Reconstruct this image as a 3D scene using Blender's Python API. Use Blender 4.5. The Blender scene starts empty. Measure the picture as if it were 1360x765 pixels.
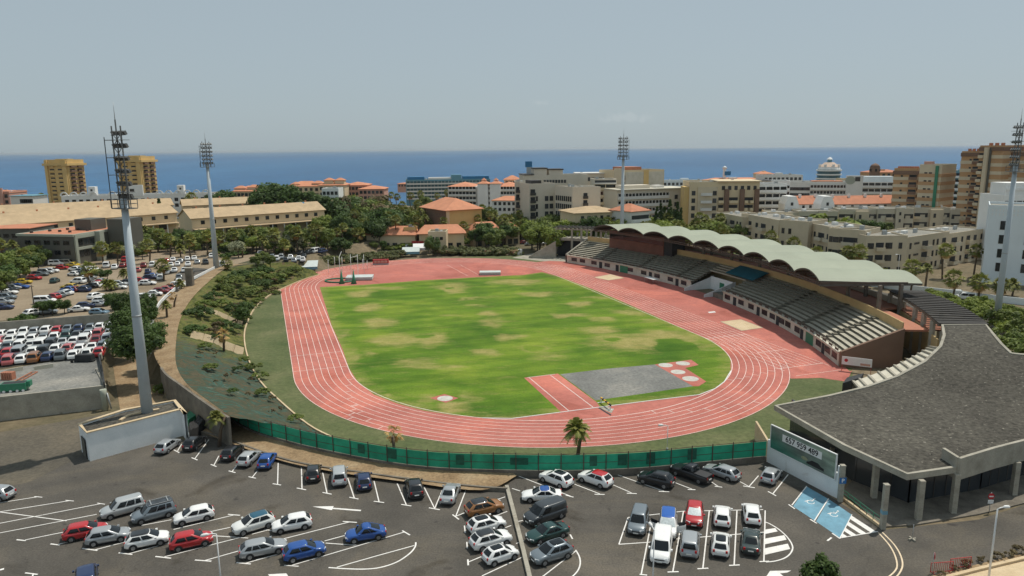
import bpy, math, random
from math import sin, cos, tan, pi, radians, atan2, hypot, sqrt, exp, floor
from mathutils import Vector, Matrix, noise as mnoise
random.seed(11)
SC = bpy.context.scene
COL = SC.collection
# ------------------------------------------------------------------ survey frame
# Camera 39.3 m above the running track, looking along +y.  Ground points were surveyed
# from sight lines: G(px,py,z) is where a sight line meets height z, D(px,py,Y) where it
# reaches distance Y.  The track frame (u along, v across) is a standard 400 m oval.
F, H = 956.366, 39.3071
TH, CX, CY = 1.9012337, -8.57892, 176.67948
LST, RIN, WTR = 84.39, 36.5, 9.719
ROLL, HY = -0.0091110, 197.7780
PITCH = math.atan((382.5 - HY) / F)
cr, sr, cp, sp = cos(ROLL), sin(ROLL), cos(PITCH), sin(PITCH)
def _ray(x, y):
 a, b = x - 680.0, 382.5 - y
 X, Y = a * cr - b * sr, a * sr + b * cr
 return X, F * cp + Y * sp, -F * sp + Y * cp
def G(x, y, z=0.0):
 X, fw, up = _ray(x, y); t = (z - H) / up
 return Vector((X * t, fw * t, z))
def D(x, y, Y):
 X, fw, up = _ray(x, y); t = Y / fw
 return Vector((X * t, Y, H + up * t))
def PXY(p):
 X, Y, Z = p[0], p[1], p[2] - H
 fw = Y * cp - Z * sp; up = Y * sp + Z * cp
 a, b = X / fw * F, up / fw * F
 return 680 + a * cr + b * sr, 382.5 - (-a * sr + b * cr)
def UV(u, v, z=0.0):
 return Vector((CX + u * cos(TH) - v * sin(TH), CY + u * sin(TH) + v * cos(TH), z))
def toUV(p):
 x, y = p[0] - CX, p[1] - CY
 return (x * cos(TH) + y * sin(TH), -x * sin(TH) + y * cos(TH))
def Gs(pts, z=0.0): return [G(a, b, z) for a, b in pts]
# ------------------------------------------------------------------ object helpers
def tag(o, label=None, cat=None, group=None, kind=None):
 if label: o['label'] = label
 if cat: o['category'] = cat
 if group: o['group'] = group
 if kind: o['kind'] = kind
 return o
def empty(name, loc=(0, 0, 0), rz=0.0, label=None, cat=None, group=None):
 o = bpy.data.objects.new(name, None); COL.objects.link(o)
 o.location = loc; o.rotation_euler = (0, 0, rz); o.empty_display_size = 0.3
 return tag(o, label, cat, group)
def link(name, me, parent=None, loc=(0, 0, 0), rz=0.0):
 o = bpy.data.objects.new(name, me); COL.objects.link(o)
 o.location = loc; o.rotation_euler = (0, 0, rz)
 if parent: o.parent = parent
 return o
def copy_tree(o, parent=None):
 c = o.copy(); COL.objects.link(c)
 if parent: c.parent = parent
 for ch in list(KIDS.get(o.name, [])):
  d = copy_tree(ch, c); KIDS.setdefault(c.name, []).append(d)
 return c
KIDS = {}
def regkids(root):
 for ch in root.children:
  KIDS.setdefault(root.name, []).append(ch); regkids(ch)
class MB:
 def __init__(s): s.v, s.f, s.m, s.sm = [], [], [], []
 def face(s, pts, m=0, smooth=False):
  n = len(s.v); s.v += [tuple(p) for p in pts]
  s.f.append(list(range(n, n + len(pts)))); s.m.append(m); s.sm.append(smooth)
 def box(s, x0, y0, z0, x1, y1, z1, m=0):
  n = len(s.v)
  s.v += [(x0, y0, z0), (x1, y0, z0), (x1, y1, z0), (x0, y1, z0), (x0, y0, z1), (x1, y0, z1), (x1, y1, z1), (x0, y1, z1)]
  for q in ((3, 2, 1, 0), (4, 5, 6, 7), (0, 1, 5, 4), (1, 2, 6, 5), (2, 3, 7, 6), (3, 0, 4, 7)):
   s.f.append([n + i for i in q]); s.m.append(m); s.sm.append(False)
  return s
 def prism(s, poly, z0, z1, m=0, mtop=None):
  P = [(p[0], p[1]) for p in poly]
  a = sum(P[i][0] * P[(i + 1) % len(P)][1] - P[(i + 1) % len(P)][0] * P[i][1] for i in range(len(P)))
  if a < 0: P = P[::-1]
  k = len(P); n = len(s.v)
  s.v += [(x, y, z0) for x, y in P] + [(x, y, z1) for x, y in P]
  s.f.append([n + i for i in range(k)][::-1]); s.m.append(m); s.sm.append(False)
  s.f.append([n + k + i for i in range(k)]); s.m.append(m if mtop is None else mtop); s.sm.append(False)
  for i in range(k):
   j = (i + 1) % k
   s.f.append([n + i, n + j, n + k + j, n + k + i]); s.m.append(m); s.sm.append(False)
  return s
 def beam(s, a, b, w, h, m=0):   # rectangular bar from a to b, width w (sideways), height h
  a, b = Vector(a), Vector(b); d = (b - a)
  if d.length < 1e-6: return s
  d.normalize(); up = Vector((0, 0, 1)) if abs(d.z) < 0.95 else Vector((1, 0, 0))
  r = d.cross(up).normalized() * w / 2; u = r.cross(d).normalized() * h / 2
  n = len(s.v)
  for p in (a, b): s.v += [tuple(p - r - u), tuple(p + r - u), tuple(p + r + u), tuple(p - r + u)]
  for q in ((0, 1, 2, 3), (7, 6, 5, 4), (0, 4, 5, 1), (1, 5, 6, 2), (2, 6, 7, 3), (3, 7, 4, 0)):
   s.f.append([n + i for i in q]); s.m.append(m); s.sm.append(False)
  return s
 def tube(s, pts, rad, n=8, m=0, cap=True, smooth=True):
  pts = [Vector(p) for p in pts]
  R = rad if isinstance(rad, (list, tuple)) else [rad] * len(pts)
  b0 = len(s.v)
  for i, p in enumerate(pts):
   d = (pts[min(i + 1, len(pts) - 1)] - pts[max(i - 1, 0)]).normalized()
   up = Vector((0, 0, 1)) if abs(d.z) < 0.9 else Vector((1, 0, 0))
   r = d.cross(up).normalized(); q = r.cross(d).normalized()
   for k in range(n):
    a = 2 * pi * k / n
    s.v.append(tuple(p + r * (R[i] * cos(a)) + q * (R[i] * sin(a))))
  for i in range(len(pts) - 1):
   for k in range(n):
    a, b = b0 + i * n + k, b0 + i * n + (k + 1) % n
    s.f.append([a, a + n, b + n, b]); s.m.append(m); s.sm.append(smooth)
  if cap:
   s.f.append([b0 + k for k in range(n)]); s.m.append(m); s.sm.append(False)
   e = b0 + (len(pts) - 1) * n
   s.f.append([e + k for k in range(n)][::-1]); s.m.append(m); s.sm.append(False)
  return s
 def strip(s, pts, w, z=None, m=0, closed=False):  # flat ribbon along a polyline, horizontal
  P = [Vector((p[0], p[1], p[2] if z is None else z)) for p in pts]
  L = []
  k = len(P)
  for i in range(k):
   a = P[(i - 1) % k] if (closed or i > 0) else P[i]
   b = P[(i + 1) % k] if (closed or i < k - 1) else P[i]
   d = (b - a); d.z = 0; d.normalize()
   nrm = Vector((-d.y, d.x, 0)) * (w / 2)
   L.append((P[i] + nrm, P[i] - nrm))
  for i in range(k if closed else k - 1):
   j = (i + 1) % k
   s.face([L[i][1], L[j][1], L[j][0], L[i][0]], m)
  return s
 def wall(s, pts, h, t, m=0, closed=False):  # standing wall along polyline; pts carry base z; h number or list
  P = [Vector(p) for p in pts]; k = len(P)
  Hs = h if isinstance(h, (list, tuple)) else [h] * k
  L = []
  for i in range(k):
   a = P[(i - 1) % k] if (closed or i > 0) else P[i]
   b = P[(i + 1) % k] if (closed or i < k - 1) else P[i]
   d = (b - a); d.z = 0; d.normalize(); nr = Vector((-d.y, d.x, 0)) * (t / 2)
   zt = Vector((0, 0, Hs[i]))
   L.append((P[i] + nr, P[i] - nr, P[i] - nr + zt, P[i] + nr + zt))
  for i in range(k if closed else k - 1):
   A, B = L[i], L[(i + 1) % k]
   s.face([A[1], B[1], B[2], A[2]], m); s.face([B[0], A[0], A[3], B[3]], m)
   s.face([A[2], B[2], B[3], A[3]], m); s.face([A[0], B[0], B[1], A[1]], m)
  if not closed:
   A = L[0]; s.face([A[0], A[1], A[2], A[3]], m)
   A = L[-1]; s.face([A[1], A[0], A[3], A[2]], m)
  return s
 def mesh(s, name, mats):
  me = bpy.data.meshes.new(name); me.from_pydata(s.v, [], s.f);
  for mm in (mats if isinstance(mats, (list, tuple)) else [mats]): me.materials.append(mm)
  me.polygons.foreach_set('material_index', s.m); me.polygons.foreach_set('use_smooth', s.sm)
  me.update(); return me
 def build(s, name, mats, parent=None, loc=(0, 0, 0), rz=0.0):
  return link(name, s.mesh(name, mats), parent, loc, rz)
def fill_poly(name, pts, mats, z=None):
 me = bpy.data.meshes.new(name)
 P = [Vector((p[0], p[1], p[2] if z is None else z)) for p in pts]
 a = sum(P[i].x * P[(i + 1) % len(P)].y - P[(i + 1) % len(P)].x * P[i].y for i in range(len(P)))
 if a < 0: P = P[::-1]
 me.from_pydata([tuple(p) for p in P], [], [list(range(len(P)))]); me.materials.append(mats); me.update()
 return me
def inside(p, poly):
 x, y = p[0], p[1]; r = False; n = len(poly)
 for i in range(n):
  x1, y1 = poly[i][0], poly[i][1]; x2, y2 = poly[(i + 1) % n][0], poly[(i + 1) % n][1]
  if (y1 > y) != (y2 > y) and x < (x2 - x1) * (y - y1) / (y2 - y1) + x1: r = not r
 return r
def pdist(p, poly, closed=True):
 best = 1e9; n = len(poly)
 for i in range(n if closed else n - 1):
  ax, ay = poly[i][0], poly[i][1]; bx, by = poly[(i + 1) % n][0], poly[(i + 1) % n][1]
  dx, dy = bx - ax, by - ay; l = dx * dx + dy * dy
  t = 0 if l == 0 else max(0, min(1, ((p[0] - ax) * dx + (p[1] - ay) * dy) / l))
  best = min(best, hypot(p[0] - ax - t * dx, p[1] - ay - t * dy))
 return best
def smooth(pts, n=6):   # Catmull-Rom through points
 P = [Vector(p) for p in pts]; out = []
 for i in range(len(P) - 1):
  a, b, c, d = P[max(i - 1, 0)], P[i], P[i + 1], P[min(i + 2, len(P) - 1)]
  for k in range(n):
   t = k / n
   out.append(0.5 * ((2 * b) + (c - a) * t + (2 * a - 5 * b + 4 * c - d) * t * t + (3 * b - a - 3 * c + d) * t ** 3))
 out.append(P[-1]); return out
ORD = ['first', 'second', 'third', 'fourth', 'fifth', 'sixth', 'seventh', 'eighth', 'ninth', 'tenth', 'eleventh', 'twelfth', 'thirteenth',
 'fourteenth', 'fifteenth', 'sixteenth', 'seventeenth', 'eighteenth', 'nineteenth', 'twentieth']
TENS = {2: 'twenty', 3: 'thirty', 4: 'forty', 5: 'fifty', 6: 'sixty', 7: 'seventy'}
def ordinal(i):
 if i < 20: return ORD[i]
 t, u = divmod(i + 1, 10)
 return (TENS[t][:-1] + 'ieth') if u == 0 else TENS[t] + '-' + ORD[u - 1]
# ------------------------------------------------------------------ materials
def lin(c): return tuple(c) + (1.0,)
def newmat(name):
 m = bpy.data.materials.new(name); m.use_nodes = True
 nt = m.node_tree; b = nt.nodes['Principled BSDF']
 return m, nt, b
def nd(nt, t, **kw):
 n = nt.nodes.new(t)
 for k, v in kw.items():
  if k in n.inputs.keys() if hasattr(n.inputs, 'keys') else False: n.inputs[k].default_value = v
  else: setattr(n, k, v)
 return n
def mat(name, c, rough=0.7, var=0.14, scale=0.8, metal=0.0, rnd=0.0, bump=0.0, coat=0.0, spec=None, fine=0.0):
 """Plain surface with mottling at two scales (object space) and optional per-object variation."""
 m, nt, b = newmat(name)
 b.inputs['Roughness'].default_value = rough; b.inputs['Metallic'].default_value = metal
 if coat: b.inputs['Coat Weight'].default_value = coat; b.inputs['Coat Roughness'].default_value = 0.08
 if spec is not None: b.inputs['Specular IOR Level'].default_value = spec
 if var == 0 and rnd == 0:
  b.inputs['Base Color'].default_value = lin(c); return m
 tc = nd(nt, 'ShaderNodeTexCoord')
 n1 = nd(nt, 'ShaderNodeTexNoise'); n1.inputs['Scale'].default_value = scale; n1.inputs['Detail'].default_value = 6; n1.inputs['Roughness'].default_value = 0.65
 nt.links.new(tc.outputs['Object'], n1.inputs['Vector'])
 mr = nd(nt, 'ShaderNodeMapRange'); mr.inputs['From Min'].default_value = 0.3; mr.inputs['From Max'].default_value = 0.7
 mr.inputs['To Min'].default_value = 1 - var; mr.inputs['To Max'].default_value = 1 + var
 nt.links.new(n1.outputs['Fac'], mr.inputs['Value'])
 val = mr.outputs['Result']
 if rnd:
  oi = nd(nt, 'ShaderNodeObjectInfo')
  r2 = nd(nt, 'ShaderNodeMapRange'); r2.inputs['To Min'].default_value = 1 - rnd; r2.inputs['To Max'].default_value = 1 + rnd
  nt.links.new(oi.outputs['Random'], r2.inputs['Value'])
  mu = nd(nt, 'ShaderNodeMath', operation='MULTIPLY'); nt.links.new(val, mu.inputs[0]); nt.links.new(r2.outputs['Result'], mu.inputs[1]); val = mu.outputs[0]
 vm = nd(nt, 'ShaderNodeVectorMath', operation='SCALE'); vm.inputs[0].default_value = c
 nt.links.new(val, vm.inputs['Scale']); nt.links.new(vm.outputs[0], b.inputs['Base Color'])
 if bump:
  n2 = nd(nt, 'ShaderNodeTexNoise'); n2.inputs['Scale'].default_value = scale * 6; n2.inputs['Detail'].default_value = 4
  nt.links.new(tc.outputs['Object'], n2.inputs['Vector'])
  bp = nd(nt, 'ShaderNodeBump'); bp.inputs['Strength'].default_value = bump; bp.inputs['Distance'].default_value = 0.1
  nt.links.new(n2.outputs['Fac'], bp.inputs['Height']); nt.links.new(bp.outputs['Normal'], b.inputs['Normal'])
 return m
def ramp(nt, stops, mode='LINEAR'):
 r = nd(nt, 'ShaderNodeValToRGB'); r.color_ramp.interpolation = mode
 e = r.color_ramp.elements
 while len(e) < len(stops): e.new(0.5)
 for i, (p, c) in enumerate(stops): e[i].position = p; e[i].color = lin(c) if len(c) == 3 else c
 return r
def noise(nt, src, scale, detail=6, rough=0.6, dist=0.0):
 n = nd(nt, 'ShaderNodeTexNoise'); n.inputs['Scale'].default_value = scale; n.inputs['Detail'].default_value = detail
 n.inputs['Roughness'].default_value = rough; n.inputs['Distortion'].default_value = dist
 nt.links.new(src, n.inputs['Vector']); return n.outputs['Fac']
def mixc(nt, fac, a, b, mode='MIX'):
 m = nd(nt, 'ShaderNodeMix', data_type='RGBA', blend_type=mode)
 for sock, v in ((0, fac), (6, a), (7, b)):
  if hasattr(v, 'is_linked') or hasattr(v, 'links'): nt.links.new(v, m.inputs[sock])
  elif isinstance(v, (int, float)): m.inputs[sock].default_value = v
  else: m.inputs[sock].default_value = lin(v) if len(v) == 3 else v
 return m.outputs[2]
def bumpn(nt, b, h, strength, dist):
 bp = nd(nt, 'ShaderNodeBump'); bp.inputs['Strength'].default_value = strength; bp.inputs['Distance'].default_value = dist
 nt.links.new(h, bp.inputs['Height']); nt.links.new(bp.outputs['Normal'], b.inputs['Normal'])
def layered(name, cols, scale, rough=0.9, speck=None, speckscale=30, cracks=None, detail=8, bump=0.0, stain=None, flecks=None, patch=False):
 """Ground type surface: a noise-driven ramp of colours, fine speckle, optional cracks and stains."""
 m, nt, b = newmat(name); b.inputs['Roughness'].default_value = rough; b.inputs['Specular IOR Level'].default_value = 0.25
 tc = nd(nt, 'ShaderNodeTexCoord'); o = tc.outputs['Object']
 f = noise(nt, o, scale, detail, 0.62)
 st = [(0.3 + 0.4 * i / max(1, len(cols) - 1), c) for i, c in enumerate(cols)]
 r = ramp(nt, st); nt.links.new(f, r.inputs['Fac']); c = r.outputs['Color']
 if speck:
  f2 = noise(nt, o, speckscale, 3, 0.7)
  r2 = ramp(nt, [(0.3, (1 - speck,) * 3), (0.7, (1 + speck,) * 3)]); nt.links.new(f2, r2.inputs['Fac'])
  c = mixc(nt, 1.0, c, r2.outputs['Color'], 'MULTIPLY')
 if stain:
  f3 = noise(nt, o, stain[0], 4, 0.55, 0.6)
  r3 = ramp(nt, [(stain[1], (1, 1, 1)), (stain[1] + 0.09, stain[2])]); nt.links.new(f3, r3.inputs['Fac'])
  c = mixc(nt, 1.0, c, r3.outputs['Color'], 'MULTIPLY')
 if cracks:
  vo = nd(nt, 'ShaderNodeTexVoronoi', feature='DISTANCE_TO_EDGE'); vo.inputs['Scale'].default_value = cracks[0]
  nz = nd(nt, 'ShaderNodeTexNoise'); nz.inputs['Scale'].default_value = cracks[0] * 2.2; nz.inputs['Detail'].default_value = 5
  nt.links.new(o, nz.inputs['Vector'])
  ad = nd(nt, 'ShaderNodeVectorMath', operation='MULTIPLY_ADD'); ad.inputs[1].default_value = (cracks[3],) * 3
  nt.links.new(nz.outputs['Color'], ad.inputs[0]); nt.links.new(o, ad.inputs[2]); nt.links.new(ad.outputs[0], vo.inputs['Vector'])
  r4 = ramp(nt, [(0.0, cracks[2]), (cracks[1], (1, 1, 1))]); nt.links.new(vo.outputs['Distance'], r4.inputs['Fac'])
  c = mixc(nt, 1.0, c, r4.outputs['Color'], 'MULTIPLY')
 if patch:   # pale dusty sweeps and tyre-worn lanes
  f6 = noise(nt, o, 0.035, 6, 0.7, 1.5); r6 = ramp(nt, [(0.35, (.86, .86, .86)), (0.5, (1, 1, 1)), (0.62, (1.22, 1.18, 1.1))]); nt.links.new(f6, r6.inputs['Fac']); c = mixc(nt, 1.0, c, r6.outputs['Color'], 'MULTIPLY')
 if flecks:
  f5 = noise(nt, o, flecks[0], 2, 0.5); r5 = ramp(nt, [(flecks[1], (0, 0, 0)), (flecks[1] + .06, (1, 1, 1))]); nt.links.new(f5, r5.inputs['Fac']); c = mixc(nt, r5.outputs['Color'], c, flecks[2])
 nt.links.new(c, b.inputs['Base Color'])
 if bump: bumpn(nt, b, noise(nt, o, speckscale, 3, 0.7), bump, 0.1)
 return m
def leafmat(name, c1, c2, trans=0.33, rnd=0.22, flower=None):
 m, nt, b = newmat(name); b.inputs['Roughness'].default_value = 0.6; b.inputs['Specular IOR Level'].default_value = 0.3
 tc = nd(nt, 'ShaderNodeTexCoord'); oi = nd(nt, 'ShaderNodeObjectInfo')
 f = noise(nt, tc.outputs['Object'], 0.7, 3, 0.7)
 stops = [(0.32, c1), (0.62, c2)]
 if flower: stops += [(0.66, flower), (0.75, flower)]
 r = ramp(nt, stops); nt.links.new(f, r.inputs['Fac'])
 mr = nd(nt, 'ShaderNodeMapRange'); mr.inputs['To Min'].default_value = 1 - rnd; mr.inputs['To Max'].default_value = 1 + rnd
 nt.links.new(oi.outputs['Random'], mr.inputs['Value'])
 vm = nd(nt, 'ShaderNodeVectorMath', operation='SCALE'); nt.links.new(r.outputs['Color'], vm.inputs[0]); nt.links.new(mr.outputs['Result'], vm.inputs['Scale'])
 nt.links.new(vm.outputs[0], b.inputs['Base Color'])
 tr = nd(nt, 'ShaderNodeBsdfTranslucent'); nt.links.new(vm.outputs[0], tr.inputs['Color'])
 mx = nd(nt, 'ShaderNodeMixShader'); mx.inputs[0].default_value = trans
 out = nt.nodes['Material Output']
 nt.links.new(b.outputs[0], mx.inputs[1]); nt.links.new(tr.outputs[0], mx.inputs[2]); nt.links.new(mx.outputs[0], out.inputs['Surface'])
 return m
def paint(name, c, metal=0.0, rough=0.32):
 m, nt, b = newmat(name); b.inputs['Base Color'].default_value = lin(c); b.inputs['Roughness'].default_value = rough
 b.inputs['Metallic'].default_value = metal; b.inputs['Coat Weight'].default_value = 0.6; b.inputs['Coat Roughness'].default_value = 0.06
 tc = nd(nt, 'ShaderNodeTexCoord'); f = noise(nt, tc.outputs['Object'], 2.5, 5, 0.6)
 r = ramp(nt, [(0.3, tuple(x * 0.97 for x in c)), (0.7, tuple(min(1, x * 1.02) for x in c))]); nt.links.new(f, r.inputs['Fac'])
 nt.links.new(r.outputs['Color'], b.inputs['Base Color']); return m
M = {}
M['asphalt'] = layered('asphalt', [(0.072, 0.066, 0.057), (0.098, 0.089, 0.076), (0.135, 0.120, 0.10)], 0.09, 0.9, 0.25, 5.0, cracks=(0.16, 0.0035, (0.66, 0.66, 0.66), 3.0), stain=(0.16, 0.60, (0.66, 0.64, 0.60)), flecks=(0.55, 0.685, (0.055, 0.05, 0.045)), patch=True)
M['asphalt_old'] = layered('asphalt_old', [(0.07, 0.065, 0.056), (0.12, 0.105, 0.08), (0.20, 0.165, 0.115)], 0.05, 0.95, 0.25, 2.0)
M['dirt'] = layered('dirt', [(0.20, 0.135, 0.075), (0.30, 0.21, 0.12), (0.38, 0.29, 0.18)], 0.25, 0.95, 0.3, 3.0)
M['lot_dirt'] = layered('lot_dirt', [(0.20, 0.155, 0.105), (0.28, 0.22, 0.15), (0.35, 0.28, 0.20)], 0.06, 0.95, 0.2, 2.0)
M['ground'] = layered('ground', [(0.07, 0.075, 0.04), (0.16, 0.13, 0.08), (0.26, 0.20, 0.13)], 0.04, 0.95, 0.25, 0.8)
M['concrete'] = layered('concrete', [(0.27, 0.25, 0.20), (0.36, 0.335, 0.275), (0.43, 0.40, 0.33)], 0.5, 0.85, 0.12, 6.0, stain=(0.35, 0.6, (0.75, 0.72, 0.68)))
M['concrete_pale'] = layered('concrete_pale', [(0.42, 0.40, 0.35), (0.52, 0.50, 0.45), (0.60, 0.58, 0.53)], 0.9, 0.85, 0.12, 6.0)
M['concrete_dark'] = layered('concrete_dark', [(0.12, 0.105, 0.085), (0.18, 0.16, 0.13), (0.24, 0.21, 0.17)], 0.5, 0.9, 0.15, 6.0)
M['white_wall'] = layered('white_wall', [(0.70, 0.73, 0.72), (0.79, 0.81, 0.80), (0.84, 0.85, 0.83)], 0.4, 0.8, 0.05, 8.0, stain=(0.5, 0.64, (0.85, 0.83, 0.8)))
M['track'] = layered('track', [(0.40, 0.130, 0.100), (0.46, 0.155, 0.122), (0.51, 0.19, 0.152)], 0.05, 0.85, 0.12, 1.2, stain=(0.11, 0.56, (0.86, 0.80, 0.77)), patch=True)
M['verge'] = layered('verge', [(0.072, 0.098, 0.036), (0.108, 0.126, 0.052), (0.155, 0.158, 0.075)], 0.10, 0.95, 0.25, 1.4)
M['line'] = mat('line_paint', (0.78, 0.76, 0.72), 0.7, 0.12, 1.5)
M['line_track'] = mat('track_line_paint', (0.78, 0.63, 0.57), 0.7, 0.2, 0.5)
M['line_cream'] = mat('cream_line_paint', (0.72, 0.58, 0.40), 0.7, 0.15, 1.0)
M['bay_blue'] = mat('bay_blue_paint', (0.15, 0.32, 0.42), 0.75, 0.25, 0.6)
M['gravel_roof'] = layered('gravel_roof', [(0.055, 0.050, 0.041), (0.076, 0.070, 0.057), (0.104, 0.096, 0.078)], 0.08, 0.95, 0.55, 1.9, bump=0.7, flecks=(2.4, 0.67, (0.26, 0.24, 0.20)))
M['sand'] = layered('sand', [(0.52, 0.40, 0.25), (0.60, 0.47, 0.30), (0.66, 0.53, 0.36)], 0.4, 0.95, 0.1, 4)
M['grey_pit'] = layered('grey_pit', [(0.15, 0.15, 0.14), (0.20, 0.20, 0.185), (0.30, 0.285, 0.25)], 0.13, 0.95, 0.25, 2.0)
M['glass'] = mat('dark_glass', (0.010, 0.013, 0.015), 0.06, 0, spec=0.45)
M['glass_b'] = mat('window_glass', (0.035, 0.04, 0.045), 0.15, 0, rnd=0.5, spec=0.6)
M['glass_teal'] = mat('teal_glass', (0.05, 0.12, 0.14), 0.15, 0.1, 0.3, spec=0.6)
M['frame_dark'] = mat('dark_frame', (0.05, 0.045, 0.04), 0.6, 0.1)
M['tyre'] = mat('tyre_rubber', (0.018, 0.018, 0.018), 0.85, 0.1, 4)
M['trim'] = mat('dark_trim', (0.028, 0.028, 0.03), 0.6, 0.1, 4)
M['rim'] = mat('alloy_rim', (0.30, 0.31, 0.32), 0.4, 0.05, 4, metal=0.7)
M['headlamp'] = mat('headlamp_glass', (0.75, 0.77, 0.78), 0.1, 0)
M['taillamp'] = mat('tail_lamp_red', (0.45, 0.02, 0.02), 0.2, 0)
M['plate'] = mat('number_plate_white', (0.8, 0.8, 0.76), 0.5, 0)
M['silver_shade'] = mat('silver_sunshade', (0.62, 0.68, 0.68), 0.35, 0.2, 6)
M['steel'] = mat('galvanised_steel', (0.40, 0.42, 0.42), 0.5, 0.1, 1.0, metal=0.35)
M['mast'] = mat('mast_paint', (0.46, 0.52, 0.55), 0.55, 0.08, 0.3)
M['lamp_glass'] = mat('floodlight_glass', (0.42, 0.42, 0.40), 0.2, 0.1, 3)
M['rust'] = mat('dark_rusty_steel', (0.09, 0.065, 0.05), 0.8, 0.2, 1)
M['green_net'] = mat('green_windbreak', (0.018, 0.33, 0.19), 0.75, 0.35, 0.30)
M['green_dark'] = mat('dark_green_net', (0.012, 0.10, 0.062), 0.8, 0.5, 1.2)
M['green_paint'] = mat('green_paint', (0.03, 0.20, 0.11), 0.5, 0.1, 1)
M['black'] = mat('black_cloth', (0.02, 0.02, 0.02), 0.8, 0.2, 1)
M['dark'] = mat('dark_interior', (0.03, 0.032, 0.034), 0.8, 0.2, 0.3)
M['dark_wood'] = mat('dark_slats', (0.032, 0.028, 0.024), 0.8, 0.3, 1.0)
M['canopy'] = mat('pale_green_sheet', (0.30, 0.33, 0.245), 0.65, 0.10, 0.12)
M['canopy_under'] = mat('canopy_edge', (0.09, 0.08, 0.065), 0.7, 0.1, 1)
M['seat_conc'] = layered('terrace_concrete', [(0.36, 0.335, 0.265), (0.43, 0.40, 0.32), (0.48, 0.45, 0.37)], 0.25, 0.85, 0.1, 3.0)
M['riser'] = layered('terrace_riser', [(0.10, 0.09, 0.07), (0.13, 0.12, 0.09), (0.17, 0.15, 0.12)], 0.4, 0.85, 0.1, 3.0)  # same concrete as the treads, darkened for the shadow bands under the rows
M['yellow_wall'] = mat('ochre_wall', (0.50, 0.36, 0.17), 0.8, 0.12, 0.4)
M['cream_wall'] = layered('cream_wall', [(0.50, 0.47, 0.37), (0.60, 0.56, 0.46), (0.66, 0.62, 0.53)], 0.3, 0.85, 0.06, 4)
M['brown_wall'] = mat('brown_panel', (0.17, 0.072, 0.048), 0.7, 0.25, 0.3)
M['red_floor'] = mat('red_tile_floor', (0.42, 0.17, 0.10), 0.8, 0.1, 1)
M['beige'] = mat('beige_render', (0.60, 0.505, 0.36), 0.85, 0.10, 0.12)
M['beige2'] = mat('grey_beige_render', (0.54, 0.485, 0.375), 0.85, 0.10, 0.12)
M['ochre'] = mat('ochre_render', (0.66, 0.46, 0.19), 0.85, 0.10, 0.12)
M['brown_b'] = mat('brown_brick', (0.48, 0.285, 0.145), 0.85, 0.10, 0.1)
M['brown_d'] = mat('dark_brown_render', (0.20, 0.12, 0.08), 0.85, 0.10, 0.2)
M['tan_b'] = mat('tan_render', (0.68, 0.55, 0.36), 0.85, 0.08, 0.12)
M['hotel'] = mat('stone_render', (0.64, 0.575, 0.47), 0.85, 0.08, 0.12)
M['white_b'] = mat('white_render', (0.80, 0.795, 0.765), 0.8, 0.07, 0.12)
M['pale_b'] = mat('pale_grey_render', (0.70, 0.68, 0.635), 0.8, 0.07, 0.12)
M['pink_b'] = mat('pink_render', (0.55, 0.31, 0.24), 0.85, 0.1, 0.2)
M['bluewhite'] = mat('bluish_white_render', (0.72, 0.78, 0.80), 0.8, 0.06, 0.12)
M['teal_b'] = mat('teal_render', (0.13, 0.29, 0.36), 0.7, 0.1, 0.2)
M['navy_b'] = mat('bright_blue_sheet', (0.02, 0.16, 0.33), 0.6, 0.1, 0.2)
M['office'] = mat('dark_olive_render', (0.115, 0.11, 0.09), 0.85, 0.12, 0.2)
M['office_lit'] = mat('lit_grey_green_render', (0.36, 0.38, 0.31), 0.85, 0.1, 0.2)  # lighter copy of the office colour: sunlight painted in; also serves edges and panels
M['flat_roof'] = layered('flat_roof', [(0.20, 0.19, 0.165), (0.27, 0.26, 0.225), (0.34, 0.32, 0.28)], 0.15, 0.9, 0.1, 2)
M['roof_red'] = mat('terracotta_roof', (0.50, 0.20, 0.11), 0.85, 0.16, 0.3)
M['roof_orange'] = mat('orange_tile_roof', (0.58, 0.245, 0.135), 0.85, 0.14, 0.3)
M['roof_tan'] = mat('sandy_tile_roof', (0.47, 0.345, 0.205), 0.85, 0.16, 0.35)
M['dome_tile'] = mat('dome_tile', (0.58, 0.44, 0.34), 0.85, 0.1, 0.3)
M['mast_dark'] = mat('mast_head_steel', (0.17, 0.17, 0.165), 0.6, 0.15, 1.0, metal=0.2)
M['blue_seat'] = mat('blue_sheet', (0.02, 0.15, 0.20), 0.6, 0.15, 0.5)
M['mat_grey'] = mat('pale_mat', (0.52, 0.57, 0.55), 0.7, 0.1, 0.8)
M['red_paint'] = mat('red_paint', (0.42, 0.04, 0.04), 0.5, 0.15, 1)
M['yellow_paint'] = mat('yellow_paint', (0.60, 0.36, 0.03), 0.5, 0.1, 1)
M['white_paint'] = mat('white_paint', (0.76, 0.76, 0.74), 0.5, 0.06, 1)
M['sign_blue'] = mat('sign_blue', (0.02, 0.14, 0.38), 0.4, 0)
M['sign_red'] = mat('sign_red', (0.5, 0.02, 0.03), 0.4, 0)
M['skin'] = mat('skin', (0.45, 0.27, 0.19), 0.6, 0)
M['trunk'] = mat('palm_trunk', (0.13, 0.095, 0.062), 0.95, 0.3, 3.0)
M['bark'] = mat('tree_bark', (0.10, 0.08, 0.058), 0.95, 0.3, 3.0)
M['leaf_dark'] = leafmat('leaf_dark', (0.045, 0.083, 0.021), (0.101, 0.160, 0.036))
M['leaf_mid'] = leafmat('leaf_mid', (0.090, 0.133, 0.028), (0.192, 0.236, 0.050))
M['leaf_lite'] = leafmat('leaf_lite', (0.140, 0.192, 0.029), (0.260, 0.313, 0.056))
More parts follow.
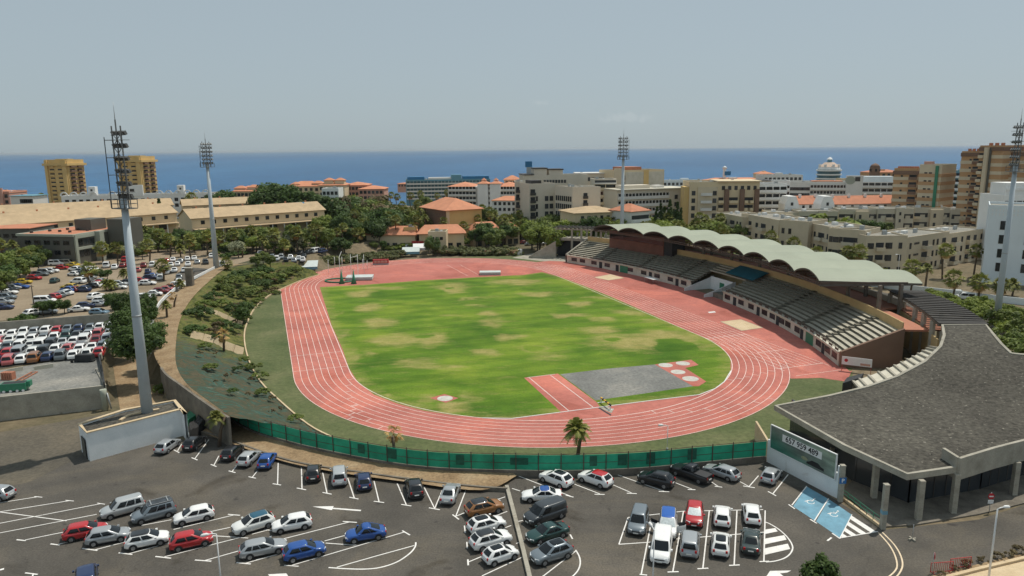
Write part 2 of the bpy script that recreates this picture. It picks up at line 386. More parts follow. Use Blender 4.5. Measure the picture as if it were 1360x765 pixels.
M['leaf_grey'] = leafmat('leaf_grey', (0.223, 0.244, 0.144), (0.371, 0.383, 0.239))
M['leaf_palm'] = leafmat('leaf_palm', (0.112, 0.144, 0.032), (0.261, 0.256, 0.057), 0.2)
M['leaf_dry'] = leafmat('leaf_dry', (0.319, 0.189, 0.065), (0.493, 0.319, 0.116), 0.2)
M['leaf_brown'] = leafmat('leaf_brown', (0.109, 0.084, 0.038), (0.189, 0.145, 0.065), 0.15)
M['oleander'] = leafmat('oleander', (0.062, 0.085, 0.029), (0.168, 0.171, 0.057), 0.2, flower=(0.460, 0.205, 0.147))
# ------------------------------------------------------------------ world, sun, camera
w = bpy.data.worlds.new("World"); SC.world = w; w.use_nodes = True
nt = w.node_tree; bg = nt.nodes['Background']
SUN_AZ, SUN_EL = radians(38), radians(66)
sky = nt.nodes.new('ShaderNodeTexSky'); sky.sky_type = 'NISHITA'; sky.sun_disc = False
sky.sun_elevation = SUN_EL; sky.sun_rotation = pi / 2 - SUN_AZ
sky.altitude = 60; sky.air_density = 1.0; sky.dust_density = 1.2; sky.ozone_density = 1.5
hs = nt.nodes.new('ShaderNodeHueSaturation'); hs.inputs['Saturation'].default_value = 0.62
nt.links.new(sky.outputs[0], hs.inputs['Color'])
hazy = mixc(nt, 0.82, hs.outputs['Color'], (3.0, 3.68, 4.05))   # thin high overcast evens the sky out
# two faint wisps of cloud low over the sea
geo = nt.nodes.new('ShaderNodeTexCoord')
col = hazy
for (px, py, sx, sy, amp) in ((716, 136, 0.012, 0.004, 0.12), (832, 156, 0.040, 0.0075, 0.12)):
 d = Vector(_ray(px, py)).normalized()
 az, el = atan2(d.x, d.y), math.asin(d.z)
 mp = nt.nodes.new('ShaderNodeVectorMath'); mp.operation = 'SUBTRACT'; mp.inputs[1].default_value = d
 nt.links.new(geo.outputs['Generated'], mp.inputs[0])
 sc = nt.nodes.new('ShaderNodeVectorMath'); sc.operation = 'MULTIPLY'; sc.inputs[1].default_value = (1 / sx, 0, 1 / sy)
 nt.links.new(mp.outputs[0], sc.inputs[0])
 ln = nt.nodes.new('ShaderNodeVectorMath'); ln.operation = 'LENGTH'; nt.links.new(sc.outputs[0], ln.inputs[0])
 nz = nt.nodes.new('ShaderNodeTexNoise'); nz.inputs['Scale'].default_value = 90; nz.inputs['Detail'].default_value = 5
 nt.links.new(geo.outputs['Generated'], nz.inputs['Vector'])
 ad = nt.nodes.new('ShaderNodeMath'); ad.operation = 'MULTIPLY_ADD'; ad.inputs[1].default_value = 2.4; ad.inputs[2].default_value = -1.2
 nt.links.new(nz.outputs['Fac'], ad.inputs[0])
 sm = nt.nodes.new('ShaderNodeMath'); sm.operation = 'ADD'; nt.links.new(ln.outputs['Value'], sm.inputs[0]); nt.links.new(ad.outputs[0], sm.inputs[1])
 mr = nt.nodes.new('ShaderNodeMapRange'); mr.interpolation_type = 'SMOOTHSTEP'
 mr.inputs['From Min'].default_value = 0.2; mr.inputs['From Max'].default_value = 1.1; mr.inputs['To Min'].default_value = amp; mr.inputs['To Max'].default_value = 0
 nt.links.new(sm.outputs[0], mr.inputs['Value'])
 col = mixc(nt, mr.outputs[0], col, (6.0, 6.2, 6.2))
nt.links.new(col, bg.inputs['Color']); bg.inputs['Strength'].default_value = 0.12
sl = bpy.data.lights.new('sun', 'SUN'); sl.energy = 3.3; sl.angle = radians(0.6); sl.color = (1.0, 0.94, 0.84)
so = bpy.data.objects.new('sun', sl); COL.objects.link(so)
sd = Vector((cos(SUN_AZ) * cos(SUN_EL), sin(SUN_AZ) * cos(SUN_EL), sin(SUN_EL)))
so.rotation_euler = sd.to_track_quat('Z', 'Y').to_euler(); so.location = (0, 0, 200)
cam = bpy.data.cameras.new('camera'); co = bpy.data.objects.new('camera', cam); COL.objects.link(co)
cam.sensor_width = 36; cam.lens = F / 1360 * 36; cam.clip_start = 0.5; cam.clip_end = 120000
mx = Matrix(((cr, -sr, 0, 0), (sr * sp, cr * sp, -cp, 0), (sr * cp, cr * cp, sp, H), (0, 0, 0, 1)))
co.matrix_world = mx; SC.camera = co
SC.view_settings.view_transform = 'Standard'; SC.view_settings.look = 'None'; SC.view_settings.gamma = 1.0
SC.view_settings.use_curve_mapping = False; SC.view_settings.exposure = 0.0
SC.render.resolution_x, SC.render.resolution_y = 1024, 576
try:
 SC.cycles.use_denoising = True; SC.cycles.max_bounces = 6; SC.cycles.volume_bounces = 0
 SC.cycles.transparent_max_bounces = 8; SC.cycles.use_adaptive_sampling = True; SC.cycles.adaptive_threshold = 0.02
except Exception: pass
# ------------------------------------------------------------------ terrain
ZP = 3.5        # the car-yard plateau on the left
PLAT = [(p.x, p.y) for p in Gs([(-260, 620), (0, 521), (137, 507), (129, 478), (150, 440), (192, 452), (205, 480), (215, 489), (240, 511), (270, 533), (296, 549),
  (262, 518), (240, 495), (232, 470), (233, 440), (247, 408), (268, 382), (300, 357), (350, 351.5), (408, 351), (436, 342), (446, 330)], ZP)] + \
 [(-40, 300), (-30, 420), (-700, 420), (-700, 60)]
def sstep(t): t = max(0, min(1, t)); return t * t * (3 - 2 * t)
def terrain(x, y):
 z = 0.0
 if y > 470: z = -18.5 * sstep((y - 470) / 330) if y < 800 else -18.5 - min(25, (y - 800) * 0.15)
 if -720 < x < 40 and 60 < y < 430:
  if inside((x, y), PLAT):
   z += ZP * min(1, max(0, (pdist((x, y), PLAT)) / (0.4 if y < 214 else 5.0)))
 return z
def axis(lo, hi, fine0, fine1, step):
 a = []; x = fine0
 while x < fine1: a.append(x); x += step
 a.append(fine1); g = step
 while a[-1] < hi: g *= 1.35; a.append(min(hi, a[-1] + g))
 g = step
 while a[0] > lo: g *= 1.35; a.insert(0, max(lo, a[0] - g))
 return a
def build_ground():
 xs = axis(-6000, 6000, -150, 30, 1.5); ys = axis(-800, 1400, 80, 300, 1.5)
 b = MB()
 for y in ys:
  for x in xs: b.v.append((x, y, terrain(x, y) - 0.02))
 nx = len(xs)
 for j in range(len(ys) - 1):
  for i in range(nx - 1):
   a = j * nx + i; b.f.append([a, a + 1, a + nx + 1, a + nx]); b.m.append(0); b.sm.append(False)
 return tag(b.build('ground', M['ground']), kind='structure')
build_ground()
# sea: deep blue water out to the horizon
m, snt, sb = newmat('sea_water'); sb.inputs['Roughness'].default_value = 0.42; sb.inputs['IOR'].default_value = 1.33
tc = nd(snt, 'ShaderNodeTexCoord')
mpg = nd(snt, 'ShaderNodeMapping'); mpg.inputs['Scale'].default_value = (0.0011, 0.00022, 1); snt.links.new(tc.outputs['Object'], mpg.inputs['Vector'])
f1 = noise(snt, mpg.outputs['Vector'], 1.0, 8, 0.62, 0.4)
r1 = ramp(snt, [(0.33, (0.014, 0.085, 0.20)), (0.55, (0.022, 0.115, 0.25)), (0.75, (0.040, 0.15, 0.29))]); snt.links.new(f1, r1.inputs['Fac'])
f2 = noise(snt, tc.outputs['Object'], 0.035, 6, 0.75)
r2 = ramp(snt, [(0.3, (0.72,) * 3), (0.7, (1.3,) * 3)]); snt.links.new(f2, r2.inputs['Fac'])
snt.links.new(mixc(snt, 1.0, r1.outputs['Color'], r2.outputs['Color'], 'MULTIPLY'), sb.inputs['Base Color'])
bumpn(snt, sb, noise(snt, tc.outputs['Object'], 0.12, 5, 0.7), 0.6, 1.5)
b = MB(); b.face([(-90000, 740, -16), (90000, 740, -16), (90000, 90000, -16), (-90000, 90000, -16)])
tag(b.build('sea', m), kind='structure')
def sheet(name, pts, material, z, kind='structure'):
 o = link(name, fill_poly(name, pts, material, z)); return tag(o, kind=kind)
# the asphalt car park in front and the road along its right side
AS = Gs([(-300, 620), (0, 575), (120, 557), (247, 585), (262, 570), (288, 575), (345, 603), (400, 618), (470, 629), (560, 641), (665, 651), (690, 629), (840, 629), (960, 611), (1017, 606),
  (1117, 668), (1172, 704), (1300, 690), (1700, 560)]) + [Vector((260, 60, 0)), Vector((260, 10, 0)), Vector((-260, 10, 0))]
sheet('car_park_asphalt', AS, M['asphalt'], 0.0)
sheet('old_yard_asphalt', Gs([(-300, 612), (0, 574), (145, 549), (160, 552), (112, 560), (108, 606), (40, 640), (-300, 720)]), M['asphalt_old'], 0.006)
# lots on the plateau
sheet('dirt_car_park', Gs([(-120, 445), (0, 426), (160, 417), (225, 420), (262, 382), (300, 355), (345, 342), (340, 332), (160, 333), (100, 345), (-60, 372)], ZP), M['lot_dirt'], ZP + 0.02)
sheet('car_yard_ground', Gs([(-120, 512), (0, 490), (138, 468), (157, 428), (0, 441), (-120, 452)], ZP), M['asphalt_old'], ZP + 0.02)
sheet('yard_slab', Gs([(-120, 545), (0, 529), (139, 514), (131, 470), (0, 492), (-120, 512)], ZP), M['grey_pit'], ZP + 0.03)
sheet('lot_asphalt', Gs([(236, 372), (262, 372), (287, 358), (252, 355), (236, 362)], ZP), M['asphalt'], ZP + 0.03)
sheet('dirt_bank', Gs([(160, 548), (150, 485), (205, 470), (215, 489), (246, 520), (300, 560), (306, 556), (308, 560), (270, 575), (247, 548), (232, 540)], 0.0), M['dirt'], 0.02)
# streets behind the hedge at the far end and behind the stand
sheet('far_car_park', Gs([(345, 352), (440, 338), (760, 322), (760, 312), (500, 318), (345, 330)], 0), M['asphalt_old'], 0.01)
sheet('back_street', [UV(20, -96), UV(-80, -96), UV(-130, -88), UV(-130, -104), UV(-80, -109), UV(20, -109)], M['asphalt'], 0.012)
sheet('service_yard', [UV(60, -47), UV(60, -68), UV(80, -78), UV(88, -50), UV(78, -36)], M['concrete'], 0.012)
# ------------------------------------------------------------------ stadium ground
def stad(r, n=48, off=0.0):
 P = []
 for i in range(n + 1):
  a = -pi / 2 + pi * i / n; P.append(UV(LST / 2 + r * cos(a), r * sin(a)))
 for i in range(n + 1):
  a = pi / 2 + pi * i / n; P.append(UV(-LST / 2 + r * cos(a), r * sin(a)))
 return P
verge = Gs([(730, 338), (640, 340), (560, 344), (500, 350), (440, 360), (400, 373), (362, 391), (340, 408), (328, 430), (325, 452), (331, 480), (346, 508), (371, 533),
   (400, 560), (440, 580), (500, 598), (580, 609), (680, 613), (800, 612), (900, 605), (1025, 592), (1135, 520), (1130, 480), (1000, 420), (860, 365), (760, 330)])
sheet('grass_verge', verge, M['verge'], 0.01)
TR = stad(RIN + WTR + 0.08)
sheet('running_track', TR, M['track'], 0.03)
SA = lambda u, d: UV(-2 + (163 + d) * sin(u), 100.5 - (163 + d) * cos(u))   # stand arc: centre (-2, 100.5) in the track frame
apron = [UV(62, -30), UV(66, -46)] + [SA(t, 1.0) for t in [0.40 - 0.85 * i / 20 for i in range(21)]] + Gs([(1132, 492), (1124, 507), (1090, 502), (1051, 503)]) + [UV(-60, -38)]
sheet('track_apron', apron, M['track'], 0.026)
def lines():
 b = MB(); z = 0.042; lw = 0.092
 for i in range(9):
  r = RIN + WTR * i / 8
  b.strip(stad(r, 64), lw if i else 0.14, z, closed=True)
  v = -r
  b.strip([UV(-LST / 2, v), UV(-67.8 - (1.5 if i in (0, 8) else 0), v)], lw, z + .003)
  b.strip([UV(LST / 2, v), UV(LST / 2 + 14, v)], lw, z + .003)
 b.strip([UV(-67.8, -RIN), UV(-67.8, -RIN - WTR)], 0.14, z + .008)
 b.strip([UV(-72.2, -RIN), UV(-72.2, -RIN - WTR)], 0.10, z + .004)
 b.strip([UV(-57.8, -RIN - 3), UV(-57.8, -RIN - WTR)], 0.14, z + .008)
 b.strip([UV(-LST / 2 - 3, -RIN), UV(-LST / 2 - 3, -RIN - WTR)], 0.14, z + .008)
 for u in (-LST / 2, -20, LST / 2 - .1, 20): b.strip([UV(u, -RIN), UV(u, -RIN - WTR)], 0.08, z + .008)
 for u in (-38.5, -28): b.strip([UV(u, RIN), UV(u, RIN + WTR)], 0.11, z + .004)
 def tick(a, l0, l1, ww=0.11):   # a: angle along near bend
  for k in range(l0, l1):
   r0, r1 = RIN + WTR * k / 8, RIN + WTR * (k + 1) / 8
   aa = a + 0.03 * k
   P = [UV(-LST / 2 + r * cos(aa), r * sin(aa)) for r in (r0, r1)]
   b.strip(P, ww, z + .006)
 tick(pi / 2 + 0.33, 4, 8, 0.13)
 for k in range(8): tick(pi / 2 + 0.12 + 0.05 * k, k, k + 1); tick(pi + 0.12 + 0.035 * k, k, k + 1); tick(pi + 0.72 + 0.01 * k, k, k + 1)
 for pts in ([(744, 498), (756, 507), (801, 542)],): pass
 b.strip(Gs([(594, 352), (622, 367)]), 0.09, z); b.strip(Gs([(611, 351.5), (637, 366)]), 0.09, z)
 return tag(b.build('track_lines', M['line_track']), kind='structure')
lines()
# infield: real wear in the turf is kept as a per-point attribute
GP = [(424.7, 381.5), (440.7, 432.8), (455.1, 464.2), (463.3, 489), (476, 508.6), (496.9, 524.3), (528.3, 536.3), (562.3, 545.4), (601.5, 551.6), (640.8, 555.3), (680, 555.7), (742.8, 547.8), (795, 541), (863, 532.2),
 (928.5, 524.3), (950, 516), (962, 507), (970.3, 493), (970.3, 476), (957.2, 460.5), (941.5, 450.5), (910, 438), (863, 416.8), (810.8, 394), (779.4, 381.2), (748, 369.5), (736.5, 365.8), (720, 361.6),
 (695, 365.3), (633.5, 368.2), (560, 372.6), (482, 378.5)]
gpw = [(p.x, p.y) for p in Gs(GP)]
DRY = []
def ell(ox, oy, s, L):
 for (x, y, a, bb, k) in L:
  c = G(ox + x / s, oy + y / s); e1 = G(ox + (x + a) / s, oy + y / s); e2 = G(ox + x / s, oy + (y + bb) / s)
  DRY.append((c.x, c.y, abs(e1.x - c.x), abs(e2.y - c.y), k))
ell(340, 370, 3.8235, [(530, 78, 60, 22, 1), (640, 48, 130, 8, .8), (700, 100, 60, 8, .7), (990, 50, 80, 34, 1), (1070, 105, 50, 10, 1), (580, 148, 60, 26, .9), (630, 225, 90, 28, .95), (720, 315, 140, 38, 1), (880, 310, 80, 42, 1), (570, 382, 40, 20, .8),
 (800, 430, 90, 32, .75), (950, 450, 140, 18, .7), (1190, 180, 50, 12, 1), (1200, 215, 80, 24, .7), (1270, 298, 45, 16, .9), (1180, 376, 55, 20, .9), (430, 300, 26, 60, .7), (470, 400, 22, 55, .7), (390, 200, 16, 50, .5), (1000, 655, 70, 32, 1), (870, 620, 60, 36, .7), (1090, 600, 70, 40, .55), (520, 515, 20, 12, .9), (685, 595, 16, 8, .9)])
ell(680, 370, 3.8235, [(60, 18, 95, 18, 1), (140, 80, 100, 16, .9), (340, 130, 65, 15, 1), (300, 187, 85, 12, .95), (460, 205, 70, 13, .8), (590, 170, 70, 16, .8), (430, 100, 50, 7, .8), (440, 265, 95, 20, 1), (600, 322, 175, 52, 1.1), (760, 288, 140, 28, 1.05), (890, 300, 75, 30, .9),
 (100, 358, 65, 22, .8), (190, 395, 80, 26, .6), (40, 295, 50, 14, .9), (960, 340, 55, 20, .6), (640, 180, 40, 10, .7), (720, 215, 60, 14, .7)])
ell(560, 330, 6.8, [(260, 362, 150, 52, .95), (850, 302, 240, 28, 1), (1060, 410, 190, 24, .95), (610, 592, 80, 20, 1.1), (430, 460, 70, 14, .9), (560, 440, 140, 10, .5), (700, 650, 100, 30, .6), (240, 605, 70, 18, .7), (480, 515, 70, 20, .6), (640, 690, 70, 25, .8), (1250, 605, 70, 22, .9)])
GRN = []
_D = DRY; DRY = []
ell(680, 370, 3.8235, [(515, 312, 32, 10, 1), (105, 355, 32, 10, 1), (820, 345, 95, 38, .9), (60, 130, 120, 40, .4), (900, 330, 20, 10, .5)])
ell(340, 370, 3.8235, [(780, 78, 170, 26, .8), (865, 294, 30, 9, .8), (420, 150, 40, 20, .5)]); ell(560, 330, 6.8, [(262, 360, 35, 8, 1), (400, 460, 22, 6, 1)])
GRN, DRY = DRY, _D
def build_infield():
 m, nt, b = newmat('infield_turf'); b.inputs['Roughness'].default_value = 0.95; b.inputs['Specular IOR Level'].default_value = 0.15
 at = nd(nt, 'ShaderNodeAttribute'); at.attribute_name = 'wear'
 tc = nd(nt, 'ShaderNodeTexCoord'); o = tc.outputs['Object']
 mp = nd(nt, 'ShaderNodeMapping'); mp.inputs['Scale'].default_value = (1, 1.0, 1); nt.links.new(o, mp.inputs['Vector'])
 g = noise(nt, mp.outputs['Vector'], 0.055, 7, 0.6, 0.3)
 gr = ramp(nt, [(0.32, (0.064, 0.138, 0.014)), (0.5, (0.118, 0.202, 0.020)), (0.68, (0.205, 0.272, 0.032))]); nt.links.new(g, gr.inputs['Fac'])
 f = noise(nt, o, 3.0, 4, 0.7); fr = ramp(nt, [(0.3, (0.8,) * 3), (0.7, (1.2,) * 3)]); nt.links.new(f, fr.inputs['Fac'])
 n2 = noise(nt, o, 0.45, 5, 0.7)
 mq = nd(nt, 'ShaderNodeMapping'); mq.inputs['Scale'].default_value = (0.45, 1.25, 1); nt.links.new(o, mq.inputs['Vector']); n4 = noise(nt, mq.outputs['Vector'], 0.5, 9, 0.72, 0.5)
 mw = nd(nt, 'ShaderNodeMapping'); mw.inputs['Rotation'].default_value = (0, 0, -TH); nt.links.new(o, mw.inputs['Vector']); wv = nd(nt, 'ShaderNodeTexWave'); wv.inputs['Scale'].default_value = 0.055; wv.inputs['Distortion'].default_value = 1.0; nt.links.new(mw.outputs['Vector'], wv.inputs['Vector'])
 wr = ramp(nt, [(0.35, (.90, .92, .9)), (0.65, (1.06, 1.05, 1.05))]); nt.links.new(wv.outputs['Fac'], wr.inputs['Fac'])
 dk = ramp(nt, [(0.34, (.70, .78, .74)), (0.56, (1, 1, 1))]); nt.links.new(noise(nt, mq.outputs['Vector'], 0.13, 6, 0.62, 0.8), dk.inputs['Fac'])
 ad = nd(nt, 'ShaderNodeMath', operation='MULTIPLY_ADD'); ad.inputs[1].default_value = 2.4; ad.inputs[2].default_value = -1.2; nt.links.new(n4, ad.inputs[0])
 su = nd(nt, 'ShaderNodeMath', operation='ADD'); nt.links.new(ad.outputs[0], su.inputs[0]); nt.links.new(at.outputs['Fac'], su.inputs[1])
 dr = ramp(nt, [(0.08, (0, 0, 0)), (0.5, (.30, .30, .30)), (1.0, (.76, .76, .76))]); nt.links.new(su.outputs[0], dr.inputs['Fac'])
 dn = ramp(nt, [(0.35, (0.31, 0.26, 0.085)), (0.65, (0.42, 0.34, 0.14))]); nt.links.new(n2, dn.inputs['Fac'])
 gb = mixc(nt, 1.0, mixc(nt, 1.0, gr.outputs['Color'], wr.outputs['Color'], 'MULTIPLY'), dk.outputs['Color'], 'MULTIPLY')
 c = mixc(nt, dr.outputs['Color'], gb, dn.outputs['Color'])
 c = mixc(nt, 1.0, c, fr.outputs['Color'], 'MULTIPLY'); nt.links.new(c, b.inputs['Base Color'])
 bumpn(nt, b, f, 0.4, 0.1)
 x0, x1 = min(p[0] for p in gpw), max(p[0] for p in gpw); y0, y1 = min(p[1] for p in gpw), max(p[1] for p in gpw)
 base = fill_poly('infield_grass', gpw, m, 0.036)
 import bmesh
 bm = bmesh.new(); bm.from_mesh(base)
 st = 0.8
 k = x0 + st
 while k < x1:
  bmesh.ops.bisect_plane(bm, geom=bm.verts[:] + bm.edges[:] + bm.faces[:], plane_co=(k, 0, 0), plane_no=(1, 0, 0)); k += st
 k = y0 + st
 while k < y1:
  bmesh.ops.bisect_plane(bm, geom=bm.verts[:] + bm.edges[:] + bm.faces[:], plane_co=(0, k, 0), plane_no=(0, 1, 0)); k += st
 bm.to_mesh(base); bm.free()
 a = base.attributes.new('wear', 'FLOAT', 'POINT'); vals = []
 for v in base.vertices:
  x, y = v.co.x, v.co.y; d = 0
  wx = x + 2.2 * mnoise.noise((x * .22, y * .22, 3)); wy = y + 2.2 * mnoise.noise((x * .22, y * .22, 9))
  for (cx, cy, a1, b1, kk) in DRY:
   q = hypot((wx - cx) / (a1 * 1.1 + .4), (wy - cy) / (b1 * .95 + .3))
   if q < 1.35: d = max(d, kk * .95 * sstep((1.35 - q) / 1.0))
  for (cx, cy, a1, b1, kk) in GRN:
   q = hypot((wx - cx) / (a1 + .3), (wy - cy) / (b1 + .3))
   if q < 1.2: d -= 1.2 * kk * sstep((1.2 - q) / 0.5)
  e = pdist((x, y), gpw)
  if e < 2.5: d = max(d, 0.35 * (1 - e / 2.5) + 0.15)
  vals.append(d)
 a.data.foreach_set('value', vals)
 return tag(link('infield_grass', base), kind='structure')
build_infield()
# run-up strips, throwing area and pads inside the bend
sheet('runup_strip', Gs([(696, 502), (741, 496.5), (792, 534), (800, 545), (750, 552)]), M['track'], 0.044)
sheet('grey_throwing_area', Gs([(744, 497.4), (806, 490), (869.6, 484.3), (895, 498), (920.6, 513.3), (855, 523), (791, 532)]), M['grey_pit'], 0.044)
sheet('throwing_pads', Gs([(869.6, 484.3), (918, 478), (928, 485), (910, 489), (938, 507), (928, 513.3), (920.6, 513.3)]), M['track'], 0.048)
sheet('shot_pad', Gs([(571, 529), (590, 523.5), (609, 529), (592, 535.3)]), M['track'], 0.044)
def pads():
 b = MB()
 for px, py, r in ((884, 485.3, 1.3), (907, 483, 1.3), (900.5, 494.3, 1.3), (917, 503.3, 1.4), (591, 529.5, 1.25)):
  c = G(px, py); b.prism([(c.x + r * cos(2 * pi * i / 24), c.y + r * sin(2 * pi * i / 24)) for i in range(24)], 0.03, 0.06)
 o = b.build('throwing_circles', M['concrete_pale']); tag(o, kind='structure')
 b = MB()
 for a, c in (((703, 502), (756, 546.5)), ((731, 498.5), (788, 541.5)), ((700, 501.7), (737, 497.2))): b.strip(Gs([a, c]), 0.10, 0.052)
 tag(b.build('runup_lines', M['line']), kind='structure')
 kb = MB(); K = Gs([(640.8, 555.7), (680, 556.4), (742.8, 548.3), (795, 541.5), (863, 532.7), (928.5, 524.8), (950, 516.5), (962, 507.5), (970.8, 493)])
 kb.wall([p + Vector((0, 0, 0.03)) for p in K], 0.07, 0.16)
 tag(kb.build('track_kerb', M['white_paint']), kind='structure')
pads()
for n, P in (('sand_pit', [(789, 368.5), (811, 364.5), (829, 369.5), (808, 372.5)]), ('sand_pit', [(957, 427.5), (984, 424.5), (1013, 435.5), (985, 439.5)])):
 C = Gs(P); b = MB(); b.prism(C, 0.0, 0.058, 0);
 tag(b.build(n, M['sand']), kind='structure')
 e = MB(); e.strip(C, 0.22, 0.066, closed=True); tag(e.build('sand_pit_edge', M['concrete']), kind='structure')
sheet('takeoff_board', Gs([(940, 414.5), (949, 413.5), (951, 415), (942, 416)]), M['white_paint'], 0.046)
# ------------------------------------------------------------------ car park markings
def park_lines():
 b = MB(); z = 0.006; W_ = 0.125
 lev = [0]
 def q(o, pts): ox, s = o; return [G(ox + x / s, 560 + y / s) + Vector((0, 0, .007)) for x, y in pts]
 def zz(): lev[0] += 1; return .006 + .002 * (lev[0] % 9)
 S = 3.732
 A, B_, C_, E_ = (0, S), (340, S), (680, S), (1020, S)
 def L(o, *pts, w=W_): b.strip(q(o, pts), w, zz())
 def T(o, p, r, t0, t1): L(o, p, r); L(o, t0, t1, w=0.16)
 L(A, (0, 402), (190, 372)); L(A, (170, 371), (210, 375)); L(A, (0, 447), (345, 392)); L(A, (325, 390), (366, 394)); L(A, (-20, 508), (500, 407)); L(A, (482, 404), (520, 410))
 L(A, (-10, 554), (480, 460)); T(A, (125, 587), (420, 527), (82, 585), (128, 590)); L(A, (0, 448), (330, 492))
 T(A, (290, 608), (560, 545), (250, 606), (296, 612)); T(A, (470, 636), (760, 560), (408, 629), (483, 639)); T(A, (640, 655), (900, 585), (588, 651), (656, 659)); T(A, (815, 671), (1190, 575), (770, 668), (848, 677))
 T(A, (1010, 690), (1250, 622), (966, 686), (1048, 692)); T(A, (1215, 703), (1400, 650), (1172, 699), (1243, 706)); T(A, (860, 535), (1160, 463), (1130, 460), (1190, 465)); L(A, (700, 515), (850, 487)); L(A, (1000, 555), (1140, 525)); L(A, (1050, 565), (1230, 577))
 T(B_, (-20, 558), (60, 537), (40, 533), (80, 541)); T(B_, (140, 580), (465, 497), (430, 495), (500, 500)); L(B_, (0, 685), (140, 652)); L(B_, (340, 592), (470, 557)); T(B_, (180, 712), (735, 548), (725, 541), (763, 563)); L(B_, (140, 712), (211, 717)); L(B_, (345, 602), (500, 613))
 L(B_, (400, 722), (600, 665), (785, 614)); b.strip(smooth(q(B_, [(360, 723), (440, 729), (540, 731), (620, 722), (700, 695), (760, 655), (788, 622), (792, 598)])), 0.16, z + .004)
 b.face(q(B_, [(280, 421), (385, 419), (376, 439)])); L(B_, (380, 430), (520, 441), w=0.28)
 L(A, (0, 735), (20, 730), w=.3); T(A, (160, 775), (165, 752), (125, 750), (187, 758))
 b.face(q(B_, [(60, 757), (150, 752), (160, 766), (70, 772)]))
 for p, r, t0, t1 in (((110, 205), (107, 312), (83, 308), (124, 315)), ((225, 228), (228, 333), (202, 329), (248, 338)), ((330, 250), (352, 355), (330, 351), (375, 360)), ((455, 280), (487, 378), (463, 375), (508, 384)), ((585, 295), (610, 398), (584, 395), (635, 402)),
      ((700, 307), (745, 413), (720, 410), (770, 418)), ((925, 335), (885, 432), (857, 427), (911, 437)), ((1040, 340), (990, 470), (974, 461), (1006, 485))): T(B_, p, r, t0, t1)
 L(B_, (830, 318), (885, 430)); L(B_, (990, 470), (1100, 425)); L(B_, (1033, 516), (1037, 552)); L(B_, (1045, 597), (1047, 628)); T(B_, (1050, 697), (1150, 655), (1050, 683), (1052, 712)); L(B_, (1120, 765), (1330, 667)); L(B_, (1180, 470), (1245, 445)); L(B_, (1200, 385), (1235, 373)); L(B_, (1225, 530), (1265, 515))
 for p, r, t0, t1 in (((1035, 90), (965, 185), (950, 179), (979, 191)), ((1085, 170), (1060, 217), (1045, 212), (1073, 223)), ((1175, 215), (1150, 248), (1133, 244), (1167, 253)), ((1275, 245), (1250, 277), (1232, 273), (1268, 281))): T(A, p, r, t0, t1)
 L(A, (862, 140), (892, 156), w=.16); L(A, (880, 146), (900, 112))
 T(C_, (15, 263), (290, 370), (266, 365), (305, 375)); T(C_, (310, 310), (435, 358), (409, 360), (459, 361)); T(C_, (470, 300), (592, 353), (569, 355), (618, 357)); T(C_, (518, 262), (755, 346), (727, 346), (779, 348)); T(C_, (790, 296), (892, 335), (871, 337), (909, 338)); T(C_, (990, 300), (1022, 322), (1005, 320), (1042, 325))
 T(C_, (1120, 292), (1175, 322), (1146, 319), (1204, 328)); L(C_, (1222, 268), (1175, 322)); L(C_, (0, 331), (40, 344)); L(C_, (25, 496), (60, 489)); L(C_, (20, 605), (60, 590))
 L(C_, (318, 640), (150, 770)); b.strip(smooth(q(C_, [(316, 636), (334, 670), (338, 705), (325, 740), (295, 772)])), 0.14, z); L(C_, (288, 560), (300, 582), w=.16)
 L(C_, (530, 608), (690, 597)); L(C_, (530, 608), (575, 476)); L(C_, (575, 475), (700, 461), (850, 444), (1245, 436))
 for p, r, t0, t1 in (((690, 500), (640, 760), (632, 757), (670, 761)), ((850, 444), (797, 745), (771, 746), (826, 744)), ((978, 440), (946, 728), (919, 730), (973, 727)), ((1115, 440), (1101, 712), (1076, 713), (1129, 710)), ((1255, 440), (1248, 693), (1227, 694), (1275, 692))): T(C_, p, r, t0, t1)
 L(C_, (780, 585), (1250, 548))
 b.strip(smooth(q(E_, [(-15, 497), (10, 507), (55, 535), (95, 572), (120, 612), (118, 642), (90, 672), (40, 690), (-10, 696)])), 0.14, z); L(E_, (-15, 497), (-20, 695))
 for y0, y1, xr, dy in ((552, 532, 48, 8), (603, 577, 92, 18), (655, 625, 110, 24)): b.face(q(E_, [(-15, y0 + 5), (xr, y0 - dy), (xr - 12, y1 - dy + 4), (-15, y1 + 3)]))
 b.face(q(E_, [(-10, 770), (10, 740), (115, 738), (95, 748), (60, 752), (80, 770)]))
 T(E_, (192, 320), (118, 415), (102, 411), (133, 433)); T(E_, (300, 382), (230, 492), (209, 484), (242, 504)); L(E_, (415, 460), (357, 577)); L(E_, (318, 553), (357, 580), w=.16); T(E_, (100, 262), (25, 357), (0, 346), (40, 368)); L(E_, (294, 591), (315, 575), w=.18)
 L(E_, (357, 577), (545, 545))
 for t0, t1 in ((.04, .18), (.30, .44), (.56, .69), (.8, .92)):
  ea = lambda t: (415 - 58 * t, 460 + 117 * t); ec = lambda t: (545 - 188 * t, 545 + 32 * t)
  b.face(q(E_, [ea(t0), ec(t0), ec(t1), ea(t1)]))
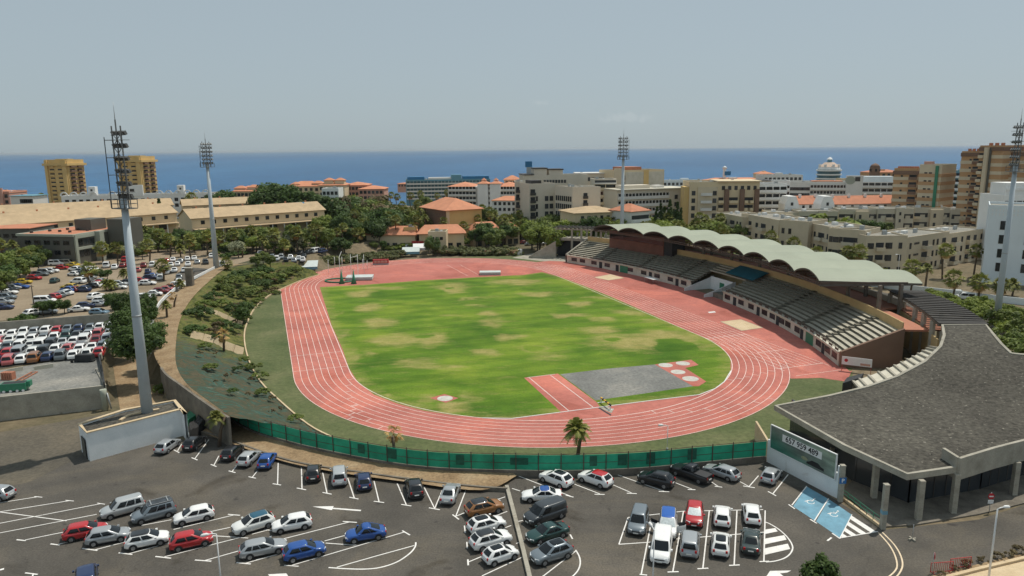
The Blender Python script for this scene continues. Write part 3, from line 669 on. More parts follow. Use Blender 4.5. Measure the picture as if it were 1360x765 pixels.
 for (cx, cy) in ((215, 395), (330, 457)):
  c = q(E_, [(cx, cy)])[0]; ax = (q(E_, [(cx - 75, cy + 95)])[0] - c).normalized(); ay = Vector((-ax.y, ax.x, 0))
  P = lambda u, v: c - ax * u * 1.15 + ay * v * 1.15
  ring = [P(-0.25 + .33 * cos(a), .33 * sin(a)) for a in [pi * .35 + 1.5 * pi * i / 14 for i in range(15)]]
  b.strip(ring, 0.09, z + .008); b.strip([P(.55, .08), P(.05, .05), P(.0, -.3), P(-.42, -.5)], 0.11, z + .012); b.strip([P(.25, .06), P(.22, -.22)], 0.09, z + .012)
  b.face([P(.72 + .1 * cos(a), .1 + .1 * sin(a)) + Vector((0, 0, z + .012)) for a in [2 * pi * i / 10 for i in range(10)]])
 tag(b.build('parking_markings', M['line']), kind='structure')
 b2 = MB()
 for P in ([(192, 322), (300, 384), (233, 492), (124, 420)], [(302, 385), (414, 461), (355, 575), (238, 495)]): b2.face([p + Vector((0, 0, .003)) for p in q(E_, P)])
 tag(b2.build('blue_bay_paint', M['bay_blue']), kind='structure')
 b3 = MB()
 for P in ([(547, 550), (600, 610), (630, 665), (640, 715), (625, 745), (590, 775)], [(566, 548), (622, 605), (656, 660), (667, 710), (652, 750), (625, 780)]): b3.strip(smooth(q(E_, P)), 0.14, 0.009)
 b3.strip(q(E_, [(1245, 398), (1300, 385)]), .2, .009)
 tag(b3.build('cream_road_lines', M['line_cream']), kind='structure')
park_lines()
# ------------------------------------------------------------------ embankment, path and earth strip
def loft(name, A, B_, material, n=10, kind='structure', rough=0.0, z=0.0, prof=None, seed=0):
 A, B_ = smooth(A, 5), smooth(B_, 5)
 b = MB(); k = len(A)
 for i in range(k):
  for j in range(n + 1):
   t = j / n; p = A[i].lerp(B_[i], t)
   if prof: p.z = A[i].z + (B_[i].z - A[i].z) * prof(t)
   if rough and 0 < j < n: p.z += rough * mnoise.noise((p.x * .35 + seed, p.y * .35, 1)) + rough * .5 * mnoise.noise((p.x * 1.1 + seed, p.y * 1.1, 5))
   b.v.append((p.x, p.y, p.z + z))
 for i in range(k - 1):
  for j in range(n):
   a = i * (n + 1) + j; b.f.append([a, a + n + 1, a + n + 2, a + 1]); b.m.append(0); b.sm.append(True)
 return tag(b.build(name, material), kind=kind)
edge_hi = Gs([(296, 552), (270, 533), (246, 512), (233, 486), (233, 455), (238, 428), (250, 403), (270, 381), (300, 358), (345, 350.5), (385, 348.5)], 4.2)
edge_lo = Gs([(440, 582), (410, 566), (374, 536), (346, 508), (330, 478), (324.5, 448), (329, 428), (341, 407), (363, 390), (400, 373), (425, 365)], 0.0)
mE, nt, bb = newmat('hillside'); bb.inputs['Roughness'].default_value = 0.95; bb.inputs['Specular IOR Level'].default_value = 0.1
tc = nd(nt, 'ShaderNodeTexCoord'); o = tc.outputs['Object']
n1 = noise(nt, o, 0.38, 9, 0.72, 0.9); r1 = ramp(nt, [(0.34, (0.03, 0.042, 0.016)), (0.45, (0.075, 0.085, 0.028)), (0.53, (0.15, 0.155, 0.045)), (0.6, (0.11, 0.085, 0.045)), (0.72, (0.24, 0.175, 0.10))]); nt.links.new(n1, r1.inputs['Fac'])
mpx = nd(nt, 'ShaderNodeMapping'); mpx.inputs['Rotation'].default_value = (0, 0, 0.7); mpx.inputs['Scale'].default_value = (0.7, 1.9, 1); nt.links.new(o, mpx.inputs['Vector'])
n2 = noise(nt, mpx.outputs['Vector'], 0.30, 10, 0.74, 2.2); r2 = ramp(nt, [(0.34, (0.040, 0.040, 0.028)), (0.43, (0.115, 0.095, 0.060)), (0.49, (0.060, 0.068, 0.040)), (0.545, (0.055, 0.085, 0.068)), (0.575, (0.030, 0.120, 0.098)), (0.61, (0.10, 0.105, 0.07)), (0.70, (0.22, 0.205, 0.16))]); nt.links.new(n2, r2.inputs['Fac'])
sx = nd(nt, 'ShaderNodeSeparateXYZ'); nt.links.new(o, sx.inputs[0])
mr = nd(nt, 'ShaderNodeMapRange'); mr.inputs['From Min'].default_value = 139; mr.inputs['From Max'].default_value = 152
n3 = noise(nt, o, 0.3, 4); ma = nd(nt, 'ShaderNodeMath', operation='MULTIPLY_ADD'); ma.inputs[1].default_value = 26; nt.links.new(n3, ma.inputs[0]); nt.links.new(sx.outputs['Y'], ma.inputs[2])
nt.links.new(ma.outputs[0], mr.inputs['Value'])
nt.links.new(mixc(nt, mr.outputs['Result'], r2.outputs['Color'], r1.outputs['Color']), bb.inputs['Base Color'])
loft('embankment', edge_hi, edge_lo, mE, 14, rough=0.55, z=0.05, prof=lambda t: t ** 1.25)
path_l = Gs([(300, 553), (270, 535), (240, 512), (215, 490), (204, 466), (206, 430), (216, 408), (240, 385), (276, 362), (300, 352)], 4.0)
path_r = Gs([(306, 553), (274, 531), (247, 509), (234, 484), (234, 453), (239, 426), (251, 402), (271, 380), (300, 357), (330, 350)], 4.3)
loft('dirt_path', path_l, path_r, M['dirt'], 4, z=0.08, rough=.05)
vline = MB(); vl = smooth(edge_lo, 4); vline.wall([p + Vector((0, 0, 0.0)) for p in vl], 0.3, 0.25)
tag(vline.build('verge_kerb', M['sand']), kind='structure')
FB = Gs([(306, 556), (340, 573), (380, 585), (420, 595), (500, 611), (580, 621), (680, 624.5), (760, 625), (850, 621.5), (930, 614), (1017, 606)], 0.7)   # fence foot line
KB = Gs([(268, 577), (300, 586), (350, 604.5), (400, 619), (470, 630), (520, 637), (580, 645), (640, 651), (674, 653), (690, 631.5)], 0.0)
loft('earth_strip', [p - Vector((0, 0, .25)) for p in FB[:7]], [G(*q_, 0.35) for q_ in ((262, 572), (305, 588), (370, 611), (440, 626), (540, 640), (640, 651), (686, 632))], M['dirt'], 8, rough=0.12, z=0.02)
# ------------------------------------------------------------------ air between the camera and the horizon
mh = bpy.data.materials.new('haze_air'); mh.use_nodes = True; hn = mh.node_tree; hn.nodes.clear()
pv = hn.nodes.new('ShaderNodeVolumePrincipled'); pv.inputs['Color'].default_value = (0.80, 0.87, 0.92, 1); pv.inputs['Density'].default_value = 4e-5; pv.inputs['Anisotropy'].default_value = 0.3
ho = hn.nodes.new('ShaderNodeOutputMaterial'); hn.links.new(pv.outputs[0], ho.inputs['Volume'])
b = MB(); b.box(-95000, -900, -60, 95000, 95000, 50); tag(b.build('haze', mh), kind='stuff')
# ------------------------------------------------------------------ grandstand (curved, in the track frame)
ROOT_UV = dict(loc=(CX, CY, 0), rz=TH)
def sa(t, d, z=0.0): return Vector((-2 + (163 + d) * sin(t), 100.5 - (163 + d) * cos(t), z))   # local stand frame
def arc_slab(b, t0, t1, d0, d1, z0, z1, n=None, m=0, mtop=None):
 n = n or max(2, int(abs(t1 - t0) / 0.03))
 for i in range(n):
  a, c = t0 + (t1 - t0) * i / n, t0 + (t1 - t0) * (i + 1) / n
  A, B_, C_, E_ = sa(a, d0), sa(c, d0), sa(c, d1), sa(a, d1)
  z = lambda p, h: (p.x, p.y, h)
  b.face([z(A, z1), z(E_, z1), z(C_, z1), z(B_, z1)][::(1 if t1 < t0 else -1)], m if mtop is None else mtop)
  b.face([z(A, z0), z(B_, z0), z(B_, z1), z(A, z1)], m)
  b.face([z(E_, z0), z(E_, z1), z(C_, z1), z(C_, z0)], m)
  b.face([z(A, z0), z(E_, z0), z(C_, z0), z(B_, z0)], m)
 for a in (t0, t1):
  A, E_ = sa(a, d0), sa(a, d1); b.face([(A.x, A.y, z0), (E_.x, E_.y, z0), (E_.x, E_.y, z1), (A.x, A.y, z1)], m)
TL, TR_ = 0.0209, -0.0768
T0, T1 = 0.391, -0.431            # far and near ends of the stand
NR, TD, TZ, ZF, DF = 10, 1.032, 0.45, 2.55, 0.15
def grandstand():
 r = empty('grandstand', ROOT_UV['loc'], TH, 'long curved grandstand with pale green scalloped roof beside the running track', 'grandstand')
 def terrace(t0, t1, label=None):
  b = MB()
  for k in range(NR):
   d0 = DF + k * TD
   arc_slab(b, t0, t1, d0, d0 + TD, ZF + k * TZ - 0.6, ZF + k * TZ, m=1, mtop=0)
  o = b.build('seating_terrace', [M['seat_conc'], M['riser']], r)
  return o
 terrace(T0, TL); terrace(TR_, T1)
 b = MB()                                     # the narrow rows above the tunnel
 for k in range(6, NR):
  d0 = DF + k * TD; arc_slab(b, TL, TR_, d0, d0 + TD, ZF + k * TZ - 0.3, ZF + k * TZ, m=0)
 b.build('upper_terrace', [M['seat_conc']], r)
 for t in (0.2951, 0.1808, 0.066, -0.2206, -0.3011, -0.3722):   # aisles: lighter steps up through the rows
  b = MB()
  for k in range(NR):
   arc_slab(b, t + .0035, t - .0035, DF + k * TD + .02, DF + (k + 1) * TD - .02, ZF + k * TZ + .0, ZF + k * TZ + .22, n=1)
  b.build('aisle_steps', [M['riser']], r)
 for a, c in ((T0, TL), (TR_, T1)):
  b = MB(); arc_slab(b, a, c, 0.0, 0.35, 0, ZF - 0.02); arc_slab(b, a, c, -0.35, 0.4, ZF - 0.02, ZF + 0.16); b.build('front_wall', [M['cream_wall']], r)
 wm = MB(); wm.box(-1.25, -.05, .85, 1.25, 0, 2.05, 0)
 for i in range(5): wm.box(-1.28 + i * .625, -.09, .82, -1.22 + i * .625, 0, 2.08, 1)
 wme = wm.mesh('stand_window', [M['glass_b'], M['frame_dark']])
 dm = MB(); dm.box(-.75, -.05, 0, .75, 0, 2.1, 0); dme = dm.mesh('stand_door', [M['dark']])
 dm = MB(); dm.box(-1.9, -.05, 0, 1.9, 0, 2.2, 0); gme = dm.mesh('stand_gate', [M['green_paint']])
 def place(me, name, t):
  p = sa(t, -0.004); o = link(name, me, r, (p.x, p.y, 0)); o.rotation_euler = (0, 0, t + pi); return o
 for t in (0.3694, 0.3447, 0.31, 0.2703, 0.2007, 0.1609, 0.1209, 0.081, 0.0409, -0.09, -0.1307, -0.1609, -0.2016, -0.2253, -0.2537, -0.2727, -0.3011, -0.3675, -0.3959, -0.4177): place(wme, 'window', t)
 for t in (0.2902, 0.2405, 0.1409, 0.061, -0.1117, -0.1827, -0.2414, -0.3153, -0.3817): place(dme, 'door', t)
 for t in (0.2206, -0.339): place(gme, 'gate', t)
 for (a, c) in ((T0, TL), (TR_, T1)):
  b = MB(); n = int(abs(a - c) * 163 / 1.6)
  P = [sa(a + (c - a) * i / n, -0.2, ZF + 0.16) for i in range(n + 1)]
  for p in P: b.beam(p, p + Vector((0, 0, .95)), .06, .06)
  for h in (.5, .95):
   for i in range(n): b.beam(P[i] + Vector((0, 0, h)), P[i + 1] + Vector((0, 0, h)), .06, .05)
  for i in range(n):
   if i % 2: b.face([P[i] + Vector((0, 0, .1)), P[i + 1] + Vector((0, 0, .1)), P[i + 1] + Vector((0, 0, .5)), P[i] + Vector((0, 0, .5))])
  b.build('front_railing', [M['rust']], r)
 b = MB(); zt = 3.6
 for (t, w_) in ((TL - .003, .22), (-0.0428, .22)):
  for i in range(1):
   A, B_ = sa(t, -2.2), sa(t, 7.2)
   for s_ in (-1, 1): pass
   o1 = Vector((cos(t), sin(t), 0)) * w_
   b.face([A, B_, B_ + Vector((0, 0, zt)), A + Vector((0, 0, .7))]); b.face([A + o1, A + o1 + Vector((0, 0, .7)), B_ + o1 + Vector((0, 0, zt)), B_ + o1])
   b.face([A + Vector((0, 0, .7)), B_ + Vector((0, 0, zt)), B_ + o1 + Vector((0, 0, zt)), A + o1 + Vector((0, 0, .7))]); b.face([A, A + Vector((0, 0, .7)), A + o1 + Vector((0, 0, .7)), A + o1])
 arc_slab(b, TL - .003, -0.0428, 6.2, 6.5, 0, zt)
 b.build('tunnel_wall', [M['white_wall']], r)
 b = MB(); arc_slab(b, -0.0442, TR_ + .001, .3, 6.1, 0, 1.3); b.build('stair_block', [M['concrete_dark']], r)
 p = sa(-0.0145, 6.17); dd = link('tunnel_door', gme, r, (p.x, p.y, 0)); dd.rotation_euler = (0, 0, -0.0145 + pi); dd.scale = (.55, 1, 1.15)
 b = MB()
 for i in range(6): u0, u1 = -0.0277 - .0125 * i, -0.0277 - .0125 * (i + 1); b.face([sa(u0, 5.6, 5.9), sa(u1, 5.6, 5.9), sa(u1, 10.2, 7.6), sa(u0, 10.2, 7.6)]); b.face([sa(u0, 5.6, 5.8), sa(u0, 10.2, 7.5), sa(u1, 10.2, 7.5), sa(u1, 5.6, 5.8)])
 b.build('covered_box_sheet', [M['blue_seat']], r)
 ZB = ZF + NR * TZ
 db = DF + NR * TD
 b = MB(); arc_slab(b, T0, T1, db + .02, db + .25, 0, ZB + 1.25); b.build('back_parapet', [M['yellow_wall']], r)
 b = MB(); arc_slab(b, T0 + .0, -.33, db + .27, 19.2, ZB - .4, ZB - .05, m=0); arc_slab(b, -.33, T1, db + .27, 15, ZB - .4, ZB - .05, m=0); b.build('concourse_floor', [M['red_floor']], r)
 b = MB(); arc_slab(b, T0, -.33, 19.3, 19.7, 0, ZB + 1.1); b.build('rear_wall', [M['beige2']], r)
 for k in range(2):
  for t in ([0.30 - 0.0732 * i for i in range(10)] if k == 0 else [0.32 - 0.0732 * i for i in range(10)]):
   p = sa(t, 11.6 if k == 0 else 17.5); c = MB(); c.box(-.35, -.3, 0, .35, .3, (12.6 if k == 0 else 12.2) - (ZB - .05)); o = c.build('column', [M['concrete_dark']], r, (p.x, p.y, ZB - .05)); o.rotation_euler = (0, 0, t)
 b = MB(); arc_slab(b, 0.3169, 0.1658, 8.2, 13.5, 5.2, 11.7); b.build('commentary_box', [M['brown_wall']], r)
 b = MB(); arc_slab(b, 0.315, 0.1678, 8.12, 8.19, 9.0, 10.6)
 b.build('commentary_window', [M['glass']], r)
 b = MB(); arc_slab(b, 0.1658, 0.1439, 8.4, 13.5, 6.0, 11.7); b.build('box_side', [M['dark']], r)
 b = MB(); P = [sa(T1, 0.0), sa(T1, 10.6)]
 b.face([sa(T1 - .001, 0, 0), sa(T1 - .001, 10.6, 0), sa(T1 - .001, 10.6, ZB + .3), sa(T1 - .001, 0, ZF + .3)]); b.face([sa(T1 - .005, 0, 0), sa(T1 - .005, 0, ZF + .3), sa(T1 - .005, 10.6, ZB + .3), sa(T1 - .005, 10.6, 0)])
 b.face([sa(T1 - .001, 0, ZF + .3), sa(T1 - .001, 10.6, ZB + .3), sa(T1 - .005, 10.6, ZB + .3), sa(T1 - .005, 0, ZF + .3)]); b.face([sa(T1 - .001, 0, 0), sa(T1 - .001, 0, ZF + .3), sa(T1 - .005, 0, ZF + .3), sa(T1 - .005, 0, 0)])
 b.build('end_wall', [M['brown_d']], r)
 b = MB(); b.face([sa(T0 + .001, 0, 0), sa(T0 + .001, 0, ZF + .3), sa(T0 + .001, 10.6, ZB + .3), sa(T0 + .001, 10.6, 0)]); b.face([sa(T0 + .005, 0, 0), sa(T0 + .005, 10.6, 0), sa(T0 + .005, 10.6, ZB + .3), sa(T0 + .005, 0, ZF + .3)])
 b.face([sa(T0 + .001, 0, ZF + .3), sa(T0 + .005, 0, ZF + .3), sa(T0 + .005, 10.6, ZB + .3), sa(T0 + .001, 10.6, ZB + .3)])
 b.build('end_wall', [M['concrete']], r)
 tA, tB, nb = 0.321, -0.338, 9; dt = (tA - tB) / nb
 b = MB(); seg = 12
 prof = lambda s: 13.0 + 1.45 * sin(pi * min(1, max(0, s))) ** 0.8
 DD = [1.2 + 20.6 * j / 6 for j in range(7)]
 for i in range(nb):
  for k in range(seg):
   s0, s1 = k / seg, (k + 1) / seg
   for j in range(6):
    q = [(s0, DD[j]), (s1, DD[j]), (s1, DD[j + 1]), (s0, DD[j + 1])]
    top = [sa(tA - dt * (i + s), d, prof(s) - .035 * (d - 1.2)) for s, d in q]
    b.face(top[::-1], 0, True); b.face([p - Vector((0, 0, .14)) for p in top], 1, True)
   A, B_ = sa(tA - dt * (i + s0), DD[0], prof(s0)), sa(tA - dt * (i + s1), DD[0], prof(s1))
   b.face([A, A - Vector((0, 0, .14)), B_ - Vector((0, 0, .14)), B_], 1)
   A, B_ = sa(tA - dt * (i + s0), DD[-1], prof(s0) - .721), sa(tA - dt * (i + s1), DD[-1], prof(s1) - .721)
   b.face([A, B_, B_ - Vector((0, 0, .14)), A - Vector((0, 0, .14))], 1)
 b.build('roof', [M['canopy'], M['canopy_under']], r)
 b = MB()
 for t in (tA, tB): arc_slab(b, t + .0012, t - .0012, 1.2, 21.6, 11.9, 12.24, n=1)
 for i in range(nb):
  for k in range(seg):
   s0, s1 = k / seg, (k + 1) / seg
   P0, P1 = sa(tA - dt * (i + s0), 1.5, 12.9), sa(tA - dt * (i + s1), 1.5, 12.9)
   b.beam(sa(tA - dt * (i + s0), 1.3, prof(s0) - .22), sa(tA - dt * (i + s1), 1.3, prof(s1) - .22), .22, .2)
 b.build('roof_edge_arches', [M['canopy_under']], r)
 b = MB()                                     # trusses and purlins below the roof
 for i in range(nb + 1):
  t = tA - dt * i
  A, B_ = sa(t, 1.4, 12.55), sa(t, 18.8, 12.3)
  b.beam(A, B_, .3, .5); b.beam(sa(t, 1.4, 12.3), sa(t, 11.6, 11.3), .16, .2)
  for k in range(6): b.beam(sa(t, 1.4 + k * 1.7, 12.5), sa(t, 2.25 + k * 1.7, 12.3 - .18 * k), .1, .1)
 for d, z in ((1.6, 12.4), (5.0, 12.3), (9, 12.2), (1.6, 11.9)):
  for i in range(nb * 3): b.beam(sa(tA - dt * i / 3, d, z), sa(tA - dt * (i + 1) / 3, d, z), .14, .2)
 for i in range(nb * 6):
  t = tA - dt * i / 6; b.beam(sa(t, 1.6, 11.9), sa(t - dt / 12, 1.6, 12.4), .08, .08); b.beam(sa(t - dt / 12, 1.6, 12.4), sa(t - dt / 6, 1.6, 11.9), .08, .08)
 b.build('roof_truss', [M['rust']], r)
 return r
grandstand()
# pergola of dark slats over the curved walkway at the near end
def near_pergola():
 r = empty('walkway_pergola', ROOT_UV['loc'], TH, 'dark slatted pergola over the red walkway at near end of grandstand', 'pergola')
 z = 9.55
 inv = Matrix.Translation((CX, CY, 0)) @ Matrix.Rotation(TH, 4, 'Z'); inv = inv.inverted()
 L = lambda px, py, zz: inv @ G(px, py, zz)
 Ain = smooth([L(1183, 386, z), L(1205, 397, z), L(1228, 412, z), L(1249, 429, z)], 6); Bout = smooth([L(1226, 387, z), L(1258, 399, z), L(1287, 414, z), L(1309, 430, z)], 6)
 n = len(Ain)
 for i in range(19):
  t = i / 18 * (n - 1); k = min(int(t), n - 2); f = t - k
  a = Ain[k].lerp(Ain[k + 1], f); c = Bout[k].lerp(Bout[k + 1], f)
  d = (c - a).normalized() * .35; b = MB(); b.beam(a - d, c + d, .95, .16); b.build('slat', [M['dark_wood']], r)
 b = MB()
 for P in (Ain, Bout):
  for i in range(n - 1): b.beam(P[i] - Vector((0, 0, .35)), P[i + 1] - Vector((0, 0, .35)), .4, .5)
 b.build('edge_beam', [M['concrete_dark']], r)
 for P in (Ain, Bout):
  for t in ((0.02, .27, .5, .68, .86) if P is Ain else (0.02, .3)):
   p = P[int(t * (n - 1))]; b = MB(); b.box(-.32, -.32, 0, .32, .32, z - .6); b.build('column', [M['concrete']], r, (p.x, p.y, 0))
 ZW = 6.2
 def sheetq(name, P, Q, zz, mt, th=.3):
  b = MB()
  for i in range(len(P) - 1):
   a, c, e, g = P[i], P[i + 1], Q[i + 1], Q[i]
   s = lambda v, h: (v.x, v.y, h)
   b.face([s(a, zz), s(c, zz), s(e, zz), s(g, zz)]); b.face([s(a, zz - th), s(g, zz - th), s(e, zz - th), s(c, zz - th)]); b.face([s(a, zz - th), s(c, zz - th), s(c, zz), s(a, zz)]); b.face([s(g, zz), s(e, zz), s(e, zz - th), s(g, zz - th)])
  b.build(name, [mt], r)
 sheetq('walkway_deck', Ain[:15], [a_.lerp(b_, .4) for a_, b_ in zip(Ain[:15], Bout)], 6.9, M['red_floor'])
 b = MB(); b.wall([(p.x, p.y, 0) for p in Ain], 6.55, .25); b.build('walkway_wall', [M['yellow_wall']], r)
near_pergola()
def far_pergola():
 r = empty('frame_pergola', (0, 0, 0), 0, 'open concrete frame with dark beam roof at far end of grandstand', 'pergola')
 A, B_ = D(738, 318, 263), D(790, 320, 257)
 zt = D(745, 304, 262).z; z1 = D(745, 316, 262).z
 dv = (B_ - A).normalized(); dv.z = 0; nv = Vector((-dv.y, dv.x, 0))
 b = MB()
 for k in range(2):
  o = nv * (k * 6.5); b.beam((A + o).xy.to_3d() + Vector((0, 0, zt)), (B_ + dv * 8 + o).xy.to_3d() + Vector((0, 0, zt)), .5, .55)
 b.build('frame_beam', [M['concrete']], r)
 for i in range(14):
  p = A + dv * (i * 1.6 - .4); b = MB(); b.beam((p.x - nv.x, p.y - nv.y, zt + .45), (p.x + nv.x * 7.6, p.y + nv.y * 7.6, zt + .45), .5, .3); b.build('slat', [M['dark_wood']], r)
 for k in range(2):
  for t in (0, .42, .66, .9, 1.15):
   p = A + (B_ - A) * t + nv * (k * 6.5); b = MB(); b.box(-.35, -.35, 0, .35, .35, zt - .25); b.build('column', [M['concrete']], r, (p.x, p.y, 0))
 b = MB(); a2 = A - dv * .3; c2 = B_ + dv * 9
 b.prism([a2, c2, c2 + nv * 7, a2 + nv * 7], z1 - .9, z1); b.build('raised_deck', [M['concrete']], r)
 b = MB(); b.prism([a2 + nv * 3, c2 + nv * 3, c2 + nv * 3.4, a2 + nv * 3.4], 0, z1 - .92); b.build('rear_wall', [M['dark']], r)
 b = MB(); E0 = G(702, 343); E1 = G(738, 343)
 b.face([E0, (E1.x, E1.y, 0), (E1.x, E1.y, z1 - .9), (E0.x, E0.y, .6)]); q = Vector((0, .5, 0)); b.face([E0 + q, Vector((E0.x, E0.y, .6)) + q, Vector((E1.x, E1.y, z1 - .9)) + q, Vector((E1.x, E1.y, 0)) + q])
 b.face([(E0.x, E0.y, .6), (E1.x, E1.y, z1 - .9), (E1.x, E1.y + .5, z1 - .9), (E0.x, E0.y + .5, .6)]); b.face([E0, (E0.x, E0.y, .6), (E0.x, E0.y + .5, .6), E0 + q])
 b.build('ramp_wall', [M['concrete']], r)
far_pergola()
# ------------------------------------------------------------------ building with gravel roof, front right
def gravel_building():
 zr = 5.1
 out = [(1028, 540), (1120, 593), (1205, 632), (1275, 622), (1360, 597), (1480, 560), (1500, 480), (1352, 471), (1344, 470), (1332, 458), (1322, 446), (1310, 432), (1250, 432), (1252, 446), (1247, 461), (1226, 481), (1190, 500), (1150, 514), (1100, 526)]
 q0, q1 = G(1205, 632, zr), G(1280, 432, 9.4); dd = (q1 - q0).xy; SL = dd.length; dd.normalize()
 def zf(p): return zr + 4.3 * sstep(((p[0] - q0.x) * dd.x + (p[1] - q0.y) * dd.y - SL * .42) / (SL * .58))   # the roof ramps up to meet the walkway
 def onroof(px, py, dz=0.0):
  z = zr
  for _ in range(12): z = zf(G(px, py, z + dz))
  return G(px, py, z + dz)
 P = [onroof(a, b) for a, b in out]
 o0 = P[2]; r = empty('pavilion_building', (o0.x, o0.y, 0), 0, 'low curved pavilion with dark gravel roof on concrete columns', 'pavilion')
 Pl = [p - Vector((o0.x, o0.y, 0)) for p in P]
 Pl = [Vector((p.x, p.y, 0)) for p in Pl]; ZR = [p.z for p in P]
 ins = []
 n = len(Pl)
 ar = sum(Pl[i].x * Pl[(i + 1) % n].y - Pl[(i + 1) % n].x * Pl[i].y for i in range(n)); sg = 1 if ar > 0 else -1
 for i in range(n):
  a, p, c = Pl[i - 1], Pl[i], Pl[(i + 1) % n]
  d1 = (p - a).normalized(); d2 = (c - p).normalized(); nn = Vector((-(d1.y + d2.y), d1.x + d2.x, 0)).normalized() * sg
  ins.append(p + nn * .42)
 def sheetz(name, pts, mt, dz, flip=False):
  me = fill_poly(name, pts, mt, 0.0); import bmesh; bm = bmesh.new(); bm.from_mesh(me)
  for ax in (0, 1):
   lo, hi = min(p[ax] for p in pts), max(p[ax] for p in pts); k = lo + 2
   while k < hi: bmesh.ops.bisect_plane(bm, geom=bm.verts[:] + bm.edges[:] + bm.faces[:], plane_co=(k, 0, 0) if ax == 0 else (0, k, 0), plane_no=(1, 0, 0) if ax == 0 else (0, 1, 0)); k += 2
  bmesh.ops.triangulate(bm, faces=bm.faces[:])
  for v in bm.verts: v.co.z = zf((v.co.x + o0.x, v.co.y + o0.y)) + dz
  bm.to_mesh(me); bm.free(); me.polygons.foreach_set('use_smooth', [True] * len(me.polygons)); return link(name, me, r)
 sheetz('gravel_bed', ins, M['gravel_roof'], .06); sheetz('soffit', Pl, M['concrete_dark'], -.5)
 b = MB()
 for i in range(n):
  a, c = Pl[i], Pl[(i + 1) % n]; za, zc = ZR[i], ZR[(i + 1) % n]; b.face([(a.x, a.y, za - .5), (c.x, c.y, zc - .5), (c.x, c.y, zc), (a.x, a.y, za)])
 b.build('roof_slab', [M['concrete']], r)
 b = MB()
 for i in range(n):
  a, c, e, g = Pl[i], Pl[(i + 1) % n], ins[(i + 1) % n], ins[i]
  h = 0.2
  up = lambda v, z: (v.x, v.y, zf((v.x + o0.x, v.y + o0.y)) + z)
  b.face([up(a, h), up(c, h), up(e, h), up(g, h)]); b.face([up(a, .001), up(c, .001), up(c, h), up(a, h)]); b.face([up(g, .001), up(g, h), up(e, h), up(e, .001)])
 b.build('roof_kerb', [M['concrete']], r)
 b = MB(); q = [v - Vector((o0.x, o0.y, 0)) for v in Gs([(1272, 623), (1320, 608), (1362, 597), (1484, 560)], zr)]
 for i in range(3): pass
 b.wall([v + Vector((0, -.05, -1.2)) for v in q], 2.5, .35); b.wall([q[0] + Vector((.05, .1, -1.2)), q[0] + Vector((-.1, 2.6, -1.2))], 2.5, .35); b.build('street_fascia', [M['concrete']], r)
 for px, py in ((1219, 691), (1265, 682), (1345.5, 658), (1160, 662), (1430, 628)):
  p = G(px, py) - Vector((o0.x, o0.y, 0)); b = MB(); b.box(-.28, -.28, 0, .28, .28, zr - .5 if px < 1300 else zr - 1.0); b.build('column', [M['concrete']], r, (p.x, p.y, 0))
 for px, py in ((1060, 585), (1105, 600)):
  p = G(px, py, 2) - Vector((o0.x, o0.y, 0)); b = MB(); b.box(-.2, -.2, -2, .2, .2, zr - 2.5); b.build('column', [M['concrete_dark']], r, (p.x, p.y, 0))
 b = MB(); F0 = [v - Vector((o0.x, o0.y, 0)) for v in [G(1050, 572, 0) , G(1135, 640, 0), G(1205, 668, 0), G(1300, 650, 0), G(1420, 612, 0), G(1480, 560, 0)]]
 b.wall(F0, zr - .52, .3); b.build('glazed_front', [M['glass_b']], r)
 for i in range(len(F0) - 1):
  m_ = MB(); k = int((F0[i + 1] - F0[i]).length / 1.6)
  for j in range(k + 1):
   p = F0[i].lerp(F0[i + 1], j / max(1, k)); m_.box(p.x - .06, p.y - .22, 0, p.x + .06, p.y + .22, zr - .52)
  m_.build('mullions', [M['frame_dark']], r)
 b = MB(); b.prism([v - Vector((o0.x, o0.y, 0)) for v in Gs([(1118, 655), (1172, 701), (1217, 698), (1300, 684), (1420, 655), (1480, 570), (1300, 640), (1205, 665), (1135, 636)])], 0.0, .14); b.build('forecourt_step', [M['concrete_dark']], r)
 b = MB(); b.wall([v - Vector((o0.x, o0.y, 0)) for v in Gs([(1205, 664), (1214, 620), (1228, 585)], 0.0)], zr - .55, .25); b.build('inner_wall', [M['dark']], r)
 b = MB(); A = smooth([onroof(*q_, -.1) for q_ in [(1142, 517), (1190, 500.5), (1226, 482), (1246, 463)]], 8)
 Bq = smooth([onroof(*q_, -1.3) for q_ in [(1133, 507), (1178, 490), (1212, 474), (1234, 461)]], 8)
 S = lambda v: v - Vector((o0.x, o0.y, 0))
 for i in range(len(A) - 1):
  a, c, e, g = S(A[i]), S(A[i + 1]), S(Bq[i + 1]), S(Bq[i])
  b.face([a, g, e, c]); dz = Vector((0, 0, -.25)); b.face([a + dz, c + dz, e + dz, g + dz]); b.face([g, g + dz, e + dz, e])
  b.face([g + dz, Vector((g.x, g.y, 0)), Vector((e.x, e.y, 0)), e + dz], 0)
 b.build('sloping_terrace_edge', [M['cream_wall']], r)
 for i in range(0, len(A), 2):
  rb = MB(); rb.beam(S(A[i]) + Vector((0, 0, .12)), S(Bq[i]) + Vector((0, 0, .12)), .35, .25); rb.build('rib', [M['concrete']], r)
 b = MB(); E0, E1 = S(G(1122, 520, 2.2)), S(G(1140, 515, 3.4)); b.prism([S(G(1118, 522, 1.5)), S(G(1142, 514, 1.5)), S(G(1146, 508, 1.5)), S(G(1124, 514, 1.5))], 0, 3.1); b.build('end_door_block', [M['dark']], r)
 return r
gravel_building()
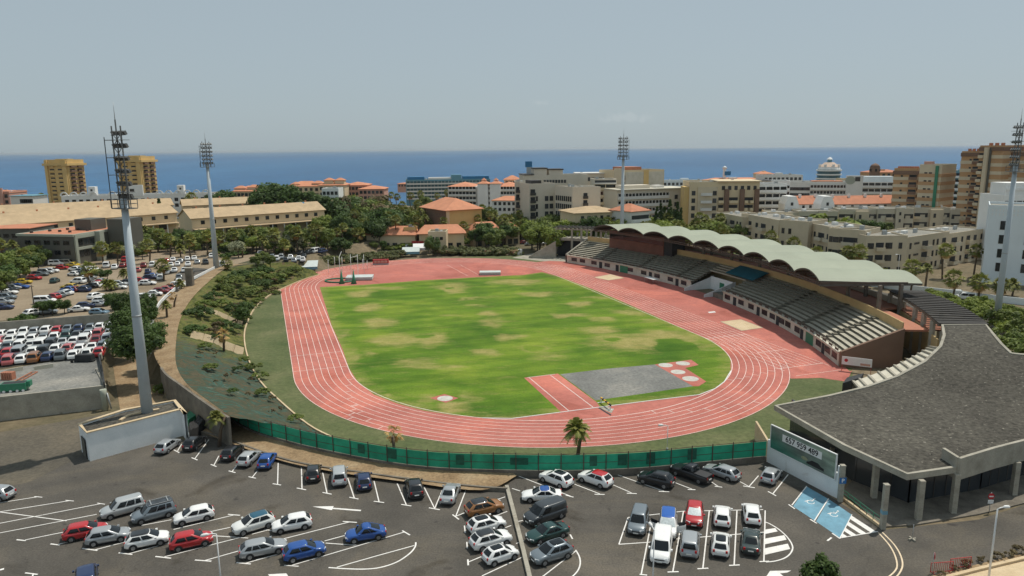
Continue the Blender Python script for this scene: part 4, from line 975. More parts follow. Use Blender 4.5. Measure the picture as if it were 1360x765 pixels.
# ------------------------------------------------------------------ fence with green windbreak on a low wall
def fence():
 r = empty('windbreak_fence', (FB[0].x, FB[0].y, .7), 0, 'green windbreak fence on dark posts curving between car park and track', 'fence')
 o0 = Vector((FB[0].x, FB[0].y, .7)); P = [p - o0 for p in smooth(FB, 6)]; n = len(P)
 b = MB()
 for i in range(n - 1):
  for (h0, h1) in ((.08, 2.0),):
   b.face([P[i] + Vector((0, 0, h0)), P[i + 1] + Vector((0, 0, h0)), P[i + 1] + Vector((0, 0, h1)), P[i] + Vector((0, 0, h1))])
 for (d, hh) in ((0.35, .9),): pass
 o = b.build('windbreak_screen', [M['green_net']], r)
 sm = o.modifiers.new('thickness', 'SOLIDIFY'); sm.thickness = 0.03
 tot = 0; nx = 0; post = MB(); post.box(-.05, -.05, 0, .05, .05, 2.35); me = post.mesh('fence_post', [M['rust']])
 for i in range(n - 1):
  l = (P[i + 1] - P[i]).length
  while nx <= tot + l:
   p = P[i].lerp(P[i + 1], (nx - tot) / l); link('post', me, r, p + Vector((0, -.07, 0))); nx += 2.75
  tot += l
 b = MB()
 for i in range(n - 1): b.beam(P[i] + Vector((0, 0, 2.15)), P[i + 1] + Vector((0, 0, 2.15)), .05, .05); b.beam(P[i] + Vector((0, .0, 1.0)), P[i + 1] + Vector((0, .0, 1.0)), .07, .05)
 b.build('top_rail', [M['rust']], r)
 for px, py, w_, h_ in ((484, 593, 1.0, 1.2), (524, 599, 1.4, 1.3), (612, 608, 1.0, 1.3), (788, 612, .9, 1.3), (826, 610, 1.1, 1.4), (864, 608, 1.1, 1.5), (919, 603, 1.2, 1.4), (690, 609, 2.2, .9)):
  c = G(px, py, 1.9) - o0; b = MB(); b.box(-w_ / 2, -.045, -h_ / 2, w_ / 2, -.025, h_ / 2); ob = b.build('dark_patch', [M['green_dark']], r, (c.x, c.y, c.z));
  k = min(range(n - 1), key=lambda i: (P[i] - c).xy.length); d = P[k + 1] - P[k]; ob.rotation_euler = (0, 0, atan2(d.y, d.x))
  t = (c - P[k]).dot(d) / d.length_squared; pp = P[k] + d * t; ob.location = (pp.x, pp.y, c.z if c.z < 1.3 else 1.1)
fence()
def low_walls():
 b = MB(); b.wall([p - Vector((0, 0, .7)) for p in smooth(FB, 5)], .72, .3)
 tag(b.build('fence_foot_wall', [M['concrete_dark']]), 'low dark wall under the green windbreak fence', 'wall')
 b = MB(); b.wall(smooth(KB[:9], 5), .5, .28)
 tag(b.build('stone_kerb_wall', [M['concrete_dark']]), 'knee high rough stone wall edging the sandy strip behind parked cars', 'wall')
 b = MB(); b.wall(Gs([(673, 648), (684, 690), (694, 730), (704, 772)]), .38, .42)
 tag(b.build('divider_wall', [M['concrete']]), 'sand coloured divider kerb between the two halves of the car park', 'kerb')
 R = Gs([(214, 489), (222, 499), (240, 512), (262, 528), (285, 544), (304, 555.5)], 4.1)
 b = MB(); b.wall([Vector((p.x, p.y, 0)) for p in smooth(R, 5)], [4.25] * (5 * 5 + 1), .35)
 tag(b.build('curved_retaining_wall', [M['concrete_dark']]), 'tall dark curved retaining wall below the dirt path beside a small palm', 'wall')
 A = Gs([(200, 470), (200, 448), (203, 428), (212, 405), (232, 386), (252, 374), (285, 357)], 3.9)
 b = MB(); b.wall(smooth(A, 5), .75, .2); t = tag(b.build('path_wall', [M['white_wall']]), 'weathered white wall running beside the dirt path above the car yard', 'wall')
 A = Gs([(-130, 453), (0, 441), (156, 428.5)], ZP); b = MB(); b.wall(A, 2.1, .3); tag(b.build('yard_rear_wall', [M['concrete']]), 'long pale concrete wall between dirt car park and crowded car yard', 'wall')
 A = Gs([(156, 429), (146, 450), (134, 478)], ZP); b = MB(); b.wall(A, [2.0, 1.5, 1.0], .3); tag(b.build('yard_side_wall', [M['concrete']]), 'pale concrete side wall of the car yard next to bushy trees', 'wall')
 T_ = [G(-300, 566.5, ZP), G(0, 529, ZP), G(140, 513.5, ZP)]
 b = MB(); b.wall([Vector((p.x, p.y, 0)) for p in T_], ZP + .25, .35); b.wall([Vector((T_[2].x, T_[2].y, 0)), Vector((T_[2].x - 6.5, T_[2].y + 9, 0))], ZP + .25, .3)
 tag(b.build('yard_front_wall', [M['concrete']]), 'broad plain concrete wall holding up the yard slab with green skip', 'wall')
 A = Gs([(139, 515), (136, 495), (131, 473)], ZP); b = MB(); b.wall(A, .9, .22); tag(b.build('slab_side_rail', [M['dark']]), 'dark side rail along right edge of the yard slab', 'rail')
 A = Gs([(1140, 378), (1200, 386), (1262, 393), (1330, 402), (1420, 412)], 0); b = MB(); b.wall(A, 1.7, .25); tag(b.build('street_wall', [M['bluewhite']]), 'long pale blue street wall behind the grandstand with palms before it', 'wall')
 b = MB(); A = Gs([(1018, 613), (1008, 575), (1003, 566)], 0); b.wall([G(1019, 611), G(1003, 583)], 2.6, .25); tag(b.build('gate_wall', [M['sand']]), 'short sandy wall at the end of the green fence', 'wall')
low_walls()
# ------------------------------------------------------------------ billboard
def text_obj(s, size, material, parent, loc, rot, name, ext=0.004, ax='CENTER'):
 c = bpy.data.curves.new(name, 'FONT'); c.body = s; c.size = size; c.offset = .018; c.extrude = ext; c.align_x = ax; c.align_y = 'CENTER'; c.materials.append(material)
 o = bpy.data.objects.new(name, c); COL.objects.link(o); o.location = loc; o.rotation_euler = rot
 bpy.context.view_layer.update(); me = bpy.data.meshes.new_from_object(o); q = link(name, me, parent, loc); q.rotation_euler = rot; bpy.data.objects.remove(o); return q
def billboard():
 A, B_ = G(1018, 613), G(1117, 665); d = B_ - A; L = d.length; a = atan2(d.y, d.x)
 r = empty('advertising_wall', A, a, 'white advertising wall with large green phone number billboard beside the pavilion', 'billboard')
 b = MB(); b.box(0, 0, 0, L, .3, 3.0); b.box(L - .8, .01, 3.002, L, .29, 3.9); b.build('white_wall', [M['white_wall']], r)
 x0, x1, z0, z1 = L * .055, L * .915, 2.2, 5.15
 b = MB();
 for q in ((x0 - .1, z0 - .1, x1 + .1, z0), (x0 - .1, z1, x1 + .1, z1 + .1), (x0 - .1, z0, x0, z1), (x1, z0, x1 + .1, z1)): b.box(q[0], -.2, q[1], q[2], -.03, q[3])
 b.build('billboard_frame', [M['white_paint']], r)
 m, nt, bs = newmat('billboard_print'); bs.inputs['Roughness'].default_value = .45
 tc = nd(nt, 'ShaderNodeTexCoord'); sx = nd(nt, 'ShaderNodeSeparateXYZ'); nt.links.new(tc.outputs['Generated'], sx.inputs[0])
 ad = nd(nt, 'ShaderNodeMath', operation='MULTIPLY_ADD'); ad.inputs[1].default_value = .55; nt.links.new(sx.outputs['X'], ad.inputs[0])
 mz = nd(nt, 'ShaderNodeMath', operation='MULTIPLY'); mz.inputs[1].default_value = .45; nt.links.new(sx.outputs['Z'], mz.inputs[0]); nt.links.new(mz.outputs[0], ad.inputs[2])
 r_ = ramp(nt, [(0, (0.03, 0.20, 0.14)), (.22, (0.07, 0.19, 0.14)), (.45, (0.16, 0.20, 0.17)), (.7, (0.24, 0.31, 0.25)), (1, (0.30, 0.37, 0.26))]); nt.links.new(ad.outputs[0], r_.inputs['Fac'])
 n_ = noise(nt, tc.outputs['Generated'], 3.2, 5, .6); r2 = ramp(nt, [(.3, (.5,) * 3), (.7, (1.35,) * 3)]); nt.links.new(n_, r2.inputs['Fac'])
 nt.links.new(mixc(nt, 1, r_.outputs['Color'], r2.outputs['Color'], 'MULTIPLY'), bs.inputs['Base Color'])
 b = MB(); b.box(x0, -.15, z0, x1, -.02, z1); b.build('billboard_panel', [m], r)
 W_ = x1 - x0
 b = MB(); b.box(x0 + W_ * .19, -.165, z0 + 1.55, x0 + W_ * .80, -.152, z0 + 2.45); b.build('number_panel', [M['white_paint']], r)
 text_obj('657 959 489', .98, M['black'], r, (x0 + W_ * .495, -.17, z0 + 2.0), (pi / 2, 0, 0), 'phone_number').scale = (W_ * .57 / 5.55, 1, 1)
 car = [(0, .15), (.1, .42), (.35, .5), (.7, .78), (1.5, .8), (1.9, .52), (2.25, .46), (2.3, .15)]
 b = MB(); b.face([(x0 + W_ * .58 + x * 1.15, -.156, z0 + .12 + y) for x, y in car][::-1]); b.build('printed_car', [M['black']], r)
 b = MB(); b.face([(x0 + W_ * .55 + .5 * cos(t), -.157, z0 + .75 + .22 * sin(t)) for t in [2 * pi * i / 16 for i in range(16)]][::1]); b.build('printed_glow', [M['leaf_grey']], r)
 return r, A, a, L
BILL = billboard()
# ------------------------------------------------------------------ vehicles
# every type: length, width, height, belt height, bonnet height, greenhouse base rear/front and roof rear/front (x, from -L/2 rear), rear top height
CT = {
 'hatch':  dict(L=4.05, W=1.75, Hh=1.50, belt=.95, hood=.88, nose=.68, g=(-1.97, 1.22, -1.42, .28), tail=.98, wb=(-1.22, 1.25)),
 'small':  dict(L=3.55, W=1.64, Hh=1.50, belt=.96, hood=.88, nose=.68, g=(-1.72, 1.10, -1.15, .32), tail=.98, wb=(-1.12, 1.13)),
 'suv':    dict(L=4.25, W=1.82, Hh=1.62, belt=1.04, hood=.98, nose=.78, g=(-2.06, 1.20, -1.45, .25), tail=1.08, wb=(-1.28, 1.32)),
 'sedan':  dict(L=4.55, W=1.78, Hh=1.45, belt=.94, hood=.86, nose=.64, g=(-1.72, 1.15, -.85, .22), tail=.97, wb=(-1.32, 1.38)),
 'estate': dict(L=4.55, W=1.78, Hh=1.47, belt=.95, hood=.86, nose=.64, g=(-2.22, 1.15, -1.60, .22), tail=1.0, wb=(-1.32, 1.38)),
 'mpv':    dict(L=4.40, W=1.84, Hh=1.78, belt=1.05, hood=.98, nose=.74, g=(-2.14, 1.30, -1.95, .55), tail=1.1, wb=(-1.32, 1.38)),
 'van':    dict(L=4.85, W=1.94, Hh=1.95, belt=1.12, hood=1.05, nose=.80, g=(-2.38, 1.62, -2.30, .85), tail=1.15, wb=(-1.45, 1.58)),
 'beetle': dict(L=4.10, W=1.74, Hh=1.50, belt=.92, hood=.90, nose=.60, g=(-1.72, 1.05, -.45, .30), tail=.82, wb=(-1.2, 1.25)),
 'pickup': dict(L=5.15, W=1.84, Hh=1.78, belt=1.08, hood=1.06, nose=.86, g=(-.75, 1.25, -.55, .50), tail=1.06, wb=(-1.55, 1.62)),
}
def car_sections(c):
 L, W, belt, hood, nose, tail = c['L'], c['W'], c['belt'], c['hood'], c['nose'], c['tail']
 gx0, gx1 = c['g'][0], c['g'][1]; h = L / 2
 xs = [-h, -h + .06, -h + .22, -h + .5, gx0 + .35 if gx0 + .35 > -h + .6 else -h + .8, -.3, .4, gx1, gx1 + .25, h - .55, h - .25, h - .08, h]
 xs = sorted(set(round(x, 3) for x in xs)); S = []
 for x in xs:
  e = h - abs(x)
  wv = W / 2 * (1 - .20 * max(0, 1 - e / .55) ** 2.2)
  if x < gx0: t = (x + h) / max(.01, gx0 + h); zt = tail - .02 + (belt - tail) * t
  elif x < gx1: zt = belt
  else: t = (x - gx1) / (h - gx1); zt = belt + (hood - belt) * min(1, t * 2.5) - (hood - nose) * max(0, (t - .35) / .65) ** 1.8
  if e < .04: zt = min(zt, (.62 if x < 0 else nose - .06))
  elif e < .1: zt = min(zt, (tail - .06 if x < 0 else nose + .02))
  zb = .24 + .10 * max(0, 1 - e / .4)
  S.append((x, wv, zb, zt))
 return S
def car_body(c, hi=True):
 b = MB(); S = car_sections(c); rings = []
 for x, wv, zb, zt in S:
  hh = zt - zb
  half = [(.82 * wv, zb), (.97 * wv, zb + .10 * hh), (wv, zb + .42 * hh), (.985 * wv, zb + .74 * hh), (.94 * wv, zt - .035), (.80 * wv, zt), (.4 * wv, zt + .025), (0, zt + .032)]
  ring = [(x, y, z) for y, z in half] + [(x, -y, z) for y, z in half[-2::-1]]
  rings.append(ring)
 n = len(rings[0]); base = 0
 for r_ in rings: b.v += r_
 for i in range(len(rings) - 1):
  for k in range(n - 1):
   a = i * n + k; b.f.append([a, a + 1, a + n + 1, a + n]); b.m.append(0); b.sm.append(True)
  a = i * n; b.f.append([a, a + n, a + 2 * n - 1, a + n - 1]); b.m.append(1); b.sm.append(False)
 b.f.append([k for k in range(n)][::-1]); b.m.append(0); b.sm.append(False)
 e = (len(rings) - 1) * n; b.f.append([e + k for k in range(n)]); b.m.append(0); b.sm.append(False)
 return b
class GH:      # greenhouse surface: face in front/rear/left/right, s along, v up
 def __init__(s, c):
  s.g = c['g']; s.W = c['W']; s.z0 = c['belt'] - .03; s.z1 = c['Hh'] - .06; s.top = c['Hh']; s.c = c
  s.van = c is CT['van']
 def pt(s, f, a, v):
  x0, x1, x2, x3 = s.g
  w0, w1 = s.W / 2 * .93, s.W / 2 * (.84 if s.van else .74)
  bul = .05 * sin(pi * v)
  w_ = w0 + (w1 - w0) * v + bul; xr = x0 + (x2 - x0) * v - bul * .8; xf = x1 + (x3 - x1) * v + bul * .8
  z = s.z0 + (s.z1 - s.z0) * v
  rr = .14
  if f == 'front': y = (a * 2 - 1) * (w_ - rr * .6); return Vector((xf - .10 * (2 * a - 1) ** 2 + .02, y, z))
  if f == 'rear': y = (1 - 2 * a) * (w_ - rr * .6); return Vector((xr + .08 * (2 * a - 1) ** 2, y, z))
  if f == 'left': return Vector((xf - rr - (xf - xr - 2 * rr) * a, w_ - .03 * (2 * a - 1) ** 2, z))
  return Vector((xr + rr + (xf - xr - 2 * rr) * a, -w_ + .03 * (2 * a - 1) ** 2, z))
 def loop(s, v):
  P = []
  for f in ('front', 'left', 'rear', 'right'): P += [s.pt(f, a, v) for a in (0, .25, .5, .75, 1)]
  return P
 def add(s, b, m=0, mroof=None):
  V = [0, .33, .66, 1.0]; base = len(b.v); n = 20
  for v in V: b.v += [tuple(p) for p in s.loop(v)]
  L1 = s.loop(1.0); cx = sum(p.x for p in L1) / n
  b.v += [(cx + (p.x - cx) * .93, p.y * .88, s.top - .015) for p in L1]; b.v += [(cx + (p.x - cx) * .5, p.y * .5, s.top) for p in L1]; b.v.append((cx, 0, s.top + .005))
  for i in range(5):
   for k in range(n):
    a, c_ = base + i * n + k, base + i * n + (k + 1) % n
    b.f.append([a, c_, c_ + n, a + n]); b.m.append((m if i < 3 else (m if mroof is None else mroof))); b.sm.append(True)
  for k in range(n): b.f.append([base + 5 * n + k, base + 5 * n + (k + 1) % n, base + 6 * n]); b.m.append(m if mroof is None else mroof); b.sm.append(True)
 def pane(s, b, f, a0, a1, v0, v1, m=0, off=.014, lean=0.0):
  nx, ny = 4, 3; base = len(b.v); G_ = []
  for j in range(ny + 1):
   for i in range(nx + 1):
    v = v0 + (v1 - v0) * j / ny
    aa = a0 + (a1 - a0) * i / nx
    p = s.pt(f, aa, v); du = s.pt(f, min(1, aa + .02), v) - s.pt(f, max(0, aa - .02), v); dv = s.pt(f, aa, min(1, v + .05)) - s.pt(f, aa, max(0, v - .05))
    nn = du.cross(dv).normalized()
    cc = Vector(((s.g[0] + s.g[1]) / 2, 0, 1.0))
    if nn.dot(p - cc) < 0: nn = -nn
    b.v.append(tuple(p + nn * off))
  for j in range(ny):
   for i in range(nx):
    a = base + j * (nx + 1) + i; b.f.append([a, a + 1, a + nx + 2, a + nx + 1]); b.m.append(m); b.sm.append(True)
def wheel_meshes(r=.32, w_=.20):
 t = MB(); t.tube([(0, -w_ / 2, 0), (0, -w_ / 2 + .03, 0), (0, w_ / 2 - .03, 0), (0, w_ / 2, 0)], [r - .03, r, r, r - .03], 18)
 k = MB(); k.tube([(0, -w_ / 2 - .012, 0), (0, -w_ / 2 + .05, 0)], [r * .62, r * .62], 14);
 for i in range(5):
  a = 2 * pi * i / 5; k.beam((0, -w_ / 2 - .016, 0), (r * .6 * cos(a), -w_ / 2 - .016, r * .6 * sin(a)), .05, .02)
 return t.mesh('tyre', [M['tyre']]), k.mesh('rim', [M['rim']])
TYRE, RIM = wheel_meshes()
PART = {}
def car_parts(kind):
 if kind in PART: return PART[kind]
 c = CT[kind]; g = GH(c); h = c['L'] / 2; P = []
 b = car_body(c); g.add(b, 0)
 for x in c['wb']:                                             # dark wheel arches
  for s in (-1, 1):
   y = s * (c['W'] / 2 + .006); pts = [(x + .40 * cos(a), y, max(.25, .32 + .40 * sin(a))) for a in [pi * i / 12 for i in range(13)]]
   b.face(pts if s < 0 else pts[::-1], 1)
 b.box(-h + .3, -c['W'] / 2 + .1, .18, h - .3, c['W'] / 2 - .1, .3, 1)
 if kind == 'pickup':
  b.box(-h + .12, -.72, c['belt'] - .02, c['g'][0] - .08, .72, c['belt'] + .035, 1)
  for y in (-.86, .78): b.box(-h + .06, y, c['belt'] - .05, c['g'][0], y + .08, c['belt'] + .09, 0)
  b.box(-h + .02, -.78, .7, -h + .1, .78, c['belt'] + .09, 0)
 P.append(('body', b.mesh('car_body', [M['white_paint'], M['trim']]), None))
 def one(name, fn, mats):
  bb = MB(); fn(bb); P.append((name, bb.mesh(name, mats), None))
 one('windscreen', lambda bb: g.pane(bb, 'front', .04, .96, .10, .94), [M['glass']])
 van = kind in ('van',)
 one('rear_window', lambda bb: g.pane(bb, 'rear', .10, .90, .22, .90), [M['glass']])
 fr = {'hatch': ((.10, .46), (.51, .90)), 'small': ((.12, .50), (.55, .88)), 'suv': ((.10, .46), (.50, .90)), 'sedan': ((.12, .50), (.54, .90)), 'estate': ((.08, .38), (.41, .66)), 'mpv': ((.12, .40), (.43, .70)), 'van': ((.10, .36), None), 'beetle': ((.14, .56), (.60, .86)), 'pickup': ((.12, .50), (.55, .90))}[kind]
 for side in ('left', 'right'):
  for q in fr:
   if q is None: continue
   a0, a1 = q if side == 'left' else (1 - q[1], 1 - q[0])
   one('side_window', lambda bb: g.pane(bb, side, a0, a1, .14, .86), [M['glass']])
  if kind in ('estate', 'mpv'):
   a0, a1 = (.70 if kind == 'estate' else .74, .92); a0, a1 = (a0, a1) if side == 'left' else (1 - a1, 1 - a0)
   one('side_window', lambda bb: g.pane(bb, side, a0, a1, .16, .84), [M['glass']])
 def lamp(bb, x, y, z, dx, dy, dz): bb.box(x - dx, y - dy, z - dz, x + dx, y + dy, z + dz)
 for s in (-1, 1):
  one('headlight', lambda bb: bb.beam((h - .02, s * (c['W'] * .40 - .34), c['nose'] - .06), (h - .26, s * (c['W'] * .47 - .05), c['nose'] + .0), .14, .15), [M['headlamp']])
  one('tail_light', lambda bb: lamp(bb, -h + .06, s * (c['W'] * .40 - .10), c['tail'] - .14, .06, .10, .12), [M['taillamp']])
  one('wing_mirror', lambda bb: bb.box(c['g'][1] - .45, s * c['W'] / 2 - (0 if s > 0 else .17), c['belt'] + .0, c['g'][1] - .25, s * c['W'] / 2 + (.17 if s > 0 else 0), c['belt'] + .15), [M['white_paint']])
 for s in (-1, 1):
  one('bumper_trim', lambda bb: bb.box(s * h - .05, -c['W'] / 2 * .70, .30, s * h + .025, c['W'] / 2 * .70, .44), [M['trim']])
 def grille(bb): bb.box(h - .06, -c['W'] * .24, c['nose'] - .2, h + .012, c['W'] * .24, c['nose'] - .09, 0); bb.box(h, -.26, .40, h + .035, .26, .51, 1)
 one('grille', grille, [M['trim'], M['plate']])
 one('number_plate', lambda bb: bb.box(-h - .035, -.26, .62, -h + .01, .26, .73), [M['plate']])
 PART[kind] = P; return P
PAINT = {}
COLS = dict(white=(.84, .84, .82), offwhite=(.76, .77, .74), silver=(.40, .42, .43), lightgrey=(.50, .52, .52), grey=(.16, .18, .19), darkgrey=(.055, .062, .068), steel=(.20, .235, .26), black=(.014, .015, .017), red=(.45, .018, .022), darkred=(.20, .012, .016), blue=(.012, .075, .30), royal=(.010, .10, .42),
   navy=(.010, .025, .085), teal=(.010, .085, .14), green=(.012, .050, .045), darkgreen=(.028, .045, .042), orange=(.26, .10, .028), yellow=(.62, .42, .02), beige=(.40, .35, .27), sky=(.22, .33, .42), pink=(.45, .10, .10), bronze=(.30, .13, .04))
def pm(cn):
 if cn not in PAINT: PAINT[cn] = paint('paint_' + cn, COLS[cn], 0.35 if cn in ('silver', 'lightgrey', 'grey', 'steel', 'darkgrey', 'sky') else 0.0)
 return PAINT[cn]
ROOF, TOPPER = {}, {}
def roof_mesh(kind, lo=.10, wid=.88, glass=False):
 k = (kind, lo, wid)
 if k in ROOF: return ROOF[k]
 c = CT[kind]; g = GH(c); b = MB(); L1 = g.loop(1.0); n = 20; cx = sum(p.x for p in L1) / n
 lv = [(1.0, 1.0, g.z1 + .0), (.935, .89, g.top - .008), (.5, .5, g.top + .008)]
 if glass: lv = [(.80, .76, g.top - .004), (.78, .74, g.top + .009), (.4, .4, g.top + .014)]
 for fx, fy, z in lv: b.v += [(cx + (p.x - cx) * (fx + (.012 if not glass and fx == 1.0 else 0)), p.y * (fy + (.012 if not glass and fx == 1.0 else 0)), z) for p in L1]
 b.v.append((cx, 0, lv[-1][2] + .004))
 for i in range(2):
  for q in range(n): b.f.append([i * n + q, i * n + (q + 1) % n, (i + 1) * n + (q + 1) % n, (i + 1) * n + q]); b.m.append(0); b.sm.append(True)
 for q in range(n): b.f.append([2 * n + q, 2 * n + (q + 1) % n, 3 * n]); b.m.append(0); b.sm.append(True)
 ROOF[k] = b.mesh('car_roof', [M['black']]); return ROOF[k]
def car(kind, colour, front, rear, label, roof=None, glassroof=False, rails=False, shade=False, doors=False, z=0.0, group='cars parked in the marked car park', cat='car', name=None, center=None):
 f, r_ = G(front[0], front[1], z), G(rear[0], rear[1], z)
 c = (f + r_) / 2 if center is None else G(center[0], center[1], z)
 a = atan2(f.y - r_.y, f.x - r_.x)
 nm = name or {'van': 'parked_van', 'pickup': 'pickup_truck'}.get(kind, 'parked_car')
 t = empty(nm, (c.x, c.y, z + .01), a, label, cat, group)
 for n_, me, _ in car_parts(kind):
  o = link(n_, me, t)
  if n_ in ('body', 'wing_mirror'): o.material_slots[0].link = 'OBJECT'; o.material_slots[0].material = pm(colour)
  if n_ == 'windscreen' and shade: o.material_slots[0].link = 'OBJECT'; o.material_slots[0].material = M['silver_shade']
 for x in CT[kind]['wb']:
  for s in (-1, 1):
   sc_ = 1.08 if kind in ('suv', 'pickup', 'van') else 1.0
   wl = link('wheel', TYRE, t, (x, s * (CT[kind]['W'] / 2 - .075), .32 * sc_), 0 if s < 0 else pi); wl.scale = (sc_,) * 3; link('rim', RIM, wl)
 if roof:
  o = link('roof', roof_mesh(kind), t); o.material_slots[0].link = 'OBJECT'; o.material_slots[0].material = pm(roof)
 if glassroof:
  o = link('sunroof', roof_mesh(kind, 1, 1, True), t); o.material_slots[0].link = 'OBJECT'; o.material_slots[0].material = M['glass']
 if rails:
  g = GH(CT[kind])
  for s in (-1, 1):
   b = MB(); y = s * CT[kind]['W'] * .34; b.beam((g.g[2] + .15, y, g.top + .05), (g.g[3] - .1, y, g.top + .05), .06, .06); b.build('roof_rail', [M['steel']], t)
  for x in (g.g[2] + .5, g.g[3] - .35):
   b = MB(); b.beam((x, -CT[kind]['W'] * .36, g.top + .10), (x, CT[kind]['W'] * .36, g.top + .10), .09, .05); b.build('cross_bar', [M['steel']], t)
 if doors:
  c_ = CT[kind]
  for s in (-1, 1):
   b = MB(); b.box(-1.05, -.04, .35, 0, .04, c_['belt'], 0); b.box(-.95, -.02, c_['belt'], -.12, .02, c_['belt'] + .38, 1)
   o = b.build('open_door', [pm(colour), M['glass']], t, (c_['g'][1] - .35, s * c_['W'] / 2, 0)); o.rotation_euler = (0, 0, -s * radians(58))
 return t
FG = 'cars parked in the marked car park'
def P1(x, y): return (x / 3.732, 560 + y / 3.732)
def P2(x, y): return (340 + x / 3.732, 560 + y / 3.732)
def P3(x, y): return (680 + x / 3.732, 560 + y / 3.732)
